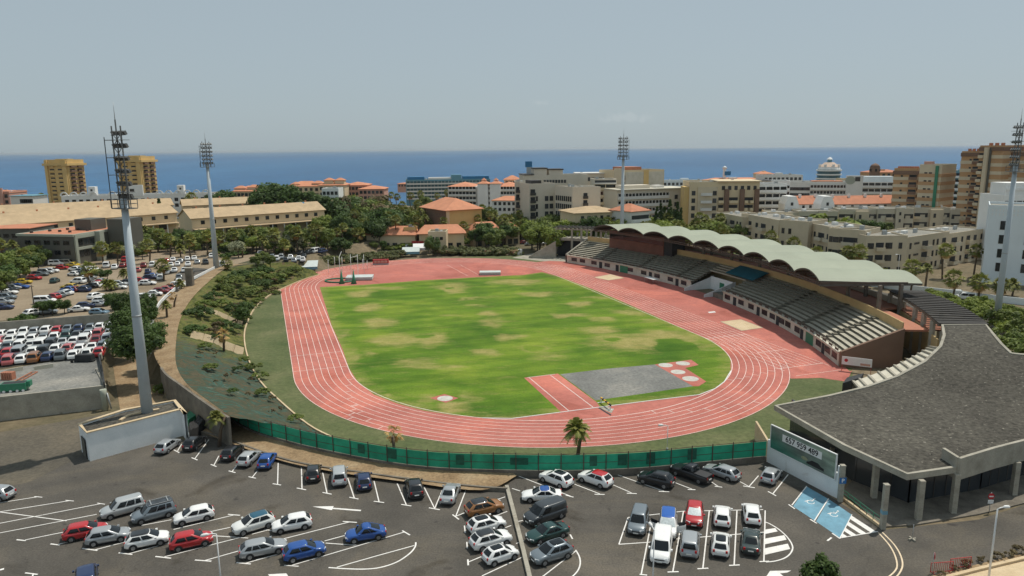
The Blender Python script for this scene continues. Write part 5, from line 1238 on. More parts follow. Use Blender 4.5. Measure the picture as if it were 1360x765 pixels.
CARS = [
 ('hatch', 'silver', P1(-95, 372), P1(68, 385), 'silver car cut by the left edge of the car park beside empty bays', {}),
 ('mpv', 'lightgrey', P1(500, 485), P1(720, 425), 'light grey van-like people carrier nose out beside the dark one with roof bars', {}),
 ('mpv', 'steel', P1(650, 508), P1(875, 448), 'slate grey people carrier with roof bars between pale van and white hatchback', dict(rails=True, roof='darkgrey')),
 ('hatch', 'white', P1(858, 512), P1(1068, 466), 'white hatchback with white roof beside the slate people carrier with roof bars', {}),
 ('hatch', 'red', P1(545, 545), P1(305, 592), 'red hatchback at the left end of its row, ahead of silver hatchback', {}),
 ('hatch', 'silver', P1(655, 570), P1(420, 612), 'silver hatchback between red hatchback and white car with black roof', {}),
 ('hatch', 'white', P1(855, 585), P1(605, 634), 'white hatchback with black roof parked left of a bright red hatchback', dict(roof='black')),
 ('hatch', 'red', P1(1050, 592), P1(848, 636), 'bright red hatchback between black roofed white car and slim lamp post', {}),
 ('mpv', 'navy', P1(432, 722), P1(434, 900), 'dark blue van roof cut off by the bottom edge of the photo', {}),
 ('hatch', 'silver', P1(878, 108), P1(785, 172), 'silver hatchback parked against the white mast enclosure wall', {}),
 ('hatch', 'black', P1(1005, 92), P1(925, 158), 'black hatchback between silver hatchback and young palm near mast enclosure', {}),
 ('hatch', 'black', P1(1190, 138), P1(1115, 208), 'black hatchback below the young palm at the stone kerb', {}),
 ('hatch', 'lightgrey', P1(1275, 165), P1(1195, 238), 'pale silver hatchback between black hatchback and bright blue car at kerb', {}),
 ('hatch', 'blue', P2(78, 178), P2(35, 248), 'bright blue car with rear to camera at left end of the kerb row', {}),
 ('suv', 'offwhite', P1(1150, 565), P2(95, 500), 'off-white crossover with deep teal roof nose towards the lamp post', dict(roof='teal')),
 ('hatch', 'white', P2(62, 552), P2(296, 508), 'white hatchback between teal roofed crossover and blue hatchback below', {}),
 ('estate', 'silver', P2(152, 628), P1(1190, 676), 'silver estate car behind the blue hatchback in the left rows', {}),
 ('hatch', 'blue', P2(352, 640), P2(125, 694), 'blue hatchback with rear to the left, parked by silver estate', {}),
 ('beetle', 'blue', P2(432, 596), P2(655, 560), 'rounded blue beetle style car alone beside the curved white island', {}),
 ('hatch', 'black', P2(287, 232), P2(283, 318), 'black car in the kerb row to the left of a silver one', {}),
 ('mpv', 'lightgrey', P2(412, 248), P2(416, 336), 'silver compact people carrier between black car and dark blue car at kerb', {}),
 ('hatch', 'navy', P2(530, 270), P2(542, 362), 'dark blue hatchback alone right of the silver people carrier at kerb', {}),
 ('suv', 'black', P2(772, 302), P2(802, 404), 'black crossover in the kerb row with rear window facing camera', {}),
 ('sedan', 'silver', P2(985, 325), P2(940, 430), 'long silver saloon next to the corner of the stone kerb', {}),
 ('suv', 'bronze', P2(1225, 430), P2(1035, 474), 'bronze orange crossover with black roof at the divider kerb', dict(roof='black')),
 ('hatch', 'white', P2(1240, 508), P2(1042, 562), 'white hatchback with dark roof window just below bronze crossover', dict(glassroof=True)),
 ('suv', 'white', P2(1262, 585), P2(1062, 640), 'white crossover with black glass roof, middle of three white cars', dict(roof='black')),
 ('small', 'white', P2(1300, 655), P2(1120, 716), 'tiny white city car, lowest of three white cars at divider kerb', dict(glassroof=True)),
 ('suv', 'white', P3(130, 272), P3(312, 342), 'white crossover with sunroof backed to the green fence beside red roofed car', dict(glassroof=True)),
 ('suv', 'white', P3(325, 276), P3(505, 338), 'white crossover with bright red roof at the green fence', dict(roof='red')),
 ('sedan', 'white', P3(28, 388), P3(268, 385), 'white saloon with blue roof lying across the end of the fence row', dict(roof='blue')),
 ('van', 'darkgrey', P3(50, 525), P3(275, 445), 'dark grey delivery van behind the green saloon at the divider kerb', dict(cat='van')),
 ('sedan', 'green', P3(52, 612), P3(295, 540), 'dark green saloon between dark van and slate grey crossover', {}),
 ('suv', 'steel', P3(75, 718), P3(312, 640), 'slate grey crossover with pale sunshade, lowest at the divider kerb', dict(rails=False, glassroof=True)),
 ('suv', 'black', P3(618, 285), P3(812, 332), 'black crossover with red tail lamps left of the black pickup', {}),
 ('pickup', 'black', P3(768, 235), P3(1015, 325), 'black double cab pickup with open load bed at the green fence', dict(cat='pickup truck')),
 ('estate', 'silver', P3(945, 238), P3(1135, 305), 'silver estate car right of the black pickup', {}),
 ('hatch', 'silver', P3(1325, 235), P3(1240, 345), 'silver hatchback in shadow beside the advertising wall', {}),
 ('mpv', 'steel', P3(612, 575), P3(640, 470), 'blue grey people carrier facing camera alone at left of the boxed bays', {}),
 ('mpv', 'white', P3(768, 600), P3(775, 480), 'white car with blue roof and both front doors open', dict(roof='royal', shade=True, doors=True)),
 ('suv', 'red', P3(900, 545), P3(907, 430), 'red crossover facing camera with silver sunshade in its windscreen', dict(shade=True)),
 ('hatch', 'white', P3(1042, 440), P3(1040, 545), 'white hatchback with rear to camera right of the red crossover', {}),
 ('hatch', 'white', P3(1180, 430), P3(1195, 533), 'white hatchback at the right end of the upper boxed row', {}),
 ('van', 'white', P3(728, 728), P3(750, 580), 'white panel van facing camera in front of the open doored car', dict(shade=False, cat='van')),
 ('mpv', 'silver', P3(885, 575), P3(876, 690), 'silver people carrier with rear to camera right of the white van', {}),
 ('hatch', 'offwhite', P3(1035, 575), P3(1030, 690), 'white hatchback with rear to camera below another white hatchback', dict(glassroof=True)),
 ('sedan', 'darkgreen', P3(1185, 560), P3(1182, 672), 'dark grey green saloon at lower right end of the boxed bays', {}),
]
for kd, cl, fr_, re_, lb, kw in CARS: car(kd, cl, fr_, re_, lb, **kw)
# ---- the far car parks: the same types, too small for separate parts, so one mesh per car
FARM = {}
def far_mesh(kind):
 if kind in FARM: return FARM[kind]
 c = CT[kind]; g = GH(c); b = car_body(c); g.add(b, 0); h = c['L'] / 2
 g.pane(b, 'front', .04, .96, .08, .95, 2); g.pane(b, 'rear', .08, .92, .15, .92, 2)
 for s in ('left', 'right'): g.pane(b, s, .08, .48, .12, .88, 2); g.pane(b, s, .52, .92, .12, .88, 2)
 for x in c['wb']:
  for s in (-1, 1):
   n0 = len(b.v); y = s * (c['W'] / 2 + .01); pts = [(x + .34 * cos(2 * pi * i / 10), y, .34 + .34 * sin(2 * pi * i / 10)) for i in range(10)]; b.face(pts, 1)
 b.box(-h + .3, -c['W'] / 2 + .1, .05, h - .3, c['W'] / 2 - .1, .3, 1)
 FARM[kind] = b.mesh('distant_car', [M['white_paint'], M['trim'], M['glass']]); return FARM[kind]
rnd = random.Random(5)
CNAME = dict(white='white', offwhite='cream white', silver='silver', lightgrey='pale silver', grey='grey', darkgrey='dark grey', steel='slate grey', black='black', red='red', darkred='dark red', blue='blue', royal='bright blue', navy='navy blue', teal='teal', green='dark green', darkgreen='grey green', orange='brown orange', yellow='yellow', beige='beige', sky='pale blue', pink='faded red', bronze='bronze')
KNAME = dict(hatch='hatchback', small='small car', suv='crossover', sedan='saloon', estate='estate car', mpv='people carrier', van='van')
def farcar(px, py, colour, kind, head, label, group, z):
 p = G(px, py, z); o = link('distant_car', far_mesh(kind), None, (p.x, p.y, z + .02), head + rnd.uniform(-.06, .06))
 o.material_slots[0].link = 'OBJECT'; o.material_slots[0].material = pm(colour)
 return tag(o, label, 'van' if kind == 'van' else 'car', group)
def row(pts, head, phrase, group, z, cols=None, kinds=None):
 pts = sorted(pts, key=lambda q: q[0])
 for i, q in enumerate(pts):
  cl = q[2] if len(q) > 2 and q[2] else rnd.choice(cols or ['white', 'white', 'offwhite', 'silver', 'silver', 'lightgrey', 'grey', 'darkgrey', 'black', 'red', 'blue', 'navy', 'white'])
  kd = q[3] if len(q) > 3 else rnd.choice(kinds or ['hatch', 'hatch', 'small', 'suv', 'sedan', 'estate', 'mpv'])
  farcar(q[0], q[1], cl, kd, head if len(q) < 5 else q[4], f"{CNAME[cl]} {KNAME[kd]}, {ordinal(i)} from left {phrase}", group, z)
# crowded walled yard: five rows, cars nose to the rear wall
YG = 'cars crowded in the walled yard'
YC = [['white', 'white', 'offwhite', 'silver', 'white', 'red', 'steel', 'navy', 'grey', 'white', 'white'], ['pink', 'offwhite', 'white', 'white', 'grey', 'white', 'green', 'darkgrey', 'silver', 'pink', 'silver'],
 ['white', 'grey', 'white', 'offwhite', 'white', 'darkgrey', 'lightgrey', 'white', 'offwhite', 'darkred', 'white'], ['darkgrey', 'red', 'silver', 'offwhite', 'black', 'white', 'pink', 'white', 'white', 'steel'], ['blue', 'pink', 'white', 'orange', 'navy', 'grey', 'white', 'offwhite', 'red']]
for k in range(5):
 pts = []; n = len(YC[k])
 xL, xR = 3 - 2 * k, 152 - 4.6 * k - (0 if k else 2)
 yL, yR = 447 + 9.2 * k, 437 + 8.6 * k
 for i in range(n):
  t = i / (n - 1); pts.append((xL + (xR - xL) * t + rnd.uniform(-1.2, 1.2), yL + (yR - yL) * t + rnd.uniform(-.8, .8), YC[k][i], rnd.choice(['hatch', 'sedan', 'mpv', 'suv', 'van', 'estate', 'hatch'])))
 row(pts, radians(111), ['in yard row by rear wall', 'in second yard row from wall', 'in the middle row of the walled yard', 'in fourth yard row from wall', 'in yard row nearest the slab'][k], YG, ZP)
# the dirt car park
LG = 'cars in the dirt car park'
row([(4, 411, 'navy'), (6, 404, 'silver'), (9, 398, 'steel'), (11, 391, 'white'), (14, 387, 'darkgrey'), (19, 384, 'white'), (27, 383.5, 'blue'), (32, 377, 'yellow', 'hatch', 0.15), (46, 371.5, 'red', 'hatch', -.1), (54, 366.5, 'grey', 'estate'), (61, 364, 'lightgrey', 'mpv'), (69, 362, 'white'), (83, 358, 'red', 'small'), (90, 352, 'beige', 'van'), (76, 352.5, 'white', 'van')], radians(8), 'under trees at the lot edge', LG, ZP)
row([(73, 375.5, 'green', 'small', radians(100))], radians(100), 'on the bare drive of the dirt lot', LG, ZP)
row([(71, 397, 'red'), (77, 395, 'grey'), (82, 393, 'silver'), (87, 391.5, 'white'), (91, 388, 'blue'), (97, 387.5, 'darkred'), (92, 383.5, 'yellow', 'estate', radians(170))], radians(165), 'in the short slanting dirt lot cluster', LG, ZP)
row([(104, 376.5, 'white', 'mpv'), (109, 375, 'grey'), (114, 373.5, 'white'), (110, 387.5, 'navy'), (120, 382.5, 'black'), (126, 381.5, 'white'), (130, 379, 'red'), (133, 376, 'silver'), (119, 370.5, 'silver')], radians(170), 'in the middle dirt lot cluster', LG, ZP)
row([(100, 360, 'white'), (98, 366.5, 'white'), (108, 366, 'navy'), (110, 358, 'silver'), (118, 363, 'white'), (122, 360, 'white'), (106, 362, 'steel'), (97, 354, 'yellow')], radians(165), 'in the cluster before the dark office', LG, ZP)
row([(128, 396.5, 'white', 'suv', radians(70)), (131, 407, 'silver', 'sedan', radians(10)), (135, 402, 'white', 'hatch', radians(10)), (105, 414, 'white', 'sedan', radians(25)), (114, 409, 'navy', 'hatch', radians(25)), (132, 418, 'sky', 'hatch', radians(5)), (45, 419, 'white', 'suv', radians(70)), (62, 417, 'silver', 'sedan', radians(10)), (60, 403, 'white', 'van', radians(10))], 0, 'among scattered cars by the yard wall', LG, ZP)
row([(159, 380, 'lightgrey'), (157, 384, 'offwhite'), (172, 378, 'darkgrey'), (187, 375, 'red'), (196, 378.5, 'white', 'estate', 0.05), (200, 371, 'navy')], radians(8), 'right of the mast shaft', LG, ZP)
row([(193, 397, 'white', 'estate', .1), (206, 393, 'white'), (214, 390, 'darkred'), (222, 387, 'pink'), (229, 384, 'orange'), (236, 381, 'white')], radians(10), 'beside the white path wall', LG, ZP)
row([(142, 355, 'white', 'van'), (153, 357, 'white'), (163, 355, 'darkred'), (171, 353.5, 'red'), (166, 347, 'red'), (191, 355, 'darkred'), (203, 354, 'white'), (184, 361, 'pink'), (197, 363, 'navy'), (203, 369, 'blue'), (212, 366, 'silver'), (213, 371, 'white'), (222, 363.5, 'white'), (219, 358, 'grey')], radians(112), 'in left rows before the palms', LG, ZP)
row([(232, 361, 'white'), (245, 361, 'white'), (254, 362.5, 'grey'), (227, 354, 'white'), (236, 353, 'white'), (250, 353, 'white'), (230, 347, 'white'), (240, 349, 'silver'), (249, 346, 'white'), (258, 345, 'white'), (262, 350, 'silver'), (273, 350.5, 'darkgrey'), (281, 342, 'white'), (221, 349, 'red'), (238, 371, 'grey', 'suv'), (238, 377, 'white', 'suv'), (253, 374, 'darkgreen', 'sedan'), (295, 354, 'offwhite', 'van')], radians(114), 'in rows below the slim mast', LG, ZP)
BG = 'cars parked behind the track'
row([(346, 338, 'white'), (352, 345, 'white'), (362, 344, 'steel'), (368, 346, 'white'), (374, 343.5, 'silver'), (380, 347, 'darkgrey'), (386, 344, 'white'), (391, 348, 'silver'), (397, 345, 'white'), (402, 347, 'white'), (404, 342, 'black')], radians(105), 'in the lot left of the hedge', BG, ZP)
row([(401, 338, 'black'), (411, 337, 'darkgrey'), (420, 335.5, 'white', 'van'), (429, 336, 'navy')], radians(75), 'in the shaded back lot line', BG, ZP)
row([(470, 331, 'steel'), (474, 326, 'white'), (483, 330, 'silver'), (498, 327, 'white', 'estate'), (505, 322, 'teal'), (459, 333, 'red'), (531, 322, 'white'), (540, 328, 'white'), (548, 324, 'white'), (552, 329, 'silver'), (558, 325, 'white'), (546, 331, 'white', 'van'), (566, 330, 'silver')], radians(20), 'between hedge and red pavilions', BG, 0)
row([(590, 320, 'white'), (599, 321, 'white'), (612, 324, 'black'), (620, 324, 'white'), (655, 323, 'white'), (665, 323, 'black'), (671, 325, 'black'), (657, 326, 'silver'), (680, 323, 'silver'), (688, 322, 'darkred'), (696, 324, 'darkred'), (703, 326, 'silver'), (710, 324, 'white'), (717, 325, 'silver'), (712, 320, 'white'), (727, 322, 'white'), (732, 325, 'offwhite')], radians(15), 'under trees beyond the far bend', BG, 0)
row([(1282, 398, 'white', 'van', radians(150)), (1268, 391.5, 'silver', 'hatch', radians(150))], radians(150), 'on the street behind the pergola', 'cars on the street behind the stand', 0)
# ------------------------------------------------------------------ trees: a few kinds, each built once, then copied
rt = random.Random(21)
def leaf_quad(b, p, n, s, r, m=0):
 n = n.normalized(); t = Vector((r.uniform(-1, 1), r.uniform(-1, 1), r.uniform(-1, 1))).cross(n)
 if t.length < .01: t = Vector((1, 0, 0)).cross(n)
 t.normalize(); u = n.cross(t); a = s * r.uniform(.6, 1.2); c = a * r.uniform(.5, .8)
 b.face([p - t * a, p - u * c, p + t * a, p + u * c], m)
def crown_mesh(name, material, R=3.2, Hc=4.2, nclump=26, nleaf=130, leaf=.26, seed=0, shape='round'):
 r = random.Random(seed); b = MB()
 for k in range(nclump):
  if shape == 'cypress':
   z = r.uniform(0, 1); rad = R * (1 - z) ** .7 * .75 + .12; a = r.uniform(0, 2 * pi); c = Vector((rad * .6 * cos(a), rad * .6 * sin(a), z * Hc)); cr_ = .45 * R * (1.1 - z)
  elif shape == 'mound':
   a = r.uniform(0, 2 * pi); q = R * sqrt(r.uniform(0, 1)); c = Vector((q * cos(a), q * sin(a), Hc * (.08 + .55 * (1 - (q / R) ** 2) * r.uniform(.5, 1)))); cr_ = R * r.uniform(.22, .34)
  elif shape == 'flat':
   a = r.uniform(0, 2 * pi); q = R * sqrt(r.uniform(0, 1)); c = Vector((q * cos(a), q * sin(a), Hc * (.35 + .45 * (1 - (q / R) ** 2) * r.uniform(.6, 1)))); cr_ = R * r.uniform(.22, .36)
  else:
   d = Vector((r.gauss(0, 1), r.gauss(0, 1), r.gauss(0, 1))).normalized() * r.uniform(.35, 1) ** .6
   c = Vector((d.x * R * .74, d.y * R * .74, Hc * .5 + d.z * Hc * .40)); cr_ = R * r.uniform(.20, .38)
  for i in range(nleaf):
   d = Vector((r.gauss(0, 1), r.gauss(0, 1), r.gauss(0, 1))).normalized(); p = c + d * cr_ * r.uniform(.45, 1.08) * Vector((1, 1, .8)).x
   p.z = c.z + (p.z - c.z) * .8
   leaf_quad(b, p, (d + Vector((r.uniform(-.6, .6), r.uniform(-.6, .6), r.uniform(0, .8)))), leaf, r)
 return b.mesh(name, [material])
def trunk_mesh(name, h, r0, r1, limbs=4, seed=0, mt=None, spread=1.2):
 r = random.Random(seed); b = MB(); bx, by = r.uniform(-.15, .15), r.uniform(-.15, .15)
 b.tube([(0, 0, -.3), (bx * .4, by * .4, h * .5), (bx, by, h)], [r0, (r0 + r1) / 2, r1], 7)
 for k in range(limbs):
  a = 2 * pi * k / max(1, limbs) + r.uniform(-.4, .4); z = h * r.uniform(.65, .98)
  b.tube([(bx * z / h, by * z / h, z), (spread * .5 * cos(a), spread * .5 * sin(a), z + spread * .7), (spread * cos(a), spread * sin(a), z + spread * 1.3)], [r1 * .7, r1 * .5, r1 * .25], 5)
 return b.mesh(name, [mt or M['bark']])
def frond(b, r, a, el, L, droop, wl, m=0, n=7, leafw=.09):
 d = Vector((cos(a), sin(a), 0)); pts = []
 for i in range(n + 1):
  t = i / n; pts.append(d * (L * t * cos(el) * (1 - .12 * t)) + Vector((0, 0, L * (sin(el) * t - droop * t * t))))
 sd_ = Vector((-sin(a), cos(a), 0))
 for i in range(n):
  w0, w1 = .05 * (1 - i / n) + .015, .05 * (1 - (i + 1) / n) + .015
  b.face([pts[i] - sd_ * w0, pts[i + 1] - sd_ * w1, pts[i + 1] + sd_ * w1, pts[i] + sd_ * w0], m)
 for i in range(1, 2 * n):
  t = i / (2 * n); k = min(int(t * n), n - 1); p = pts[k].lerp(pts[k + 1], t * n - k); ll = wl * (.45 + .9 * sin(pi * min(1, t * .85 + .12))) * r.uniform(.85, 1.1)
  tg = (pts[k + 1] - pts[k]).normalized()
  for s in (-1, 1):
   e = p + (sd_ * s * .8 + tg * .55).normalized() * ll + Vector((0, 0, -.35 * ll)); q = tg * (leafw * 1.3)
   b.face([p - q, p + q, e + q * .25, e - q * .25], m)
def feather_crown(name, material, n=34, L=2.6, seed=0, dry=5):
 r = random.Random(seed); b = MB()
 for k in range(n):
  t = k / n; frond(b, r, k * 2.4 + r.uniform(-.2, .2), radians(75 - 85 * t + r.uniform(-8, 8)), L * r.uniform(.85, 1.1), .42 + .2 * t, .50, 0)
 for k in range(dry): frond(b, r, r.uniform(0, 6.3), radians(-25), L * .8, .55, .3, 1, 5)
 return b.mesh(name, [material, M['leaf_dry']])
def fan_crown(name, material, n=34, L=1.5, seed=0, skirt=18):
 r = random.Random(seed); b = MB()
 def fan(a, el, l, m):
  d = Vector((cos(a) * cos(el), sin(a) * cos(el), sin(el))); c = d * l * .55; s_ = Vector((-sin(a), cos(a), 0)); u = s_.cross(d)
  b.face([d * .1 - s_ * .03, c - s_ * .03, c + s_ * .03, d * .1 + s_ * .03], m)
  for j in range(9):
   t = -1 + 2 * j / 8; e = c + (d * cos(t * 1.25) + s_ * sin(t * 1.25)).normalized() * l * .55 * r.uniform(.8, 1.15) - Vector((0, 0, .22 * l * (1 + abs(t) * .4)))
   q = (s_ * cos(t * 1.3) - d * sin(t * 1.3)) * .062 * l
   b.face([c - q * .3, c.lerp(e, .6) - q, e, c.lerp(e, .6) + q], m)
 for k in range(n): fan(k * 2.4 + r.uniform(-.2, .2), radians(80 - 115 * (k / n) + r.uniform(-9, 9)), L * r.uniform(.85, 1.12), 0)
 for k in range(skirt): fan(r.uniform(0, 6.3), radians(-60 + r.uniform(-20, 12)), L * r.uniform(.7, .95), 1)
 return b.mesh(name, [material, M['leaf_dry']])
LIB = {}
def lib(k):
 if k in LIB: return LIB[k]
 kind, v = k
 if kind == 'feather': me = (trunk_mesh('palm_trunk', 1, .045, .030, 0, v, M['trunk']), feather_crown('palm_crown', M['leaf_palm'], 34, 2.6, v))
 elif kind == 'fan': me = (trunk_mesh('palm_trunk', 1, .040, .025, 0, v, M['trunk']), fan_crown('palm_crown', M['leaf_palm'], 30, 2.5, v, 7))
 elif kind == 'dead': me = (trunk_mesh('palm_trunk', 1, .04, .03, 0, v, M['trunk']), fan_crown('palm_crown', M['leaf_dry'], 10, 1.6, v, 10))
 else:
  mt, kw = {'dark': ('leaf_dark', {}), 'mid': ('leaf_mid', {}), 'lite': ('leaf_lite', {}), 'grey': ('leaf_grey', dict(nclump=20, nleaf=110)), 'brown': ('leaf_brown', {}),
    'pine': ('leaf_dark', dict(R=3.4, Hc=5.5, shape='round', nclump=30)), 'cypress': ('leaf_dark', dict(R=1.3, Hc=7.5, shape='cypress', nclump=64, nleaf=70)),
    'bush': ('leaf_mid', dict(R=1.5, Hc=1.7, nclump=20, nleaf=80, leaf=.15, shape='mound')), 'bushdark': ('leaf_dark', dict(R=1.5, Hc=1.8, nclump=20, nleaf=80, leaf=.15, shape='mound')), 'bushlite': ('leaf_lite', dict(R=1.6, Hc=1.9, nclump=22, nleaf=90, leaf=.15, shape='mound')),
    'shade': ('leaf_dark', dict(R=3.8, Hc=4.4, nclump=40, nleaf=170, leaf=.22)), 'hedge': ('oleander', dict(R=1.7, Hc=2.3, nclump=22, nleaf=90, leaf=.17, shape='mound')), 'grassy': ('leaf_brown', dict(R=1.0, Hc=1.1, nclump=12, nleaf=60, leaf=.12, shape='mound'))}[kind]
  tk = {'cypress': (1.2, .12, .08, 0, .3), 'bush': (.12, .06, .04, 3, .5), 'bushdark': (.12, .06, .04, 3, .5), 'bushlite': (.12, .06, .04, 3, .5), 'hedge': (.2, .07, .05, 4, .6), 'grassy': (.3, .04, .03, 2, .3), 'pine': (3.4, .22, .14, 5, 1.4)}.get(kind, (2.4, .20, .13, 5, 1.4))
  me = (trunk_mesh('tree_trunk', tk[0], tk[1], tk[2], tk[3], v, None, tk[4]), crown_mesh('tree_crown', M[mt], seed=v * 7 + 3, **kw), tk[0])
 LIB[k] = me; return me
NAME = dict(feather='palm_tree', fan='palm_tree', dead='palm_tree', bush='shrub', bushdark='shrub', bushlite='shrub', hedge='shrub', grassy='shrub', cypress='cypress_tree', pine='pine_tree')
CATN = dict(palm_tree='palm', shrub='shrub', cypress_tree='tree', pine_tree='tree')
CROWNH = dict(cypress=7.5, bush=1.7, bushdark=1.8, bushlite=1.9, hedge=2.3, shade=4.4, pine=5.5, grassy=1.1)
def plant(kind, p, h, label, group=None, wide=1.0, seed=None):
 v = rt.randrange(3) if seed is None else seed
 nm = NAME.get(kind, 'leafy_tree'); t = empty(nm, p, rt.uniform(0, 6.28), label, CATN.get(nm, 'tree'), group); L_ = lib((kind, v))
 if kind in ('feather', 'fan', 'dead'):
  cs = wide; th_ = max(.6, h - (1.2 if kind == 'feather' else .7) * cs)
  o = link('trunk', L_[0], t); k = max(.8, min(1.25, th_ / 6 + .45)); o.scale = (6.0 * k, 6.0 * k, th_)
  c = link('crown', L_[1], t, (0, 0, th_ - .05)); c.scale = (cs, cs, cs)
 else:
  tot = L_[2] * .8 + CROWNH.get(kind, 4.2); s = h / tot
  o = link('trunk', L_[0], t); o.scale = (s * (wide ** .5), s * (wide ** .5), s); c = link('crown', L_[1], t, (0, 0, L_[2] * .8 * s)); c.scale = (s * wide, s * wide, s)
 return t
WIDE = dict(bush=1.35, bushdark=1.35, bushlite=1.3)
DESC = dict(feather='feathery palm', fan='fan palm', dead='withered brown palm', dark='dark green tree', mid='green leafy tree', lite='light green tree', grey='grey green tree', brown='brownish dry tree', pine='tall dark pine', cypress='dark cypress', bush='low green shrub', bushdark='dark low shrub', bushlite='bright green shrub', shade='dense dark shade tree', hedge='flowering oleander shrub', grassy='dry grassy tuft')
def belt(items, phrase, group, z=0.0):
 """items: (px, base, kind, height[, wide]); base is a sight line height on ground z, or ('Y', distance)"""
 by = {}
 for it in items: by.setdefault(it[2], []).append(it)
 for kind, L_ in by.items():
  L_.sort(key=lambda q: q[0])
  for i, it in enumerate(L_):
   if isinstance(it[1], tuple): q = D(it[0], 300, it[1][1]); p = Vector((q.x, it[1][1], it[1][2] if len(it[1]) > 2 else z))
   else: p = G(it[0], it[1], z)
   lab = f"{DESC[kind]} {phrase}" if len(L_) == 1 else f"{DESC[kind]}, {ordinal(i)} from left {phrase}"
   plant(kind, p, it[3], lab, group, it[4] if len(it) > 4 else rt.uniform(.9, 1.15) * WIDE.get(kind, 1))
def scatter(n, poly, kinds, h, z=0.0, mind=3.0, avoid=()):
 xs = [p[0] for p in poly]; ys = [p[1] for p in poly]; out = []; pts = []; tries = 0
 while len(out) < n and tries < n * 60:
  tries += 1; x, y = rt.uniform(min(xs), max(xs)), rt.uniform(min(ys), max(ys))
  if not inside((x, y), poly): continue
  p = G(x, y, z)
  if any((p - q).length < mind for q in pts): continue
  pts.append(p); k = rt.choice(kinds); hh = rt.uniform(*h) * (0.45 if k.startswith('bush') else (1.15 if k == 'fan' else 1)); out.append((x, y, k, hh))
 return out
def scatterY(n, x0, x1, Y0, Y1, kinds, h, z=0.0):
 out = []
 for i in range(n):
  k = rt.choice(kinds); out.append((x0 + (x1 - x0) * (i + rt.uniform(.1, .9)) / n, ('Y', rt.uniform(Y0, Y1), z), k, rt.uniform(*h) * (0.45 if k.startswith('bush') else 1)))
 return out
# --- left: shade trees beside the yard, lot edge trees and palms
belt([(184, 492, 'shade', 8.0, 1.05), (207, 470, 'shade', 6.0, .9), (172, 458, 'shade', 7.0, 1.0), (196, 437, 'shade', 6.2, .9), (165, 423, 'shade', 5.8, .95), (199, 415, 'shade', 4.6, .9), (150, 415, 'shade', 4.6, .9)], 'in the clump right of the car yard', 'dense trees beside the car yard', 3.0)
belt([(58, 420, 'dark', 3.8, 1.2), (70, 419, 'dark', 3.9, 1.2), (86, 417, 'dark', 3.4, 1.2), (22, 426, 'bushdark', 1.6), (36, 424, 'bushdark', 2.0), (134, 373, 'dark', 3.6, 1.2), (143, 372, 'dark', 3.2, 1.1)], 'inside the dirt car park', 'small trees in the dirt car park', ZP)
belt([(3, 396, 'mid', 7.5), (14, 384, 'dark', 7), (28, 375, 'mid', 7.5), (40, 368, 'dark', 7), (52, 361, 'mid', 6.5), (60, 353, 'dark', 6), (72, 348, 'mid', 5.5), (8, 368, 'mid', 8), (24, 360, 'dark', 7.5), (40, 353, 'mid', 7), (82, 343, 'mid', 5), (20, 352, 'feather', 8), (59, 350, 'feather', 7), (4, 356, 'fan', 8.5), (84, 347, 'fan', 8), (35, 366, 'fan', 7)], 'on the left rim of the dirt lot', 'trees on the left rim of the car park', ZP)
belt([(121, 383, 'fan', 6.2), (142, 386, 'feather', 3.0, .8), (149, 386, 'feather', 2.9, .8), (166, 376, 'feather', 4.0, .8), (137, 350, 'fan', 6.0), (156, 353, 'fan', 6.6), (198, 350, 'fan', 7.0), (217, 373, 'fan', 5.2), (240, 386, 'feather', 3.0, .7), (222, 425, 'feather', 4.2, .62), (230, 412, 'dead', 4.0, .7), (302, 361, 'fan', 3.6, .8)], 'among the parked cars left of the track', 'palms in the dirt car park', ZP)
belt([(226, 343, 'fan', 7.6), (254, 344, 'fan', 7.5), (277, 340, 'fan', 8), (285, 338, 'feather', 8, .9), (312, 338, 'fan', 8.2), (322, 342, 'feather', 5, .8), (352, 342, 'feather', 7, .9), (365, 338, 'fan', 8), (379, 340, 'fan', 5), (394, 337, 'fan', 8.4), (420, 334, 'fan', 9), (427, 333, 'feather', 9, .9), (240, 330, 'feather', 6, .8), (265, 330, 'feather', 6, .8), (210, 335, 'fan', 7), (186, 335, 'feather', 7), (174, 338, 'fan', 7.5), (335, 332, 'fan', 8)], 'in the belt behind the dirt lot', 'palms in the belt behind the car park', ZP)
belt(scatter(110, [(140, 346), (140, 322), (250, 316), (340, 314), (440, 304), (446, 332), (340, 342), (250, 344)], ['mid', 'dark', 'mid', 'grey', 'lite', 'bush', 'bushlite', 'mid', 'bushdark', 'dark', 'feather', 'mid'], (4.0, 7.0), ZP, 2.6), 'in gardens below the sandy roofs', 'garden trees below the sandy roofs', ZP)
belt(scatter(14, [(425, 344), (428, 318), (482, 314), (480, 336), (450, 343)], ['mid', 'dark', 'fan', 'bush', 'bushlite', 'mid'], (5, 7.5), 0.5, 3), 'on the slope left of the hedge', 'trees on the slope left of the hedge', 0.5)
belt([(396, 318, 'dark', 9), (412, 316, 'mid', 9), (430, 318, 'lite', 7), (446, 322, 'lite', 7, 1.2), (438, 312, 'dark', 7.5), (462, 318, 'mid', 6)], 'beside the bright green tree left of pavilions', 'tall trees left of the pavilions', 1.5)
belt(scatterY(26, 150, 436, 256, 274, ['mid', 'dark', 'feather', 'mid', 'bush', 'lite', 'fan'], (5.5, 8.5), 4.0), 'close under the sandy roof eaves', 'trees under the sandy eaves')
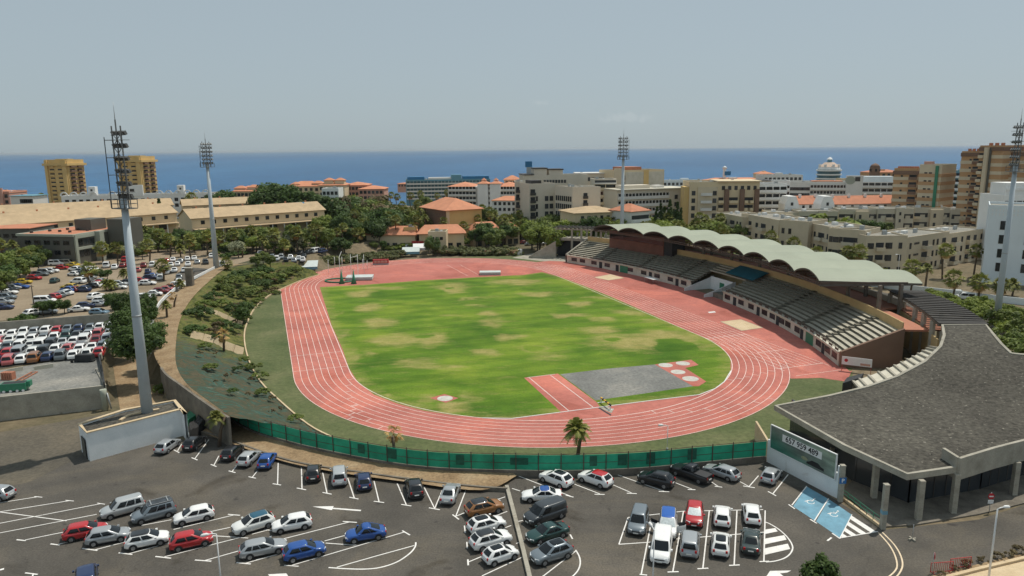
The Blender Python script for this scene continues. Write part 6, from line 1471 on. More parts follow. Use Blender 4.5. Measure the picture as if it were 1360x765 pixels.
belt([(330, 302, 'bush', 4), (118, 300, 'bushdark', 4), (150, 302, 'mid', 4.5), (160, 303, 'dark', 4.5), (205, 303, 'bush', 5), (222, 302, 'bushlite', 4), (248, 303, 'dark', 4.5), (290, 306, 'mid', 4), (320, 297, 'dark', 5), (332, 296, 'dark', 5), (352, 308, 'cypress', 6), (413, 290, 'pine', 7), (424, 289, 'dark', 6, 1.3), (213, 302, 'cypress', 8)], 'on terraces of the sandy roofed houses', 'trees on the terraces', 5.5)
# --- far left skyline
belt([(350, ('Y', 345, 2), 'pine', 20.4), (358, ('Y', 340, 2), 'pine', 22.4), (369, ('Y', 345, 2), 'pine', 24.5), (380, ('Y', 342, 2), 'pine', 23.1), (392, ('Y', 340, 2), 'pine', 20.4), (405, ('Y', 338, 2), 'pine', 20.4), (418, ('Y', 340, 2), 'pine', 19.0), (424, ('Y', 335, 2), 'pine', 17.7), (300, ('Y', 380, 2), 'pine', 19.0), (292, ('Y', 380, 2), 'pine', 17.7)], 'in the dark grove behind the sandy roofs', 'dark grove behind the sandy roofs')
belt([(258, ('Y', 350, 2), 'fan', 17), (60, ('Y', 400, 1), 'fan', 15.5), (214, ('Y', 318, 2), 'cypress', 17), (253, ('Y', 380, 2), 'fan', 14)], 'rising before the white arched hotel', 'palms by the white hotel')
# --- central grove
belt(scatterY(14, 448, 512, 320, 350, ['brown', 'brown', 'dark', 'mid'], (16, 20), 0), 'in the brown grove before the sea', 'brown topped grove')
belt(scatterY(16, 425, 520, 285, 315, ['dark', 'mid', 'pine', 'lite', 'dark'], (10, 14), 0), 'in the green grove left of the hall', 'dense grove left of the hall')
belt(scatterY(46, 470, 575, 303, 345, ['fan', 'feather', 'fan', 'mid', 'dark', 'fan'], (11, 16), 0), 'in the palm grove left of the hall', 'palm grove left of the hall')
belt(scatterY(16, 640, 700, 270, 340, ['fan', 'mid', 'dark', 'feather'], (8, 12), 0), 'in the grove right of the hall', 'grove right of the hall')
belt(scatterY(12, 560, 650, 318, 360, ['fan', 'mid', 'dark'], (10, 14), 0), 'behind the orange roofed hall', 'trees behind the hall')
belt(scatterY(12, 500, 650, 450, 520, ['dark', 'mid', 'fan'], (10, 13), -1), 'far off below the blue hotel', 'far trees below the blue hotel')
belt([(608, 300, 'shade', 9.0, .9), (623, 302, 'dark', 8, 1.3), (640, 301, 'lite', 6, 1.4), (655, 302, 'mid', 6, 1.2)], 'against the ochre wall of the hall', 'trees by the hall')
belt([(x, y, 'fan', h, .8) for x, y, h in [(449, 336, 9), (458, 334, 10.5), (473, 334, 8.5), (482, 330, 11), (494, 330, 9.5), (519, 328, 11.5), (548, 327, 9), (590, 326, 11), (617, 322, 12), (635, 322, 11), (651, 322, 12.5), (672, 320, 11), (690, 318, 12)]], 'of the slim row behind the hedge', 'slim palms behind the hedge')
belt([(527, 330, 'fan', 12.5), (555, 329, 'fan', 12.5), (580, 318, 'fan', 11), (601, 316, 'fan', 11), (625, 318, 'fan', 10.5), (510, 333, 'dark', 4.3), (513, 326, 'fan', 9), (566, 328, 'dark', 4.0), (593, 325, 'dark', 4.7), (604, 324, 'dark', 4.0), (536, 331, 'bushlite', 3.7), (518, 331, 'bush', 3.1), (580, 325, 'mid', 3.7), (487, 330, 'dark', 4.3), (497, 333, 'mid', 4.0), (546, 332, 'mid', 3.1), (552, 333, 'bushlite', 2.5), (478, 333, 'fan', 8), (503, 331, 'fan', 9), (533, 329, 'dark', 3.7), (561, 330, 'mid', 3.7), (574, 327, 'mid', 4.3), (588, 322, 'dark', 5.0), (598, 328, 'mid', 3.7), (609, 321, 'mid', 4.3), (616, 326, 'fan', 9), (630, 324, 'mid', 5.0), (585, 330, 'dark', 3.7), (612, 328, 'dark', 4.3), (620, 329, 'mid', 4.0), (570, 322, 'fan', 9), (540, 322, 'dark', 4.0)], 'between low red roofs and the hedge', 'trees before the low pavilions')
belt([(633, 330, 'dark', 8.5), (645, 327, 'dark', 10.5), (659, 330, 'mid', 8.5), (668, 327, 'dark', 9.5), (677, 325, 'mid', 10)], 'in the dark group right of the pavilions', 'dark group right of the pavilions')
belt(scatter(16, [(676, 322), (690, 312), (760, 308), (768, 316), (735, 324)], ['mid', 'lite', 'mid', 'mid'], (9, 12), 0, 4), 'in the row beyond the stand far end', 'tall row beyond the stand')
belt([(718, 328, 'dark', 5.5, .8), (722, 326, 'mid', 5.5, .8)], 'beside the concrete ramp at the far bend', 'small trees at the ramp')
# --- oleander hedge along the far bend, and the round tree in it
HP = [(412, 353), (420, 352), (428, 351), (436, 350.5), (444, 350), (452, 349), (460, 348), (468, 347), (476, 346.5), (484, 346), (492, 345), (500, 344.5), (508, 344), (516, 343.5), (524, 342.5), (531, 342)]
belt([(x, y, 'hedge', 4.4, 1.2) for x, y in HP], 'in the hedge behind the hammer cage', 'oleander hedge by the far bend', 0)
HQ = [(590, 338.5), (600, 338.5), (610, 338), (620, 338), (630, 338), (640, 338), (650, 338), (660, 338), (669, 338), (678, 338)]
belt([(x, y, 'hedge', 4.8, 1.3) for x, y in HQ], 'in the hedge right of the clipped tree', 'oleander hedge by the far bend', 0)
belt([(575, 340, 'shade', 7.4, .95)], 'round and clipped low, breaking the oleander hedge', None, 0)
# --- right of centre
belt(scatterY(18, 700, 835, 262, 300, ['lite', 'mid', 'lite', 'lite'], (10, 12.5), 0), 'in the row before the stone hotel', 'bright row before the stone hotel')
belt([(783, ('Y', 285), 'pine', 13), (792, ('Y', 282), 'pine', 14), (775, ('Y', 290), 'dark', 11), (815, ('Y', 290), 'fan', 11), (806, ('Y', 288), 'fan', 11), (822, ('Y', 290), 'fan', 10)], 'before the flat hipped house', 'trees by the hipped house')
belt([(828, ('Y', 300), 'cypress', 14), (835, ('Y', 300), 'cypress', 16), (840, ('Y', 300), 'cypress', 13), (872, ('Y', 300), 'cypress', 15), (877, ('Y', 298), 'cypress', 16.5), (882, ('Y', 300), 'cypress', 15), (889, ('Y', 298), 'cypress', 18), (894, ('Y', 300), 'cypress', 14), (899, ('Y', 298), 'cypress', 17), (904, ('Y', 300), 'cypress', 14.5), (845, ('Y', 295), 'fan', 15)], 'before the long stone wing', 'cypresses before the long wing')
belt(scatterY(44, 852, 962, 274, 305, ['fan', 'lite', 'fan', 'lite', 'feather'], (8.5, 12), 0), 'in the grove behind the scalloped roof', 'bright grove behind the stand')
belt(scatterY(12, 950, 1010, 285, 300, ['fan', 'lite', 'mid'], (8, 11), 0), 'at the foot of the ochre apartments', 'trees at the ochre apartments')
belt([(1025, ('Y', 245), 'fan', 10), (962, ('Y', 262), 'fan', 9), (985, ('Y', 252), 'lite', 6), (995, ('Y', 250), 'fan', 7), (1003, ('Y', 248), 'bushlite', 8), (1033, ('Y', 240), 'feather', 8), (1056, ('Y', 232), 'fan', 9.2), (1087, ('Y', 226), 'fan', 7), (1129, ('Y', 212), 'fan', 9.0), (1144, ('Y', 210), 'fan', 9.6), (1124, ('Y', 210), 'bushlite', 7), (1181, ('Y', 198), 'feather', 5.5), (1217, ('Y', 190), 'fan', 8.2, 1.15), (1237, ('Y', 197), 'feather', 7, .9), (1260, ('Y', 212), 'fan', 9.5), (1274, ('Y', 180), 'fan', 7, 1.1), (1300, ('Y', 210), 'fan', 9.5), (1311, ('Y', 182), 'fan', 5.5, 1.15), (1340, ('Y', 182), 'fan', 4.6), (1355, ('Y', 186), 'feather', 4.5)], 'in the street before beige apartments', 'palms before the beige apartments')
belt([(1062, ('Y', 300, 0), 'mid', 10), (1070, ('Y', 300, 0), 'dark', 10), (1080, ('Y', 300, 0), 'mid', 8.5), (1092, ('Y', 300, 0), 'bushlite', 17), (1132, ('Y', 300, 0), 'dark', 9.5), (1150, ('Y', 300, 0), 'dark', 9.5), (1158, ('Y', 300, 0), 'dark', 9.2), (1176, ('Y', 300, 0), 'mid', 8.5), (1020, ('Y', 310, 0), 'mid', 9), (1030, ('Y', 310, 0), 'mid', 9), (1042, ('Y', 312, 0), 'lite', 8)], 'before the row of red tiled houses', 'trees by the red tiled row')
belt([(x, y, 'bushlite', 2.6 + .5 * ((i * 7) % 3), 1.0) for i, (x, y) in enumerate([(1236, 392), (1246, 396), (1256, 401), (1268, 406), (1280, 408), (1292, 411), (1304, 418), (1316, 424), (1300, 406), (1322, 410), (1336, 416), (1352, 422), (1328, 432), (1340, 438), (1352, 444), (1366, 450), (1372, 432)])], 'in the hedge by the gravel roof', 'bright hedge behind the gravel roof', 1.6)
belt([(x, y, 'bush', 3.6, 1.1) for (x, y) in [(1334, 452), (1348, 460), (1362, 466), (1376, 474), (1360, 440), (1330, 424)]], 'in the lower hedge by the gravel roof', 'bright hedge behind the gravel roof', 2.6)
# --- hillside shrubs
def hz(px, py):   # ground height on the embankment, near enough for planting
 best = 0
 for t in [i / 20 for i in range(21)]:
  z = 4.3 * (1 - t) ** 1.0
  p = G(px, py, z); dh, dl = pdist(p, edge_hi, False), pdist(p, edge_lo, False); s = dl / (dl + dh + 1e-6)
  e = abs(4.3 * (1 - (1 - s) ** 1.25) - z)
  if t == 0 or e < be: be, best = e, z
 return best
hl = [(rt.uniform(262, 385), 0, rt.choice(['bush', 'bushdark', 'grassy', 'grassy', 'bush']), rt.uniform(.8, 1.9)) for _ in range(34)]
hl = [(a, 352 + (385 - a) * .62 + rt.uniform(0, 1) * (20 + (385 - a) * .12), c, d) for a, _, c, d in hl] + [(254, 418, 'bushdark', 2.6), (246, 440, 'bushdark', 2.2), (312, 432, 'dark', 4.4, .9), (318, 425, 'dark', 4.6, .9), (300, 375, 'bush', 3.2), (315, 368, 'bushdark', 3.2), (330, 370, 'bush', 3.4), (345, 362, 'bushdark', 3), (290, 385, 'bush', 2.6), (275, 396, 'bushdark', 2.4), (308, 392, 'bush', 2.8), (325, 388, 'bush', 2.6), (340, 378, 'bushdark', 2.6), (360, 370, 'bush', 2.6), (372, 366, 'bush', 2.2), (285, 405, 'bush', 2), (262, 405, 'bush', 1.8), (298, 410, 'bushdark', 1.8),
 (388, 360, 'bush', 2.4), (355, 356, 'mid', 4.2), (346, 352, 'mid', 4.4), (336, 356, 'mid', 4)]
belt([(a[0], ('Y', G(a[0], a[1], hz(a[0], a[1])).y, hz(a[0], a[1])), a[2], a[3]) + tuple(a[4:]) for a in hl], 'on the grassy embankment', 'shrubs on the embankment')
belt([(x, ('Y', G(x, y, hz(x, y)).y, hz(x, y)), k, h) for x, y, k, h in [(250, 470, 'grassy', .8), (262, 488, 'bush', 1.0), (272, 470, 'grassy', .7), (285, 500, 'grassy', .9), (300, 490, 'bushdark', .9), (318, 505, 'grassy', .8), (332, 522, 'bush', 1.1), (345, 530, 'grassy', .9), (310, 525, 'grassy', .7), (290, 520, 'bushdark', .8), (355, 545, 'grassy', .8), (330, 500, 'bush', 1.2), (322, 488, 'bush', 1.3), (375, 556, 'bush', .9), (342, 548, 'grassy', .7), (268, 508, 'grassy', .6), (258, 460, 'bush', 1.1), (310, 478, 'bush', 1.0)]], 'on the netted lower embankment', 'tufts on the netted bank')
p = G(297, 467, hz(297, 467)); plant('dead', p, 4.2, 'thin palm with yellowed fronds on the terraced embankment', None, .95)
# --- foreground palms and bushes
plant('feather', G(290, 588, .5), 4.5, 'young fan shaped palm in the sand beside the white mast enclosure', None, .62)
plant('dead', G(524, 607, .8), 3.9, 'withered palm with drooping brown fronds behind the green fence', None, .85)
plant('feather', G(766, 606, .2), 4.9, 'lone small palm behind the green fence by the track', None, .92)
def tip(kind, px, py, top, w_, lab):
 p = G(px, py); plant(kind, p, D(px, top, p.y).z, lab, None, w_)
tip('pine', 1090, 830, 737, .8, 'bushy green treetop at the bottom edge below the disabled bays')
tip('bushlite', 215, 800, 755, .7, 'bright shrub tip at the bottom edge beneath the red hatchback')
plant('bush', G(268, 542, 0.3), 1.1, 'small light green bush at the foot of the curved retaining wall', None, 1.2)
plant('bush', G(215, 520, 0.3), 2.0, 'weedy green bush in the dirt corner behind the mast', None, .9)
belt([(1286, 752, 'grassy', .8), (1306, 746, 'grassy', .7), (1325, 742, 'grassy', .9), (1344, 737, 'grassy', .8), (1356, 733, 'grassy', .9), (1268, 757, 'grassy', .6), (1250, 764, 'grassy', .6)], 'on the strip between kerb and road', 'dry tufts along the kerb', 0.1)
# ------------------------------------------------------------------ buildings beyond the stadium
WM = {}
def win_mesh(w_, h_, glass='glass_b', frame='frame_dark', sill=True):
 k = (w_, h_, glass, frame)
 if k in WM: return WM[k]
 b = MB(); b.box(-w_ / 2, -.03, 0, w_ / 2, .01, h_, 0)
 f = .09
 for q in ((-w_ / 2 - f, -f, w_ / 2 + f, 0), (-w_ / 2 - f, h_, w_ / 2 + f, h_ + f), (-w_ / 2 - f, 0, -w_ / 2, h_), (w_ / 2, 0, w_ / 2 + f, h_), (-.04, 0, .04, h_)): b.box(q[0], -.10, q[1], q[2], .0, q[3], 1)
 WM[k] = b.mesh('window_unit', [M[glass], M[frame]]); return WM[k]
def balc_mesh(w_, h_, d, wall, glass='dark', par=.9):
 k = ('b', w_, h_, d, wall, glass)
 if k in WM: return WM[k]
 b = MB(); b.box(-w_ / 2, -.04, .05, w_ / 2, .01, h_, 1); b.box(-w_ / 2 - .1, -d, -.22, w_ / 2 + .1, 0, .0, 0)  # dark panel on the wall face: the recess's shade put into its colour
 b.box(-w_ / 2 - .1, -d, 0, w_ / 2 + .1, -d + .12, par, 0)
 for s in (-1, 1): b.box(s * (w_ / 2 + .04) - .06, -d + .12, 0, s * (w_ / 2 + .04) + .06, 0, par, 0)
 WM[k] = b.mesh('balcony_unit', [M[wall], M[glass]]); return WM[k]
class Bld:
 def __init__(s, name, label, A, B, depth, z0, zt, wall, roof='flat_roof', parapet=.7, cat='building', group=None, tz=None, lean=0):
  a = D(A[0], 300, A[1]); c = D(B[0], 300, B[1]); a.y, c.y = A[1], B[1]
  if isinstance(zt, tuple): zt = D(zt[0], zt[1], zt[2] if len(zt) > 2 else A[1]).z
  d = Vector((c.x - a.x, c.y - a.y, 0)); s.W = d.length; s.Dp = depth; s.H = zt - z0; s.z0 = z0; s.wall = wall
  s.r = empty(name, (a.x, a.y, z0), atan2(d.y, d.x), label, cat, group)
  b = MB(); b.box(0, 0, -1, s.W, depth, s.H); b.build('wall', [M[wall]], s.r)
  if roof == 'flat_roof' and parapet:
   b = MB(); b.box(.3, .3, s.H, s.W - .3, depth - .3, s.H + .05); b.build('roof', [M[roof]], s.r)
   for k in range(max(2, min(5, int(s.W / 8)))): x = s.W * (.12 + .76 * ((k * .618 + len(name) * .13) % 1)); y = depth * (.3 + .4 * ((k * .37) % 1)); s.box('roof_unit', x, y, s.H + .05, x + .8 + .5 * (k % 3), y + .9, s.H + .9 + .5 * (k % 2), ('white_paint', 'steel', 'pale_b')[k % 3])
   b = MB(); b.box(0, 0, s.H + .002, s.W, .25, s.H + parapet); b.box(0, depth - .25, s.H + .002, s.W, depth, s.H + parapet); b.box(0, .25, s.H + .002, .25, depth - .25, s.H + parapet); b.box(s.W - .25, .25, s.H + .002, s.W, depth - .25, s.H + parapet); b.build('parapet', [M[wall]], s.r)
 def put(s, me, name, face, u, z, off=0.0):
  if face == 'front': p, rz = (u, -off, z), 0
  elif face == 'right': p, rz = (s.W + off, u, z), pi / 2
  else: p, rz = (-off, u, z), -pi / 2
  return link(name, me, s.r, p, rz)
 def grid(s, face, cols, rows, w_, h_, u0, u1, zf, dz, glass='glass_b', frame='frame_dark', skip=()):
  me = win_mesh(w_, h_, glass, frame)
  for j in range(rows):
   for i in range(cols):
    if (i, j) in skip: continue
    u = u0 + (u1 - u0) * ((i + .5) / cols); s.put(me, 'window', face, u, zf + j * dz)
 def balc(s, face, us, rows, w_, h_, zf, dz, d=1.2, wall=None, par=1.0):
  me = balc_mesh(w_, h_, d, wall or s.wall, par=par)
  for j in range(rows):
   for u in us: s.put(me, 'balcony', face, u, zf + j * dz)
 def bands(s, face, rows, u0, u1, zf, dz, d=1.1, wall=None, gh=1.7, par=1.0, glass='glass_b', bays=0):
  L = u1 - u0; bm_ = MB(); bm_.box(-L / 2, -d, -.25, L / 2, 0, 0); bm_.box(-L / 2, -d, 0, L / 2, -d + .15, par)
  for k in range(bays + 1):
   x = -L / 2 + L * k / max(1, bays); bm_.box(max(-L / 2, x - .1), -d + .15, 0, min(L / 2, x + .1), 0, par + gh * .95 if bays else par)
  me = bm_.mesh('balcony_band', [M[wall or s.wall]]); g = MB(); g.box(-L / 2 + .1, -.05, 0.05, L / 2 - .1, .01, par + gh - .1); gm = g.mesh('window_band', [M[glass]])
  for j in range(rows): s.put(me, 'balcony', face, (u0 + u1) / 2, zf + j * dz); s.put(gm, 'window', face, (u0 + u1) / 2, zf + j * dz)
 def box(s, name, x0, y0, z0, x1, y1, z1, m): b = MB(); b.box(x0, y0, z0, x1, y1, z1); return b.build(name, [M[m]], s.r)
 def hip(s, over, rise, m, ridge=.45, name='roof', x0=0, x1=None, y0=0, y1=None, z=None):
  x1 = s.W if x1 is None else x1; y1 = s.Dp if y1 is None else y1; z = s.H if z is None else z
  x0 -= over; x1 += over; y0 -= over; y1 += over; b = MB(); L, Wd = x1 - x0, y1 - y0
  if L >= Wd: R = [(x0 + Wd * ridge, (y0 + y1) / 2, z + rise), (x1 - Wd * ridge, (y0 + y1) / 2, z + rise)]
  else: R = [((x0 + x1) / 2, y0 + L * ridge, z + rise), ((x0 + x1) / 2, y1 - L * ridge, z + rise)]
  c = [(x0, y0, z), (x1, y0, z), (x1, y1, z), (x0, y1, z)]
  if L >= Wd: b.face([c[0], c[1], R[1], R[0]]); b.face([c[1], c[2], R[1]]); b.face([c[2], c[3], R[0], R[1]]); b.face([c[3], c[0], R[0]])
  else: b.face([c[0], c[1], R[0]]); b.face([c[1], c[2], R[1], R[0]]); b.face([c[2], c[3], R[1]]); b.face([c[3], c[0], R[0], R[1]])
  b.box(x0, y0, z - .22, x1, y1, z - .002); return b.build(name, [M[m]], s.r)
 def gable(s, over, rise, m, z=None, y0=0, y1=None, x0=0, x1=None):
  y1 = s.Dp if y1 is None else y1; x1 = s.W if x1 is None else x1; z = s.H if z is None else z; ym = (y0 + y1) / 2; b = MB(); X0, X1 = x0 - over, x1 + over; Y0, Y1 = y0 - over, y1 + over; t = .25
  for (a, c) in (((Y0, z - .1), (ym, z + rise)), ((ym, z + rise), (Y1, z - .1))):
   b.face([(X0, a[0], a[1]), (X1, a[0], a[1]), (X1, c[0], c[1]), (X0, c[0], c[1])]); b.face([(X0, a[0], a[1] - t), (X0, c[0], c[1] - t), (X1, c[0], c[1] - t), (X1, a[0], a[1] - t)])
  b.face([(X0, Y0, z - .1 - t), (X1, Y0, z - .1 - t), (X1, Y0, z - .1), (X0, Y0, z - .1)])
  for X in (X0, X1): b.face([(X, Y0, z - .1 - t), (X, Y0, z - .1), (X, ym, z + rise), (X, ym, z + rise - t)]); b.face([(X, Y1, z - .1), (X, Y1, z - .1 - t), (X, ym, z + rise - t), (X, ym, z + rise)])
  b.build('roof', [M[m]], s.r)
  g = MB(); g.face([(x0, y0, z), (x0, y1, z), (x0, ym, z + rise - t)]); g.face([(x1, y0, z), (x1, ym, z + rise - t), (x1, y1, z)]); g.build('gable_wall', [M[s.wall]], s.r)
# -- ochre towers on the shore
def ochre_tower(px0, px1, ptop, Y, label):
 t = Bld('tower_block', label, (px0, Y), (px1, Y - 3), 16, -2, (px0, ptop, Y), 'ochre', parapet=1.0, group='ochre towers on the shore')
 n = 11; dz = (t.H - 3) / n; W = t.W
 t.balc('front', [W * .30, W * .66], n, W * .20, dz * .62, 1.6, dz, .7, par=.9)
 t.box('shaft', W * .80, -1.1, -.5, W * .98, -.02, t.H + .6, 'ochre'); t.box('shaft', W * .02, -1.1, -.5, W * .14, -.02, t.H + .6, 'ochre')
 t.box('crown_slab', -1, -1.6, t.H - 3.2, W + 1.6, 17, t.H - 1.6, 'ochre')
 t.balc('right', [4.5, 11.5], n, 4.6, dz * .62, 1.6, dz, 1.5, 'brown_d')
 t.box('lift_house', W * .25, 5, t.H + .05, W * .8, 11, t.H + 1.5, 'ochre')
ochre_tower(70, 99, 214, 520, 'ochre tower block standing alone against the sea left of the tall mast')
ochre_tower(166, 196, 209.5, 530, 'ochre tower block partly behind the lamps of the tall mast')
# -- white hotel with arches along its roof
def white_hotel():
 t = Bld('white_hotel', 'long white hotel with small arches along its roofline before the sea', (86, 385), (288, 400), 14, 2, (90, 262.5, 385), 'white_b', parapet=.9, cat='hotel')
 n = 22; W = t.W
 t.grid('front', n, 2, 1.7, 1.7, 1, W - 1, t.H - 3.0, -3.1)
 for i in range(16):
  if i in (4, 8, 9): continue
  x = 1.5 + i * (W - 4) / 15.4; b = MB(); P = [(x + 1.65 * cos(a), -.1, t.H + .85 + 1.8 * sin(a)) for a in [pi * k / 10 for k in range(11)]]
  for k in range(10): b.beam(P[k], P[k + 1], .5, .6)
  b.box(x - 1.8, -.3, t.H + .8, x - 1.4, .2, t.H + 1.2); b.box(x + 1.4, -.3, t.H + .8, x + 1.8, .2, t.H + 1.2); b.build('roof_arch', [M['white_b']], t.r)
 for f, h, w_ in ((.195, 5.4, 3.6), (.775, 5.4, 3.4)):
  x = W * f; t.box('roof_turret', x - w_ / 2, .5, t.H + .06, x + w_ / 2, 4.5, t.H + h, 'white_b'); t.put(win_mesh(.8, .8), 'window', 'front', x, t.H + h - 2.2, -.5)
 b = MB(); x = W * .475; P = [(x - 4.2, t.H + .1), (x + 4.2, t.H + .1), (x + 4.2, t.H + 6.0), (x + 1, t.H + 6.0)] + [(x - 1.6 + 2.6 * cos(a), t.H + 3.2 + 2.6 * sin(a)) for a in [pi / 2 + pi / 2 * k / 6 for k in range(7)]]
 b.v += [(px, -.45, z) for px, z in P] + [(px, .6, z) for px, z in P]; k = len(P); b.f += [list(range(k)), list(range(2 * k - 1, k - 1, -1))] + [[i, k + i, k + (i + 1) % k, (i + 1) % k] for i in range(k)]; b.m += [0] * (k + 2); b.sm += [False] * (k + 2)
 b.build('curved_gable', [M['white_b']], t.r); t.put(win_mesh(2.0, 1.3), 'window', 'front', x - 1.2, t.H + 2.6, .46); t.put(win_mesh(2.2, 1.4), 'window', 'front', x - 1.2, t.H - 2.6, .05)
white_hotel()
# -- sandy roofed terraces of holiday houses
def sandy(px0, Y0, px1, Y1, eave, label, depth, rise, porch=True, nw=16):
 t = Bld('terrace_house_row', label, (px0, Y0), (px1, Y1), depth, 3.5, (px0, eave, Y0), 'tan_b', parapet=0, roof=None, cat='house row', group='sandy roofed house rows')
 t.gable(.6, rise, 'roof_tan'); t.grid('front', nw, 1, 1.3, 1.3, 2, t.W - 2, t.H - 2.5, 3)
 if porch:
  t.box('porch_roof', 0, -4.2, t.H - 4.4, t.W, -.02, t.H - 4.1, 'roof_tan')
  n = nw
  for i in range(n): x = .3 + (t.W - .8) * i / (n - 1); t.box('porch_post', x, -4.0, -1, x + .3, -3.7, t.H - 4.42, 'white_b')
  t.grid('front', nw // 2, 1, 3.0, 1.9, 1, t.W - 1, t.H - 6.8, 3)
 for i in range(nw // 2):
  x = (i + .5) * t.W * 2 / nw; t.box('chimney', x, depth * .56, t.H + rise * .6, x + .55, depth * .56 + .55, t.H + rise + .6, 'roof_orange')
 return t
sandy(-110, 243, 236, 311, 307, 'long sandy roofed house row behind the dark office building', 17, 3.6)
sandy(-110, 290, 232, 345, 288, 'further sandy roof ridge showing just under the white arched hotel', 13, 2.9, False, 10)
sandy(255, 278, 432, 315, 290, 'sandy roofed house row with porch right of the slim mast', 15, 3.2, True, 12)
sandy(246, 334, 345, 350, 273, 'short sandy roof behind the row right of the slim mast', 12, 2.6, False, 6)
b = MB(); b.box(-1.7, -.05, 0, 1.7, .05, 2.4); p = D(398, 273, 314);
solar = tag(b.build('solar_panel', [M['navy_b']], None, p), 'dark solar panel on the sandy roof right of the slim mast', 'solar panel'); solar.rotation_euler = (radians(-58), 0, .1)
# -- dark office building by the dirt car park
def office():
 t = Bld('office_building', 'dark olive office building with terracotta flat roof and two roof blocks', (21, 236), (95, 232), 24, 3.5, (95, 312.5, 232), 'office', roof=None, parapet=0)
 t.box('roof', .5, .5, t.H, t.W - .5, 23.5, t.H + .12, 'roof_red')
 b = MB(); b.box(-.3, -.3, t.H - .5, t.W + .3, .5, t.H + .25); b.box(-.3, 23.5, t.H - .5, t.W + .3, 24.3, t.H + .25); b.box(-.3, .5, t.H - .5, .5, 23.5, t.H + .25); b.box(t.W - .5, .5, t.H - .5, t.W + .3, 23.5, t.H + .25); b.build('roof_edge', [M['office_lit']], t.r)
 t.box('roof_block', t.W * .50, 13, t.H + .12, t.W * .80, 20, t.H + 3.8, 'office'); t.box('roof_block', t.W * 1.02, 15, 0, t.W * 1.02 + 6.5, 24, t.H + 3.8, 'office')
 t.grid('front', 5, 2, 2.2, 1.3, 2, t.W - 1, t.H - 3.2, -3.2, 'glass')
 t.box('lit_flank', t.W + .02, .2, 0, t.W + .6, 1.2, t.H + .1, 'office_lit'); t.box('lit_flank', t.W + .02, 9, 0, t.W + 2.2, 11, t.H + .3, 'office_lit'); t.box('canopy_beam', t.W + .02, 1.2, t.H - 1.2, t.W + .5, 9, t.H - .2, 'office_lit'); t.box('flank_beam', t.W + .02, 1.2, t.H - 5, t.W + .5, 9, t.H - 4.2, 'office_lit')  # sunlit side of the office put into a lighter colour
 t.grid('right', 3, 2, 2.0, 1.8, 1.5, 9, t.H - 3.6, -3.6)
 for i in range(7): x = 2 + i * 2.4; y = 3 + (i * 5) % 11; t.box('roof_vent', x, y, t.H + .12, x + .7, y + .7, t.H + .8, 'frame_dark')
 u = Bld('office_building', 'lower dark wing with terracotta roof at the left edge behind trees', (-70, 250), (38, 250), 14, 3.5, (20, 304, 250), 'office', roof=None, parapet=0); u.box('roof', -.2, -.2, u.H, u.W + .2, 16.2, u.H + .2, 'roof_red'); u.grid('front', 9, 2, 1.8, 1.2, 1, u.W - 1, u.H - 3, -3, 'glass')
office()
# -- small houses on the left shore
t = Bld('apartment_house', 'pink apartment house at the far left shore', (-20, 372), (18, 372), 14, 1, (6, 256, 372), 'pink_b'); t.grid('front', 6, 3, 1.4, 1.6, .5, t.W - .5, t.H - 2.5, -3); t.box('stair_tower', t.W * .55, -.8, 0, t.W * .8, 0, t.H + 2.4, 'pink_b'); t.hip(.2, 1.2, 'roof_red')
t = Bld('beach_house', 'low grey and cream house beside the pink apartment house', (19, 365), (48, 365), 12, 1, (35, 262.5, 365), 'pale_b'); t.grid('front', 6, 1, 1.5, 1.8, t.W * .45, t.W - .3, t.H - 2.6, 3); t.box('roof_slab', -.6, -.6, t.H + .72, t.W + .6, 12.4, t.H + 1, 'teal_b')
# -- terracotta village
def village(px0, px1, Y, ptop, label, wall='pink_b', depth=14, rows=3, n=6, roofm='roof_orange', rise=2.6, steps=()):
 t = Bld('holiday_village', label, (px0, Y), (px1, Y), depth, 0, (px0, ptop, Y), wall, roof=None, parapet=0, group='orange roofed village blocks', cat='building'); t.hip(.5, rise, roofm); t.grid('front', n, rows, 1.4, 1.5, .5, t.W - .5, t.H - 2.6, -3.0)
 for (f, w_, h, m) in steps: t.box('roof_tower', t.W * f, 1.5, t.H - .5, t.W * f + w_, 6, t.H + h, wall); t.hip(.3, 1.3, roofm, x0=t.W * f, x1=t.W * f + w_, y0=1.5, y1=6, z=t.H + h)
 return t
village(312, 344, 392, 254, 'orange roofed house cluster right of the white arched hotel', 'tan_b', steps=((.05, 6, 1.5, 0), (.6, 6, 2, 0)))
village(280, 314, 402, 259, 'low white house with orange roof edge behind a hedge by the slim mast', 'white_b', n=3, rows=1, rise=1)
village(384, 428, 405, 247.5, 'long orange roofed village block rising behind the dark grove', 'tan_b', steps=((.1, 5, 1.0, 0), (.75, 6, 1.5, 0)))
village(426, 460, 398, 246, 'orange topped village block with square towers in mid skyline', 'tan_b', steps=((.2, 5, 2.6, 0), (.62, 5, 2.6, 0)))
village(458, 490, 410, 246, 'flat orange roofed village block left of the brown grove', 'pink_b', rise=1.6)
village(478, 512, 404, 251, 'lowest orange roofed village block sloping towards the sea', 'pink_b', rise=1.6)
t = Bld('apartment_house', 'white five storey apartment house among orange roofs', (430, 345), (452, 345), 10, 0, (440, 252, 345), 'white_b'); t.grid('front', 4, 5, 1.2, 1.4, .2, t.W - .2, t.H - 2.3, -2.9)
village(530, 546, 700, 244, 'tiny pinkish beach building left of the blue hotel', 'pink_b', n=4, rows=1, rise=.8)
